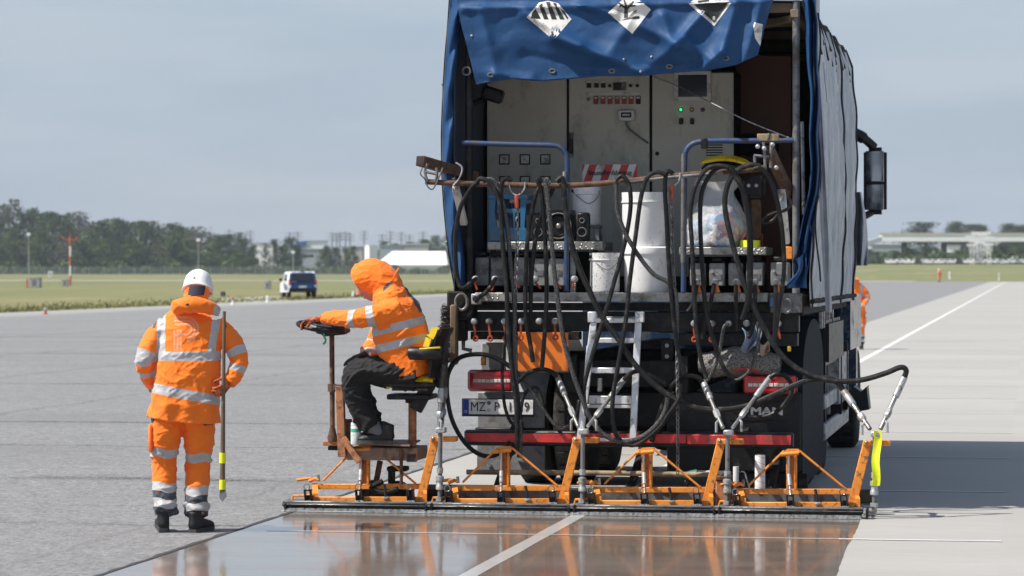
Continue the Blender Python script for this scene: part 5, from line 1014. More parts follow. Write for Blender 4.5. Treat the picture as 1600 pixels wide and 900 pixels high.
# ================================================================== THINGS ON AND AT THE TRUCK
def bucket(px, bot, top, r0px, r1px, y, label, mt='bucket', lid=False, handle=True, under=None):
    b = A(px, bot, y); t_ = A(px, top, y); h = t_.z - b.z; k = FPX / 22.95; r0, r1 = r0px / k, r1px / k; c = Vector((b.x, y + r1, b.z)); e = thing('bucket', c, label, 'bucket')
    if lid: prof = [(r0, 0), (r0 + .004, .012), (r1, h * .86)]
    else: prof = [(r0, 0), (r0 + .004, .012), (r1 - .004, h * .80), (r1 + .005, h * .81), (r1 + .005, h * .83), (r1 - .002, h * .835), (r1, h), (r1 - .008, h), (r1 - .012, h * .9), (r0 - .006, .02)]
    o = obj('body', MB().lathe(prof, c, n=40), M[mt], e, ang=25)
    if lid: obj('lid', MB().lathe([(r1 + .012, h * .84), (r1 + .014, h * .90), (r1 + .010, h * .97), (r1 - .004, h)], c, n=40), M[mt], e)
    if handle:
        hp = [c + Vector((r1 * math.sin(a) * 1.01, -r1 * math.cos(a) * 1.01, h * (.90 if not lid else .8))) for a in (-1.0, 1.1)]
        pts = [hp[0], c + Vector((-r1 * .3, -r1 * 1.08, h * .70)), c + Vector((r1 * .35, -r1 * 1.09, h * .56)), hp[1] + Vector((0, -.02, -h * .15)), hp[1]]; obj('handle', MB().tube(smooth_path(pts, 6), .003, 6), M['dull'], e)
        obj('handle_boss', MB().ball(hp[0], .013, 8), M['plastic'], e)
    return e
bucket(1007, 457, 385, 35, 37, YT + .04, 'lower large white bucket with lid standing on the truck bed', lid=True, handle=False)
bucket(1003, 384.5, 300, 34, 37, YT + .06, 'upper large white bucket stacked on the lidded bucket', handle=False)
bucket(942, 456, 395, 22.5, 24, YT + .03, 'small grey splashed bucket with wire handle left of the stacked buckets', mt='bucketspot')
bucket(913, 351.5, 292, 22, 24, YT + .45, 'clean white bucket on the left bench behind the small speaker')
ws = thing('stool', A(918, 377, YT + .42), 'small grey plastic stool under the white bucket on the left bench', 'stool'); c = A(918, 365, YT + .5)
obj('seat', MB().box(A(918, 354, YT + .55), (.21, .21, .025), None, .006), M['greypaint'], ws)
for sx in (-.085, .085):
    for sy in (-.08, .08): b = A(918, 377, YT + .55); t_ = A(918, 354, YT + .55); obj('leg', MB().beam((b.x + sx, b.y + sy, b.z + .0), (b.x + sx * .9, b.y + sy * .9, t_.z - .012), .04, .03), M['greypaint'], ws)
# blue crate
M['crate'] = mat('blue_crate_plastic', (.025, .13, .26), .4, dirt=(.10, .15, .19), damt=.3)
cr = thing('crate', A(793, 377, YT + .16), 'blue plastic crate with cut out sides on the left bench', 'crate'); yc = YT + .15
obj('back_wall', pbox(768, 306, 822, 377, yc + .28, .012, .004), M['crate'], cr); obj('floor', pbox(766, 371, 822, 377, yc, .28, .004), M['crate'], cr)
for x0, x1_ in ((764, 775), (813, 823)): obj('side_pillar', MB().prism([A(x, y, yc) for x, y in ((x0, 305), (x1_, 305), (x1_ - 2, 330), (x1_ + (4 if x0 < 790 else -5), 376), (x0, 376))], (0, .02, 0)), M['crate'], cr)
obj('rim', pbox(762, 304, 825, 311, yc - .005, .30, .004), M['crate'], cr); obj('front_band', pbox(766, 356, 822, 376, yc - .002, .012, .003), M['crate'], cr); obj('handle_bar', pbox(776, 326, 813, 333, yc, .02, .004), M['crate'], cr)
for px in (784, 803): obj('rib', pbox(px - 1.5, 333, px + 1.5, 356, yc, .014, .002), M['crate'], cr)
bt = thing('bottle', A(797, 371, yc + .12), 'dark blue bottle standing inside the blue crate', 'bottle'); obj('body', MB().lathe([(.05, 0), (.052, .02), (.052, .15), (.03, .20), (.018, .22), (.018, .26)], A(800, 370.5, yc + .13), n=18), M['navy'], bt); obj('cap', MB().lathe([(.020, .26), (.020, .29), (.017, .295)], A(800, 370.5, yc + .13), n=14), M['white'], bt)
fb = thing('canister', A(770, 371, yc + .1), 'pale canister at the left inside the blue crate', 'canister'); obj('body', MB().box(A(775, 357, yc + .1), (.07, .1, .13), None, .015), M['label'], fb); obj('cap', MB().cyl(A(775, 343, yc + .1), A(775, 339, yc + .1), .016, n=10), M['redlever'], fb)
# speakers
def small_speaker(px0, px1, py0, py1, y, label):
    a = A((px0 + px1) / 2, py1, y); e = thing('speaker', a, label, 'speaker'); obj('cabinet', pbox(px0, py0, px1, py1, y, .13, .012), M['plastic'], e); r = (px1 - px0) / 209 * .36
    for f, rr in ((.28, .55), (.68, 1.0)):
        c = A((px0 + px1) / 2, py0 + (py1 - py0) * f, y); o = obj('driver', MB().lathe([(r * rr * 1.12, 0), (r * rr * 1.12, .006), (r * rr, .008), (r * rr * .75, -.006), (r * rr * .3, -.012), (r * rr * .25, -.004), (0.001, .004)], c, (0, -1, 0), 20, False), M['rubber'], e); obj('surround', MB().tube([c + Vector((r * rr * math.cos(t), -.008, r * rr * math.sin(t))) for t in [i * .3142 for i in range(20)]], .004, 6, True), M['dull'], o)
small_speaker(832, 850, 333, 377, YT + .17, 'small black speaker left of the big round speaker'); small_speaker(900, 919, 332, 377, YT + .15, 'small black speaker right of the big round speaker')
sb = thing('subwoofer', A(872, 377, YT + .16), 'big black speaker with round cone and silver cap on the left bench', 'speaker'); obj('cabinet', pbox(852, 328, 898, 377, YT + .18, .28, .03), M['plastic'], sb); c = A(873, 353, YT + .18)
o = obj('cone', MB().lathe([(.100, 0), (.100, .014), (.094, .018), (.086, .004), (.074, .010), (.066, -.002), (.05, -.012), (.03, -.014)], c, (0, -1, 0), 36, False), M['rubber'], sb); obj('ring', MB().tube([c + Vector((.096 * math.cos(t), -.016, .096 * math.sin(t))) for t in [i * .1745 for i in range(36)]], .006, 8, True), M['dull'], o); obj('dust_cap', MB().ball(c + Vector((0, -.002, 0)), (.022, .018, .022), 14), M['steel'], o)
# clear bag with bottles and cloth
t = NT('clear_bag_film'); t.set(col=(.86, .87, .88), rough=.16, spec=.6); t.b.inputs['Transmission Weight'].default_value = .0; t.b.inputs['Alpha'].default_value = .26; f = t.noise(9, 5, .65); t.bump(t.rng(t.math('ABSOLUTE', t.math('SUBTRACT', f, .5)), 0, .08), .6, .01); M['film'] = t.m
t = NT('bag_contents'); c = t.mix(t.rng(t.noise(7, 3, .5, (1.3, 1, .5)), .42, .46), (.58, .60, .62), (.20, .36, .56)); c = t.mix(t.rng(t.noise(5.5, 3, .5, (1, 1, .6)), .56, .59), c, (.50, .16, .15)); c = t.mix(t.rng(t.noise(8, 4, .6), .57, .60), c, (.80, .80, .80)); c = t.mix(t.rng(t.noise(12, 3, .5), .62, .66), c, (.10, .10, .12)); t.set(col=c, rough=.5); t.bump(t.noise(12, 3), .5, .02); M['rubbish'] = t.m
bg_ = thing('plastic_bag', A(1110, 387, YT + .3), 'knotted clear plastic bag full of rubbish on the right bench', 'bag'); bc = A(1113, 350, YT + .34)
def bag(sc, top):
    def f(u, v):
        th = v * 2 * math.pi; prof = [(0, .80), (.06, 1.0), (.25, 1.05), (.45, .98), (.62, .78), (.76, .55), (.86, .46), (.93, .60), (1, .80)]
        for (a, r0), (b, r1) in zip(prof, prof[1:]):
            if u <= b: r = r0 + (r1 - r0) * (u - a) / (b - a); break
        wr = 1 + .10 * noise.noise(Vector((math.cos(th) * 2, math.sin(th) * 2, u * 4 + sc))) + .06 * noise.noise(Vector((math.cos(th) * 6, math.sin(th) * 6, u * 6)))
        z0 = A(1113, 387, YT + .3).z; return Vector((bc.x + (.225 * r * wr * math.cos(th)) * sc + .06 * u, bc.y + .20 * r * wr * math.sin(th) * sc, z0 + (.50 * u * top) + .02 * noise.noise(Vector((th, u * 3, 4)))))
    return f
obj('film', MB().sheet(bag(1.0, 1.0), 34, 56, .003), M['film'], bg_, ang=80); g = bag(.93, .70); obj('contents', MB().sheet(lambda u, v: g(u * .90, v), 24, 40, .01), M['rubbish'], bg_, ang=80)
# yellow tape roll, post with folded yellow seat
tr_ = thing('tape_roll', A(1172, 387, YT + .2), 'bright yellow roll of tape lying on the right bench', 'tape roll'); obj('roll', MB().lathe([(.045, 0), (.076, 0), (.076, .055), (.045, .055)], A(1172, 387, YT + .22), n=26), M['neon'], tr_); obj('core', MB().lathe([(.040, .002), (.045, .002), (.045, .053), (.040, .053)], A(1172, 387, YT + .22), n=22), M['wood'], tr_)
os_ = thing('folded_seat', A(1170, 387, YT + .45), 'spare operator seat with yellow cushion folded on a brown post inside the truck', 'seat')
obj('post', MB().beam(A(1182, 387, YT + .45), A(1182, 312, YT + .45), .075, .075), M['rust'], os_); obj('mount', MB().box(A(1182, 292, YT + .45), (.15, .14, .17), None, .03), M['plastic'], os_)
def sc_(u, v):
    e = (1 - abs(2 * u - 1) ** 3) * (1 - abs(2 * v - 1) ** 3); a = A(1097 + 76 * u, 254 - 9 * math.sin(u * 2.6) + 8 * u, YT + .35); return Vector((a.x, YT + .20 + .42 * v, a.z + .035 * max(0, e) ** .5))
sq = obj('cushion', MB().sheet(sc_, 18, 14, .02), M['yellow'], os_, ang=60); obj('shell', MB().sheet(lambda u, v: sc_(.03 + u * .94, v) - Vector((0, 0, .045)), 14, 10, .03), M['plastic'], os_, ang=60)
for px in (1170, 1182): c = A(px, 290, YT + .37); obj('bolt', MB().cyl(c, c + Vector((0, -.02, 0)), .014, n=8), M['galv'], os_)
rc_ = thing('red_case', A(1157, 387, YT + .5), 'flat red case at the back of the right bench', 'case'); obj('case_body', pbox(1148, 364, 1192, 386, YT + .58, .12, .01), M['red'], rc_); obj('case_handle', pbox(1160, 360, 1176, 365, YT + .58, .03, .004), M['plastic'], rc_)
# ladder leaning on the bumper
ld = thing('ladder', A(950, 690, YT - .2), 'white aluminium step ladder propped upright against the truck tail', 'ladder')
def lb(p, q_, w=.055, t_=.028, y=YT - .16, n='rail', y2=None): return obj(n, MB().beam(A(*p, y), A(*q_, y2 or y), w, t_, (0, 1, 0), .004), M['alu'], ld)
lb((929, 492), (906, 688), .05, .03, YT - .12, 'rail', YT - .26); lb((998, 492), (989, 688), .05, .03, YT - .12, 'rail', YT - .26); lb((921, 540), (913, 636), .04, .025, YT - .06); lb((995, 540), (992, 636), .04, .025, YT - .06)
for py, x0, x1_, h in ((501, 930, 998, 7), (532, 932, 993, 8), (579, 923, 991, 9), (625, 920, 987, 13), (635, 911, 989, 6), (687, 908, 990, 6)): obj('step', pbox(x0, py - h / 2, x1_, py + h / 2, YT - .17, .07, .004), M['alu'], ld)
for px in (925, 999): obj('rail_cap', pbox(px - 7, 487, px + 7, 504, YT - .16, .06, .006), M['alu'], ld); 
obj('spreader', MB().beam(A(931, 496, YT - .1), A(996, 496, YT - .1), .02, .012), M['galv'], ld); obj('latch', pbox(933, 591, 941, 612, YT - .04, .02, .003), M['dull'], ld)
# mesh sack and cloth over the right lamp
t = NT('mesh_sack'); w = t.n.new('ShaderNodeTexVoronoi'); w.inputs['Scale'].default_value = 75; t.link(t.tc.outputs['Object'], w.inputs['Vector']); t.set(col=t.mix(t.rng(w.outputs['Distance'], .25, .5), (.035, .033, .031), (.19, .18, .168)), rough=.85); t.bump(w.outputs['Distance'], .6, .006); M['mesh'] = t.m
sk = thing('mesh_sack', A(1155, 583, YT + .1), 'grey mesh sack with red base lying above the right tail light', 'sack')
def sackf(u, v):
    a = u * 2 * math.pi; px = 1092 + 128 * v; r = (.045 + .07 * math.sin(math.pi * min(1, v * .95 + .04)) ** .5) * (1 + .16 * noise.noise(Vector((v * 5, math.cos(a), math.sin(a))))); c = A(px, 566 + 3 * math.sin(v * 9), YT + .12); return c + Vector((0, r * math.cos(a), r * math.sin(a)))
obj('sack_body', MB().sheet(sackf, 28, 34, .004), M['mesh'], sk, ang=80); obj('sack_base', MB().tube(smooth_path([A(1132, 579, YT + .04), A(1152, 577, YT + .02), A(1175, 578, YT + .02), A(1186, 581, YT + .04)], 4), .012, 8), M['red'], sk)
ra = obj('rag', MB().sheet(lambda u, v: A(1160 + 26 * u + 5 * math.sin(v * 4), 512 + 34 * v + 6 * math.sin(u * 5), YT - .01 - .03 * math.sin(u * 7 + v * 2)), 14, 14, .005), mat('pale_blue_rag', (.22, .28, .40), .9), ang=80); tag(ra, 'pale blue rag stuffed above the mesh sack', 'rag')
ra = obj('rag', MB().sheet(lambda u, v: A(1187 + 16 * u, 535 + 18 * v + 4 * math.sin(u * 5), YT + .02 - .04 * math.sin(u * 4 + v * 3)), 10, 10, .005), mat('pale_brown_rag', (.42, .33, .27), .9), ang=80); tag(ra, 'pale brown rag beside the blue one above the mesh sack', 'rag')
# broom hung at the left rear corner
br_ = thing('broom', A(700, 560, YT - .1), 'dark bristle broom hung upright at the left rear corner', 'broom'); m = MB(); rnd = random.Random(8)
for i in range(420):
    py = rnd.uniform(478, 566); a = A(704 + rnd.uniform(-2, 2), py, YT - .08 + rnd.uniform(-.05, .05)); m.beam(a, a + Vector((-rnd.uniform(.05, .075), rnd.uniform(-.03, .01), rnd.uniform(-.02, .02))), .003, .003, bev=0)
o = obj('bristles', m, mat('dark_bristle', (.045, .033, .025), .9, bump=0), br_); o['kind'] = 'stuff'; obj('broom_head', pbox(703, 476, 713, 570, YT - .14, .1, .01), M['darkwood'], br_)
# wooden pole, white roll, paint tin, wedge behind the frames
wp = obj('wooden_pole', MB().tube([A(729, 737.5, YT - .26), A(850, 738.5, YT - .25), A(980, 739.5, YT - .25), A(1115, 742, YT - .26)], [.019, .020, .019, .018], 10), M['wood']); tag(wp, 'long pale wooden pole lying across behind the orange frames', 'pole')
ps = thing('spatula', A(1110, 745, YT - .1), 'white wide spatula tool with bent wire handle behind the third frame', 'spatula'); obj('blade', pbox(1085, 735, 1135, 741, YT - .08, .03, .006), M['label'], ps); obj('roller', MB().cyl(A(1150, 729, YT - .1), A(1150, 755, YT - .1), .022, n=14), M['white'], ps); obj('wire_handle', MB().tube(smooth_path([A(1153, 738, YT - .1), A(1163, 738, YT - .1), A(1167, 750, YT - .12), A(1171, 762, YT - .14)], 4), .006, 6), M['steel'], ps)
t = NT('wound_white_roll'); x = t.sep(); wv = t.math('FRACT', t.math('ADD', t.math('MULTIPLY', x[2], 22.), t.math('MULTIPLY', x[0], 8.))); t.set(col=t.mix(t.rng(wv, .0, .14, 1, 0), (.80, .80, .79), (.22, .22, .25)), rough=.6); M['roll'] = t.m
rl = thing('paper_roll', A(1188, 762, YT - .28), 'upright white wrapped roll standing behind the right end frame', 'roll'); c = A(1187.5, 770, YT - .28); z1 = A(1188, 711, YT - .28).z
obj('wrapping', MB().cyl((c.x, c.y, c.z), (c.x, c.y, z1), .038, n=24), M['roll'], rl); obj('core', MB().lathe([(.018, z1 + .001), (.030, z1 + .001), (.030, z1 + .006), (.018, z1 + .006)], (c.x, c.y, 0), n=20), M['dull'], rl)
tb_ = thing('tool_box', A(1131, 790, YFR), 'rusty orange lidded tin between the third and fourth frames', 'tin'); obj('tin_body', pbox(1118, 751, 1141, 791, YFR + .02, .12, .008), M['rustorange'], tb_); obj('lid', pbox(1117, 744, 1142, 751, YFR + .01, .14, .006), M['rust'], tb_); obj('knob', MB().ball(A(1128, 742, YFR + .07), .018, 8), M['rust'], tb_)
dr = thing('cordless_drill', A(1070, 765, YFR + .1), 'green and orange handled power tool lying behind the third frame', 'tool'); obj('motor_housing', MB().cyl(A(1070, 744, YFR + .25), A(1090, 740, YFR + .25), .035, n=12), mat('teal_tool_plastic', (.02, .13, .11), .4), dr); obj('grip', MB().beam(A(1078, 748, YFR + .25), A(1066, 762, YFR + .25), .04, .05, bev=.01), M['plastic'], dr); obj('trigger', MB().box(A(1072, 742, YFR + .2), (.05, .03, .04), None, .008), M['orangehandle'], dr)
# chains hung from the rail
def chain(pts, name_label, r=.012, hook=True):
    path = smooth_path([A(*p) for p in pts], 10); L = [0]
    for a, b in zip(path, path[1:]): L.append(L[-1] + (b - a).length)
    def at(s):
        for i in range(len(L) - 1):
            if s <= L[i + 1]: f = (s - L[i]) / max(1e-6, L[i + 1] - L[i]); return path[i].lerp(path[i + 1], f), (path[i + 1] - path[i]).normalized()
        return path[-1], (path[-1] - path[-2]).normalized()
    e = thing('chain', path[-1], name_label, 'chain'); m = MB(); s = 0; k = 0
    while s < L[-1]:
        p, d = at(s); u = d.orthogonal().normalized(); w = d.cross(u)
        if k % 2: u = w
        m.tube([p + d * (.022 * math.cos(t)) + u * (r * math.sin(t)) for t in [i * math.pi / 4 for i in range(8)]], .0045, 5, True); s += .033; k += 1
    obj('links', m, M['dull'], e)['kind'] = 'stuff'
    if hook: p = path[0]; obj('hook', MB().beam(p + Vector((0, -.02, .06)), p + Vector((0, -.02, -.05)), .03, .02, bev=.008), M['redlever'], e); obj('hanger_loop', MB().tube(smooth_path([p + Vector((-.06, 0, .15)), p + Vector((-.05, 0, .09)), p + Vector((0, -.01, .05)), p + Vector((.05, 0, .09)), p + Vector((.06, 0, .15))], 5), .006, 6), M['galv'], e)
chain([(808, 316, YR - .03), (808, 380, YR - .03), (806, 450, YR - .05), (805, 520, YR - .02), (806, 575, YR + .0)], 'dark chain with red hook hanging left in front of the blue crate')
chain([(1050, 302, YR - .03), (1051, 380, YR - .04), (1055, 470, YR - .05), (1058, 560, YR - .03), (1059, 660, YR - .03), (1059, 740, YR + .0)], 'long dark chain with red hook hanging beside the stacked white buckets')
# ================================================================== HOSES
HN = 0
def hose(pts, label, mt='rubber', r=.0168, group=None, y=None, fit=None):
    global HN
    HN += 1; yy = (YR - .045 - .012 * (HN % 4)) if y is None else y
    P = [A(p[0], p[1], (p[2] if len(p) > 2 else yy)) for p in pts]
    if fit is not None:      # crimped steel end running down to a manifold
        P = P + [fit[0]]
    e = thing('hose', P[-1], label, 'hose', group); body = P if fit is None else P[:-1]
    obj('hose_line', MB().tube(smooth_path(body, 7), r, 9), M[mt], e)
    if fit is not None:
        a, b = P[-2], P[-1]; d = b - a
        o = obj('ferrule', MB().tube([a - d * .06, a + d * .02, a + d * .34, a + d * .36], [r * 1.1, r * 1.28, r * 1.28, r * 1.05], 10), M['galv'], e); obj('steel_tail', MB().tube([a + d * .36, a + d * .60, b], [r * .85, r * .85, r * .8], 10), M['steel'], e)
        obj('union_nut', MB().tube([a + d * .60, a + d * .64, a + d * .74, a + d * .78], [r * .9, r * 1.35, r * 1.35, r * .9], 6), M['galv'], e); tv = a + d * .82; obj('drain_tap', MB().tube([tv, tv + Vector((.02 * (1 if d.x < 0 else -1), -.03, -.02)), tv + Vector((.02 * (1 if d.x < 0 else -1), -.03, -.09))], .010, 7), M['galv'], e)
    return e
YH = YT - .22; g1, g2 = 'black hoses looped over the rusty rail', 'short grey hoses under the truck bed'
hose([(743, 436, YT - .08), (735, 442), (727, 449), (719, 446), (713, 420), (712, 368), (719, 326), (736, 294), (748, 284)], 'leftmost black hose, looping from the rail to the first coupling')
hose([(774, 436, YT - .08), (768, 446), (758, 458), (750, 463), (744, 470, YT - .12)], 'short black hose drooping between the two left couplings')
hose([(745, 285), (751, 279), (763, 283), (773, 297), (781, 320), (785, 380), (791, 440), (793, 500), (797, 550), (801, 590), (807, 642), (806, 700), (792, 712)], 'thick black hose passing the left tail light down to the plate', 'hose_grey')
hose([(755, 284), (766, 280), (777, 290), (788, 328), (794, 368), (798, 420), (804, 477), (803, 560), (809, 620), (813, 680), (811, 715)], 'black hose with worn white print beside the left chain', 'braid', .0175)
hose([(800, 282), (791, 279), (784, 290), (783, 335), (787, 395), (792, 458), (799, 560), (806, 610), (813, 655)], 'plain black hose hanging closest left of the chain')
hose([(848, 284), (839, 281), (845, 296), (849, 330), (852, 380), (854, 440), (853, 490), (848, 560), (846, 576)], 'black hose hanging in front of the left small speaker')
hose([(860, 287), (853, 281), (857, 320), (862, 380), (868, 440), (879, 521), (894, 579), (908, 619), (923, 654), (945, 680), (972, 690), (1000, 684), (1022, 668), (1038, 645), (1043, 622)], 'speckled hose sweeping below the ladder to its right', 'braid', .0180)
hose([(870, 284), (879, 280), (883, 320), (890, 368), (904, 416), (920, 452), (938, 490), (966, 530), (995, 573), (1038, 613), (1080, 635), (1124, 640), (1168, 634), (1211, 616), (1257, 596), (1290, 591), (1308, 597), (1319, 612)], 'long black hose sagging across the truck tail to the right end frame', 'hose_grey', .0215, fit=(manifold(3) + Vector((-.035, 0, .03)),))
hose([(846, 290), (838, 302), (830, 336), (824, 378), (821, 450), (822, 500), (829, 540), (833, 566)], 'black hose hanging right of the blue crate')
hose([(866, 290), (862, 300), (848, 330), (836, 380), (830, 440), (829, 500)], 'dark hose slanting behind the left small speaker', y=YR + .03)
hose([(1040, 273), (1027, 269), (1012, 277), (1002, 306), (993, 370), (984, 440), (978, 500), (966, 570), (957, 630), (962, 678), (983, 695), (1003, 690), (1030, 668), (1042, 650), (1060, 625), (1063, 600)], 'black hose hanging over the stacked buckets and looping below the ladder', 'hose_grey')
hose([(962, 282), (972, 275), (983, 290), (985, 326), (976, 380), (958, 446), (943, 498), (922, 566), (912, 612), (917, 650)], 'black hose crossing the small grey bucket towards the ladder', 'hose_grey')
hose([(960, 284), (963, 296), (964, 326), (976, 362), (997, 398), (1021, 428), (1044, 441), (1056, 460), (1058, 520)], 'speckled hose slanting in front of the white bucket stack', 'braid', .017)
hose([(1052, 272), (1043, 268), (1039, 290), (1042, 350), (1045, 410), (1050, 470), (1058, 540), (1070, 585)], 'black hose hanging tight to the long chain')
hose([(1138, 262), (1120, 259), (1102, 266), (1085, 296), (1079, 335), (1082, 395), (1085, 464), (1088, 512), (1095, 560), (1104, 592)], 'black hose hanging over the left side of the clear bag', 'hose_grey')
hose([(1148, 264), (1132, 260), (1114, 268), (1098, 296), (1094, 335), (1096, 395), (1101, 467), (1106, 500), (1120, 548), (1134, 580), (1146, 592)], 'black hose hanging over the middle of the clear bag')
hose([(1188, 260), (1172, 258), (1150, 268), (1136, 293), (1133, 326), (1143, 374), (1158, 428), (1174, 472), (1194, 512), (1217, 550), (1246, 576), (1280, 591), (1318, 596), (1350, 593), (1384, 583), (1407, 574), (1416, 579), (1412, 592)], 'longest grey hose arching out past the truck side to the right', 'hose_grey', .0200, fit=(manifold(3) + Vector((.04, 0, .03)),))
hose([(1140, 262), (1150, 275), (1162, 300), (1171, 350), (1172, 425), (1169, 470), (1160, 500)], 'thick black hose hanging right of the clear bag', r=.0235)
hose([(1178, 264), (1190, 264), (1205, 284), (1216, 322), (1223, 368), (1225, 420), (1219, 470), (1211, 524)], 'rightmost black hose hanging from the rail by the post')
for pts, lab in (([(1116, 443), (1111, 470), (1106, 492), (1102, 505), (1098, 530)], 'short grey hose dropping from the second right coupling'), ([(1150, 445), (1150, 470), (1151, 500), (1152, 517)], 'short grey hose dropping straight from the middle right coupling'), ([(1180, 445), (1180, 470), (1178, 500), (1174, 520), (1168, 528)], 'short grey hose with a hooked end dropping from the fourth right coupling'), ([(1212, 445), (1212, 470), (1211, 500), (1210, 532)], 'short grey hose dropping from the last right coupling by the post'), ([(1089, 445), (1086, 460), (1081, 478), (1074, 487)], 'short stub of grey hose curling left below the first right coupling')):
    hose([(*p, YT - .09) for p in pts], lab, 'hose_grey', .016)
hose([(1139, 506, YT - .08), (1131, 512), (1126, 540), (1120, 566), (1107, 592), (1098, 600)], 'braided hose left of the mesh sack', 'braid', .013, y=YT - .1)
hose([(1187, 507, YT - .06), (1186, 520), (1182, 550), (1172, 578), (1158, 591), (1148, 594)], 'braided hose in front of the right of the mesh sack', 'braid', .013, y=YT - .1)
hose([(806, 600), (812, 594), (824, 583), (845, 577), (862, 581), (872, 592)], 'hose bowing up from the orange board to the second frame, left side', 'rubber', .017, fit=(manifold(1) + Vector((-.035, 0, .03)),), y=YH)
hose([(1040, 600), (1018, 588), (1000, 580), (986, 583), (973, 596)], 'hose bowing up below the ladder to the second frame, right side', 'rubber', .018, fit=(manifold(1) + Vector((.035, 0, .03)),), y=YH - .03)
hose([(1018, 690), (1030, 650), (1042, 618), (1056, 597), (1074, 588), (1090, 590), (1100, 600)], 'hose arching right of the long chain to the third frame, left side', 'rubber', .019, fit=(manifold(2) + Vector((-.035, 0, .03)),), y=YH)
hose([(1142, 640), (1165, 650), (1190, 652), (1212, 644), (1230, 626), (1238, 606), (1228, 588), (1212, 585), (1201, 593)], 'hose looping over the right tail light to the third frame', 'rubber', .0175, fit=(manifold(2) + Vector((.035, 0, .03)),), y=YH - .04)
hose([(812, 588), (822, 600), (838, 622), (856, 650), (874, 669), (890, 664), (901, 645), (905, 625)], 'thin hose sagging between plate and ladder', 'braid', .0135, y=YH + .03)
hose([(812, 586), (790, 568), (762, 555), (735, 554), (715, 561), (703, 577), (696, 598)], 'big black hose loop left of the licence plate, upper half', 'rubber', .018, fit=(manifold(0) + Vector((.012, 0, .03)),), y=YH)
hose([(797, 690), (780, 708), (762, 713), (742, 706), (722, 686), (706, 655), (699, 620), (699, 590), (706, 570), (716, 561)], 'big black hose loop left of the licence plate, lower half', 'rubber', .017, y=YH - .05)
hose([(792, 470), (791, 520), (786, 560), (785, 600), (790, 640), (801, 662), (812, 650), (818, 620), (830, 606), (842, 610), (850, 640)], 'thin grey hose dangling in front of the licence plate', 'hose_grey', .013, y=YH + .04)
hose([(692, 570), (691, 590), (689.5, 610)], 'braided feed pipe behind the yellow seat at the left end', 'braid', .019, y=YFB + .0, fit=(manifold(0) + Vector((-.01, 0, .03)),))
# ================================================================== PEOPLE
def ering(c, T, lat, r1, r2, n, p=2.0):
    T = T.normalized(); a2 = (lat - T * lat.dot(T)).normalized(); a1 = a2.cross(T); out = []
    for k in range(n):
        t = 2 * math.pi * k / n; ct, st = math.cos(t), math.sin(t); e = 2 / p
        out.append(c + a1 * (r1 * math.copysign(abs(ct) ** e, ct)) + a2 * (r2 * math.copysign(abs(st) ** e, st)))
    return out
def chain_mb(mb, ch, lat, n=20, grow=0.0, sc=1.0, p=2.0, sub=4, flat0=False):
    """ch: (point, r1, r2): one closed tapering limb"""
    pts = smooth_path([c[0] for c in ch], sub); m = len(ch) - 1; rr = []
    for i in range(len(pts)):
        f = i / sub; k = min(int(f), m - 1); f -= k; f = f * f * (3 - 2 * f); a, b = ch[k], ch[k + 1]; rr.append(((a[1] + (b[1] - a[1]) * f) * sc + grow, (a[2] + (b[2] - a[2]) * f) * sc + grow))
    rings = []; N = len(pts)
    T = [(pts[min(i + 1, N - 1)] - pts[max(i - 1, 0)]).normalized() for i in range(N)]
    for e in (() if flat0 else (0.35, .75)): rings.append(ering(pts[0] - T[0] * min(rr[0]) * .35 * (1 - e), T[0], lat, rr[0][0] * e, rr[0][1] * e, n, p))
    for i in range(N): rings.append(ering(pts[i], T[i], lat, *rr[i], n, p))
    for e in (.75, .35): rings.append(ering(pts[-1] + T[-1] * min(rr[-1]) * .35 * (1 - e), T[-1], lat, rr[-1][0] * e, rr[-1][1] * e, n, p))
    vs = [v for r in rings for v in r]; fs = []
    for i in range(len(rings) - 1):
        for k in range(n): fs.append((i * n + k, i * n + (k + 1) % n, (i + 1) * n + (k + 1) % n, (i + 1) * n + k))
    fs += [tuple(range(n))[::-1], tuple((len(rings) - 1) * n + k for k in range(n))]; mb.add(vs, fs)
def remesh(mb, voxel, smooth=3):
    me = bpy.data.meshes.new('tmp'); me.from_pydata([tuple(v) for v in mb.v], [], mb.f); bm = bmesh.new(); bm.from_mesh(me); bmesh.ops.recalc_face_normals(bm, faces=bm.faces[:]); bm.to_mesh(me); bm.free()
    ob = bpy.data.objects.new('tmp', me); COL.objects.link(ob); r = ob.modifiers.new('r', 'REMESH'); r.mode = 'VOXEL'; r.voxel_size = voxel; r.use_smooth_shade = True
    if smooth: s = ob.modifiers.new('s', 'SMOOTH'); s.factor = .5; s.iterations = smooth
    out = bpy.data.meshes.new_from_object(ob.evaluated_get(bpy.context.evaluated_depsgraph_get())); bpy.data.objects.remove(ob); bpy.data.meshes.remove(me); return out
def soft_obj(name, me, mt, parent, masks=None, disp=None):
    me.name = name; n = len(me.vertices); co = np.empty(n * 3); me.vertices.foreach_get('co', co); P = [Vector(c) for c in co.reshape(-1, 3)]
    if disp:
        no = np.empty(n * 3); me.vertices.foreach_get('normal', no); N = no.reshape(-1, 3); Q = [p + Vector(N[i]) * disp(p) for i, p in enumerate(P)]
    else: Q = P
    for k, fn in (masks or {}).items():
        at = me.attributes.new(k, 'FLOAT', 'POINT'); at.data.foreach_set('value', [fn(p) for p in P])
    off = wloc(parent); me.vertices.foreach_set('co', [x for q in Q for x in (q - off)]); me.materials.clear(); me.materials.append(mt); me.polygons.foreach_set('use_smooth', [True] * len(me.polygons)); me.update()
    o = bpy.data.objects.new(name, me); COL.objects.link(o); o.parent = parent; return o
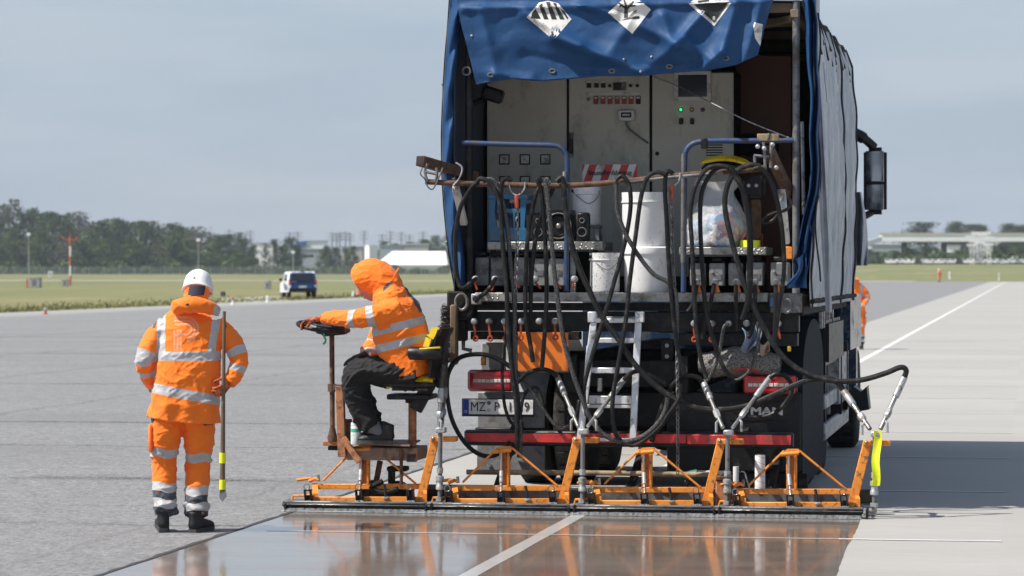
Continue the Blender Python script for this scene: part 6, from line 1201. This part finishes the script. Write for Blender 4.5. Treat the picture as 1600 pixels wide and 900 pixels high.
def folds(p, s=1.0, seed=0.0):
    q = Vector((p.x + .35 * p.z, p.y, p.z - .3 * p.x)); a = noise.noise(Vector((q.x * 4.5 + seed, q.y * 4.5, q.z * 8))); b = noise.noise(Vector((q.x * 10, q.y * 10 + seed, q.z * 19))); c = noise.noise(Vector((p.x * 24 - p.z * 20, p.y * 24, p.z * 16 + seed)))
    r = lambda n_: max(0, 1 - abs(n_) * 4.2) ** 1.5
    k = .35 + .9 * max(0, min(1, .5 + 1.3 * noise.noise(Vector((p.x * 2.2, p.y * 2.2 + seed, p.z * 2.2))))); return s * (.016 * r(a) + k * (.009 * r(b) + .0045 * r(c)) - .010)
def hivis(name, base):
    t = NT(name); f = t.rng(t.noise(5, 5, .6), .3, .7); c = t.mix(f, tuple(x * .90 for x in base), base); s = t.rng(t.noise(11, 6, .72), .62, .76); c = t.mix(t.math('MULTIPLY', s, .35), c, (.38, .12, .04))
    lg = t.math('GREATER_THAN', t.attr('logo'), 0); c = t.mix(t.math('MULTIPLY', lg, .45), c, (.74, .48, .36)); dk = t.math('GREATER_THAN', t.attr('dark'), 0); c = t.mix(dk, c, t.mix(t.rng(t.noise(14, 3), .4, .6), (.035, .040, .052), (.085, .09, .10)))
    tp_ = t.math('GREATER_THAN', t.attr('tape'), 0); x = t.sep(); ln = t.math('LESS_THAN', t.math('FRACT', t.math('MULTIPLY', t.math('ADD', t.math('ADD', x[0], x[1]), t.math('MULTIPLY', x[2], .8)), 15.)), .07)
    tc_ = t.mix(t.rng(t.noise(9, 4), .3, .7), (.36, .365, .38), (.50, .50, .51)); tc_ = t.mix(t.math('MULTIPLY', ln, .55), tc_, (.62, .30, .16)); c = t.mix(tp_, c, tc_)
    t.set(col=c, rough=t.rng(tp_, 0, 1, .74, .38), spec=.35); t.b.inputs['Sheen Weight'].default_value = .15; t.bump(t.math('ADD', t.noise(22, 5, .65), t.math('MULTIPLY', t.noise(420, 2), .10)), .30, .012); return t.m
M['hivis'] = hivis('orange_hi_vis_cloth', (1.0, .205, .012)); M['hivis_trousers'] = hivis('orange_hi_vis_trouser_cloth', (.98, .20, .012))
def hand_mb(mb, wrist, d, up, curl, size=1.0, thumb=1):
    """palm, four bent fingers of different lengths and a thumb leaving the side of the palm"""
    d = d.normalized(); side = d.cross(up).normalized() * thumb; up = side.cross(d).normalized() * thumb; s = size
    chain_mb(mb, [(wrist, .030 * s, .024 * s), (wrist + d * .04 * s, .036 * s, .018 * s), (wrist + d * .09 * s, .040 * s, .016 * s)], up, 14)
    for k, (o, L) in enumerate(((-.030, .070), (-.010, .082), (.010, .076), (.029, .060))):
        p = wrist + d * .075 * s + side * o * s; a = 0; pts = [(p, .0105 * s, .0105 * s)]; q_ = p + d * .02 * s; pts.append((q_, .0105 * s, .0105 * s))
        for j in range(3):
            a += curl * (.8 + .1 * j); dd = d * math.cos(a) - up * math.sin(a); q_ = q_ + dd * (L * s * (.42, .32, .26)[j]); pts.append((q_, (.0100, .0092, .0080)[j] * s, (.0100, .0092, .0080)[j] * s))
        chain_mb(mb, pts, side, 10)
    p = wrist + d * .02 * s - side * .028 * s; t1 = p + (d * .55 - side * .65 - up * .25) .normalized() * .040 * s; t2 = t1 + (d * .75 - side * .15 - up * .55).normalized() * .034 * s; t3 = t2 + (d * .6 + side * .25 - up * .7).normalized() * .026 * s
    chain_mb(mb, [(p, .016 * s, .016 * s), (t1, .0125 * s, .0125 * s), (t2, .011 * s, .011 * s), (t3, .009 * s, .009 * s)], up, 10)
def head_mb(mb, c, face, up, s=1.0):
    """cranium, jaw, brow, nose, lips and ears, turned towards `face`"""
    face = face.normalized(); side = face.cross(up).normalized(); up = side.cross(face).normalized(); q_ = lambda f, u, l: c + (face * f + up * u + side * l) * s
    mb.ball(c + (up * .02 - face * .01) * s, .098 * s, 20)
    chain_mb(mb, [(q_(.01, .06, 0), .090 * s, .074 * s), (q_(.02, -.02, 0), .088 * s, .070 * s), (q_(.035, -.08, 0), .062 * s, .055 * s), (q_(.045, -.115, 0), .036 * s, .036 * s)], side, 18)
    chain_mb(mb, [(q_(.098, .03, 0), .010 * s, .009 * s), (q_(.116, -.005, 0), .013 * s, .012 * s), (q_(.126, -.022, 0), .015 * s, .017 * s), (q_(.105, -.034, 0), .010 * s, .012 * s)], side, 10)
    for l in (-1, 1):
        mb.ball(q_(.088, .018, l * .032), (.014 * s,) * 3, 8); mb.ball(q_(.086, .040, l * .034), (.020 * s, .020 * s, .010 * s), 8); mb.ball(q_(.0, -.01, l * .080), (.022 * s, .022 * s, .034 * s), 10); mb.ball(q_(.070, -.030, l * .040), (.022 * s,) * 3, 8)
    for u in (-.058, -.070): mb.ball(q_(.094, u, 0), (.016 * s, .016 * s, .009 * s), 8)
def shoe(parent, heel, toe, up=Vector((0, 0, 1)), s=1.0):
    d = (toe - heel); L = d.length; d.normalize(); side = d.cross(up).normalized(); q_ = lambda f, u, l=0: heel + d * (f * L) + up * u * s + side * l * s
    m = MB(); chain_mb(m, [(q_(.02, .055), .050, .036 * s), (q_(.25, .055), .052, .040 * s), (q_(.55, .045), .042, .048 * s), (q_(.80, .036), .033, .050 * s), (q_(.97, .030), .022, .034 * s)], side, 18); chain_mb(m, [(q_(.16, .04), .058, .043), (q_(.17, .10), .054, .042), (q_(.15, .145), .052, .043)], side, 16); mt = M['shoe']; me = remesh(m, .008, 2); o = soft_obj('shoe', me, mt, parent)
    m = MB(); pr = [(0, .030), (.1, .040), (.35, .040), (.6, .048), (.8, .050), (.95, .036), (1.02, .012)]; top = [q_(f, .026, l) for f, l in pr] + [q_(f, .026, -l) for f, l in reversed(pr)]; m.prism([t - up * .026 * s for t in top], up * .026 * s); obj('sole', m, M['sole'], o)
    m = MB(); m.tube([q_(.30, .098, -.030), q_(.36, .098, 0), q_(.30, .098, .030)], .005, 6); m.tube([q_(.40, .088, -.032), q_(.45, .09, 0), q_(.40, .088, .032)], .005, 6); m.tube([q_(.04, .07, -.028), q_(.0, .09, 0), q_(.04, .07, .028)], .006, 6); obj('laces', m, M['dull'], o); return o
# ------------------------------------------------------------------ the walking worker, seen from behind
FH = Vector((FWD.x, FWD.y, 0)).normalized()
pw = G(292, 831); ZW = (pw - CAMP).dot(FWD)
vd = Vector((pw.x, pw.y, 0)).normalized(); rx_ = Vector((vd.y, -vd.x, 0)); UPZ = Vector((0, 0, 1))
KW = FPX / ZW
def w(px, py, dy=0.0): return pw + rx_ * ((px - 292) / KW) + vd * dy + UPZ * ((831 - py) / KW)
def loc(p): d = p - pw; return d.dot(rx_), d.dot(vd), d.z
def ZZ(py): return (831 - py) / KW
PW = thing('person', pw, 'worker in orange hi-vis suit and white hard hat walking away with a pole', 'person')
JT = [(w(288, 655, .02), .170, .252), (w(290, 632, .01), .162, .240), (w(293, 592, .01), .150, .222), (w(296, 552, .03), .142, .214), (w(297, 520, .05), .130, .208), (w(298, 502, .07), .112, .190), (w(300, 489, .09), .085, .135), (w(303, 476, .11), .07, .080)]
AL = [(w(262, 509, .07), .078, .080), (w(240, 532, .05), .072, .076), (w(227, 562, .02), .070, .072), (w(231, 586, .09), .062, .062), (w(238, 599, .20), .052, .052)]
AR = [(w(335, 507, .07), .078, .080), (w(359, 531, .05), .072, .076), (w(373, 560, .0), .068, .070), (w(367, 583, -.02), .060, .060), (w(358, 600, -.05), .048, .048)]
HD = [(w(272, 484, -.02), .036, .050), (w(285, 477, -.060), .052, .056), (w(306, 476, -.075), .056, .060), (w(326, 480, -.055), .050, .052), (w(341, 487, .0), .030, .04)]
NK = [(w(302, 490, .09), .10, .100), (w(306, 470, .12), .088, .088), (w(309, 452, .15), .088, .086)]
LL = [(w(264, 648, .02), .125, .118), (w(259, 680, .02), .116, .106), (w(257, 722, .06), .098, .088), (w(258, 765, .03), .092, .082), (w(259, 800, .0), .090, .082)]
LR = [(w(310, 648, .02), .128, .118), (w(311, 680, .03), .118, .108), (w(310, 724, .08), .100, .090), (w(307, 768, .03), .094, .084), (w(307, 803, -.02), .090, .084)]
m = MB()
for ch, p in ((JT, 2.5), (AL, 2), (AR, 2), (NK, 2)): chain_mb(m, ch, rx_ if ch is JT or ch is NK else vd, 26, p=p, flat0=ch is JT)
chain_mb(m, HD, UPZ, 18)
def dist_chain(p, ch):
    best = (9, 0); L = 0
    for (a, *_), (b, *_) in zip(ch, ch[1:]):
        d = b - a; t = max(0, min(1, (p - a).dot(d) / d.length_squared)); q_ = (p - a - d * t).length
        if q_ < best[0]: best = (q_, L + d.length * t)
        L += d.length
    return best
def band(v, c, h): return h - abs(v - c)
def jw_tape(p):
    x, y, z = loc(p); ax = 99; out = -1
    for ch in (AL, AR):
        dd, s = dist_chain(p, ch)
        if dd < .105 and abs(x - .02) > .232: return max(band(s, .262, .030), band(s, .375, .024))
    zb2 = ZZ(604) + (ZZ(626) - ZZ(604)) * (x - loc(w(233, 0))[0]) / (115 / KW)
    out = max(band(z, ZZ(556), .031), band(z, zb2, .034))
    if z > ZZ(556):
        xl_ = loc(w(252, 0))[0]; xr_ = loc(w(331 + (ZZ(0) - 0) * 0, 0))[0] + (z - ZZ(545)) * .16
        out = max(out, min(band(x, xl_, .028), ZZ(476) - z), min(band(x, xr_, .027), ZZ(478) - z))
    return out
def jw_dark(p):
    x, y, z = loc(p); return min(.010 - min(abs(x - loc(w(243, 0))[0] - (z - ZZ(500)) * .2), abs(x - loc(w(350, 0))[0] + (z - ZZ(500)) * .2)), ZZ(482) - z, z - ZZ(512))
def jw_logo(p):
    x, y, z = loc(p)
    if y > .02: return -1
    cx, cz = loc(w(291, 0))[0], ZZ(514); dx, dz = x - cx, z - cz; out = -1
    if not (-.11 < dx < .11 and -.17 < dz < .11): return -1
    for r in (.036, .058, .080):
        if dx > 0: out = max(out, .0065 - abs(math.hypot(dx, dz) - r))
        elif dx > -.085: out = max(out, .0065 - abs(abs(dz) - r) if (dz > 0 or r < .05) else -1)
    if dz < .0 and dz > -.15:
        for sx in (-.080, -.058, -.036): out = max(out, .0065 - abs(dx - sx))
    return out
def jw_disp(p):
    x, y, z = loc(p); d = folds(p, .50, 3); d += .010 * math.sin(x * 42 + 1.5 * math.sin(z * 9)) * max(0, 1 - abs(z - ZZ(640)) / .12); return d
me = remesh(m, .0085, 3); jk = soft_obj('jacket', me, M['hivis'], PW, {'tape': jw_tape, 'dark': jw_dark, 'logo': jw_logo}, jw_disp)
m = MB(); chain_mb(m, LL, rx_, 26); chain_mb(m, LR, rx_, 26); chain_mb(m, [(w(286, 618, .02), .11, .17), (w(287, 646, .02), .120, .19), (w(287, 658, .02), .11, .16)], rx_, 24)
def tw_tape(p): x, y, z = loc(p); zz = z + x * .05 + .008 * math.sin(x * 40); k = 0 if x < loc(w(284, 0))[0] else -.026; return max(band(zz, ZZ(709) + k, .030), band(zz, ZZ(762) + k * .6, .030), band(zz, ZZ(787) + k * .6, .030))
def tw_dark(p):
    x, y, z = loc(p); k = 0 if x < loc(w(284, 0))[0] else -.016; zz = z + x * .05; q_ = max(band(zz, ZZ(774.5) + k, .030), ZZ(792) + k - zz)
    px = 292 + x * KW; py = 831 - z * KW; return max(q_, min(5 - abs(px - 236), 5 - abs(py - 656)) / KW, min(8 - abs(px - 326), 4 - abs(py - 660)) / KW)
def tw_disp(p):
    x, y, z = loc(p); k = 1 + 1.0 * max(0, 1 - abs(z - ZZ(800)) / .12) + .6 * max(0, 1 - abs(z - ZZ(722)) / .1); return folds(p, .55 * k, 9) + .008 * math.sin(z * 75 + 2 * math.sin(x * 18)) * max(0, 1 - abs(z - ZZ(795)) / .10)
me = remesh(m, .0085, 3); tr = soft_obj('trousers', me, M['hivis_trousers'], PW, {'tape': tw_tape, 'dark': tw_dark}, tw_disp)
m = MB().box(w(236, 684, .02), (.03, .15, .19), Matrix.Rotation(R(15), 3, 'Z'), .012); obj('cargo_pocket', m, M['hivis_trousers'], tr)
# body under the clothes: one surface with head, arms, legs and hands
m = MB()
for ch, l in ((JT, rx_), (LL, rx_), (LR, rx_)): chain_mb(m, ch[1:], l, 16, sc=.66)
for ch in (AL, AR): chain_mb(m, ch, vd, 14, sc=.62)
hc = w(311, 452, .20); head_mb(m, hc, (vd + rx_ * .15 - UPZ * .75), UPZ); chain_mb(m, [(w(302, 492, .10), .06, .065), (w(309, 458, .16), .058, .06)], rx_, 14)
hand_mb(m, w(237, 598, .22), vd * .7 + rx_ * .5 - UPZ * .3, UPZ, .45); 
soft_obj('body', remesh(m, .008, 1), M['skin'], PW)
m = MB(); hand_mb(m, w(357, 599, -.06), (w(348, 607, -.125) - w(357, 599, -.06)) + UPZ * .0, (rx_ + UPZ * .3), .75, 1.0, -1); soft_obj('glove', remesh(m, .005, 1), M['glove'], PW)
# hard hat
M['helmet'] = mat('white_helmet_shell', (.80, .80, .79), .28, var=.04, dirt=(.5, .48, .45), damt=.12)
hq = Vector((0, 0, 1)).rotation_difference((UPZ + vd * .42 + rx_ * .10).normalized()); hm = w(309.5, 450, .175); m = MB(); vs = []
prof = [(.128, -.026), (.131, -.022), (.126, -.014), (.121, .0), (.118, .035), (.104, .075), (.078, .104), (.042, .120), (.004, .124)]; n = 36; V = []
for r, z in prof:
    for k in range(n):
        t = 2 * math.pi * k / n; f = 1.14 if True else 1; lx, ly = r * math.cos(t) * .84, r * math.sin(t) * 1.02; rid = .004 * math.exp(-(lx / .022) ** 2) if z > .05 else 0; brim = .035 * max(0, math.sin(t)) ** 3 if z < -.01 else 0
        V.append(hm + hq @ Vector((lx * rx_.x + (ly + brim) * vd.x, lx * rx_.y + (ly + brim) * vd.y, z + rid)))
F = [(i * n + k, i * n + (k + 1) % n, (i + 1) * n + (k + 1) % n, (i + 1) * n + k) for i in range(len(prof) - 1) for k in range(n)] + [tuple((len(prof) - 1) * n + k for k in range(n)), tuple(range(n))[::-1]]
m.add(V, F); hh = obj('hard_hat', m, M['helmet'], PW, ang=50)
for k, (px, py) in enumerate(((298, 435), (303, 434))): obj('hat_letter', text_mb('IH'[k], .030, w(px, py, .072 + .003 * k), rx_ + UPZ * .1, UPZ * .85 + vd * .5, .004), M['ink'], hh)
def nape(u, v): a = (u - .5) * 1.15 + .02; return w(306, 461 - 14 * v, .13) + rx_ * (.103 * math.sin(a) + (v * .010)) - vd * (.106 * math.cos(a) - v * .02)
obj('nape_guard', MB().sheet(nape, 12, 6, .004), mat('dark_blue_cloth', (.03, .035, .06), .8), hh, ang=60)
obj('hood_toggle', MB().box(w(293, 475.5, -.165), (.022, .014, .016), None, .004), M['ink'], jk)
shoe(PW, w(256, 829.5, -.06), w(252, 824, .22)); shoe(PW, w(300, 831.5, -.09), w(330, 829, .14) - UPZ * .0)
# the pole he carries
po = thing('scraper_pole', w(347, 782, -.12), 'dark wooden pole with yellow bands and steel tip held by the walking worker', 'pole')
obj('shaft', MB().tube([w(350, 486, -.15), w(348.5, 620, -.135), w(347, 766, -.12)], [.011, .013, .019], 10), M['darkwood'], po)
for a, b in ((706, 722), (748, 763)): obj('yellow_band', MB().cyl(w(347.6, a, -.125), w(347.2, b, -.121), .0225, n=12), M['neon'], po)
obj('steel_tip', MB().prism([w(343, 763, -.125), w(352, 763, -.125), w(354, 774, -.125), w(347, 783, -.125), w(342, 775, -.125)], vd * .012), M['steel'], po)
# ------------------------------------------------------------------ the seated worker
LAT = Vector((0, 1, 0)); s_ = lambda px, py, dy=0.0: A(px, py, YO + dy)
PS = thing('person', s_(575, 693), 'worker in orange hooded hi-vis jacket and black trousers seated at the steering wheel', 'person')
SJ = [(s_(644, 590), .165, .215), (s_(640, 572), .185, .225), (s_(631, 545), .200, .235), (s_(625, 515), .205, .245), (s_(619, 488), .180, .245), (s_(611, 466), .135, .20), (s_(600, 450), .105, .13)]
SA = [(s_(621, 484, -.16), .098, .094), (s_(592, 492, -.23), .084, .080), (s_(563, 498, -.24), .074, .072), (s_(533, 498, -.18), .060, .060), (s_(505, 498, -.11), .047, .047)]
SB = [(s_(617, 486, .18), .100, .095), (s_(598, 515, .26), .088, .085), (s_(584, 543, .22), .082, .08), (s_(570, 552, .12), .062, .062)]
SH = [(s_(612, 456), .115, .135), (s_(597, 440), .135, .138), (s_(581, 432), .142, .134), (s_(567, 436), .125, .120), (s_(559, 441), .098, .104)]
m = MB(); chain_mb(m, SJ, LAT, 28, p=2.3, flat0=True); chain_mb(m, SA, LAT, 22); chain_mb(m, SB, LAT, 22); chain_mb(m, SH, LAT, 24)
def spx(p): d = p - CAMP; k = FPX / d.dot(FWD); return 800 + d.dot(RIGHT) * k, 450 - d.dot(UP) * k
def seg_side(px, py, a, b, hw):
    vx, vy = b[0] - a[0], b[1] - a[1]; L = math.hypot(vx, vy); return (hw - abs((px - a[0]) * vy - (py - a[1]) * vx) / L) / 213
def js_tape(p):
    for ch in (SA, SB):
        dd, s = dist_chain(p, ch)
        if dd < .115 and (p.y < YO - .16 if ch is SA else p.y > YO + .16) and s > .10: return max(band(s, .205, .027), band(s, .335, .027))
    px, py = spx(p); return max(seg_side(px, py, (578, 521), (670, 498), 6.2), seg_side(px, py, (582, 547), (674, 525), 6.2)) if px > 560 else -1
def js_dark(p):
    px, py = spx(p); poly = [(632, 450), (641, 447), (667, 482), (655, 489)]; s = 9
    for (ax, ay), (bx, by) in zip(poly, poly[1:] + poly[:1]): L = math.hypot(bx - ax, by - ay); s = min(s, ((bx - ax) * (py - ay) - (by - ay) * (px - ax)) / L)
    return max(s / 213, seg_side(px, py, (598, 452), (612, 441), 2.5) if 597 < px < 614 and 436 < py < 456 else -1)
me = remesh(m, .0085, 3); js = soft_obj('jacket', me, M['hivis'], PS, {'tape': js_tape, 'dark': js_dark}, lambda p: folds(p, .62 if spx(p)[1] > 470 else .48, 21))
obj('drawstring', MB().tube(smooth_path([s_(612, 440, -.10), s_(618, 428, -.13), s_(623, 419, -.12)], 4), .007, 6), M['hivis'], js)
TL = [(s_(652, 585, -.09), .135, .13), (s_(610, 580, -.11), .118, .115), (s_(566, 581, -.12), .105, .105), (s_(554, 597, -.12), .105, .102), (s_(560, 628, -.10), .098, .098), (s_(572, 656, -.08), .094, .09), (s_(577, 668, -.07), .090, .088)]
TF = [(c + Vector((-.03, .24, .005)), a, b) for c, a, b in TL]
m = MB(); chain_mb(m, TL, LAT, 24); chain_mb(m, TF, LAT, 24); chain_mb(m, [(s_(662, 585), .10, .17), (s_(648, 583), .14, .21), (s_(630, 583), .12, .19)], LAT, 22); me = remesh(m, .009, 3); soft_obj('trousers', me, M['blacktex'], PS, None, lambda p: folds(p, 1.15, 33))
m = MB()
for ch in (SJ[1:],): chain_mb(m, ch, LAT, 16, sc=.66)
for ch in (SA, SB, TL, TF): chain_mb(m, ch, LAT, 14, sc=.60)
head_mb(m, s_(580, 442), Vector((-1, -.12, -.62)), UPZ, 1.02); soft_obj('body', remesh(m, .008, 1), M['skin'], PS)
m = MB(); hand_mb(m, s_(503, 498, -.11), Vector((-1, .15, -.12)), Vector((0, 0, 1)), .55, 1.15, 1); soft_obj('glove', remesh(m, .0055, 1), M['glove'], PS)
m = MB(); hand_mb(m, s_(572, 553, .12), Vector((-1, -.75, -.35)), Vector((-.3, 0, 1)), .25, 1.15, -1); soft_obj('glove', remesh(m, .0055, 1), M['darkglove'], PS)
SOCK = mat('grey_sock_wool', (.16, .165, .18), .9)
for ch in ([(s_(576, 662, -.07), .066, .062), (s_(590, 674, -.065), .056, .052), (s_(592, 684, -.06), .05, .048)], [(s_(573, 662, .17), .066, .062), (s_(585, 674, .17), .056, .052), (s_(586, 682, .17), .05, .048)]): m = MB(); chain_mb(m, ch, LAT, 16); soft_obj('sock', remesh(m, .008, 1), SOCK, PS)
shoe(PS, s_(614, 693.5, -.06), s_(558, 693, -.09), s=1.0); shoe(PS, s_(606, 690, .18), s_(554, 690, .15), s=1.0)
# ------------------------------------------------------------------ two workers farther off (same suit, own places)
def far_person(px, py, label, rz):
    c = copy_tree(PW); g = G(px, py); c.location = g; c.rotation_euler = (0, 0, rz); tag(c, label, 'person'); return c
far_person(1335, 546, 'worker in orange hi-vis suit half hidden behind the truck cab', R(160))
far_person(1468, 440.5, 'tiny orange figure of a worker far off at the end of the runway', R(40))
# ================================================================== .00013
hm_ = bpy.data.materials.new('haze_air'); hm_.use_nodes = True; ht = hm_.node_tree; ht.nodes.remove(ht.nodes['Principled BSDF'])
pv = ht.nodes.new('ShaderNodeVolumePrincipled'); pv.inputs['Color'].default_value = (.80, .88, .97, 1); pv.inputs['Density'].default_value = .00013; pv.inputs['Anisotropy'].default_value = .25
ht.links.new(pv.outputs[0], ht.nodes['Material Output'].inputs['Volume'])
m = MB().span((-2700, -90, -12), (1300, 4300, 60)); o = obj('haze', m, hm_); tag(o, kind='stuff'); o.data.materials[0] = hm_
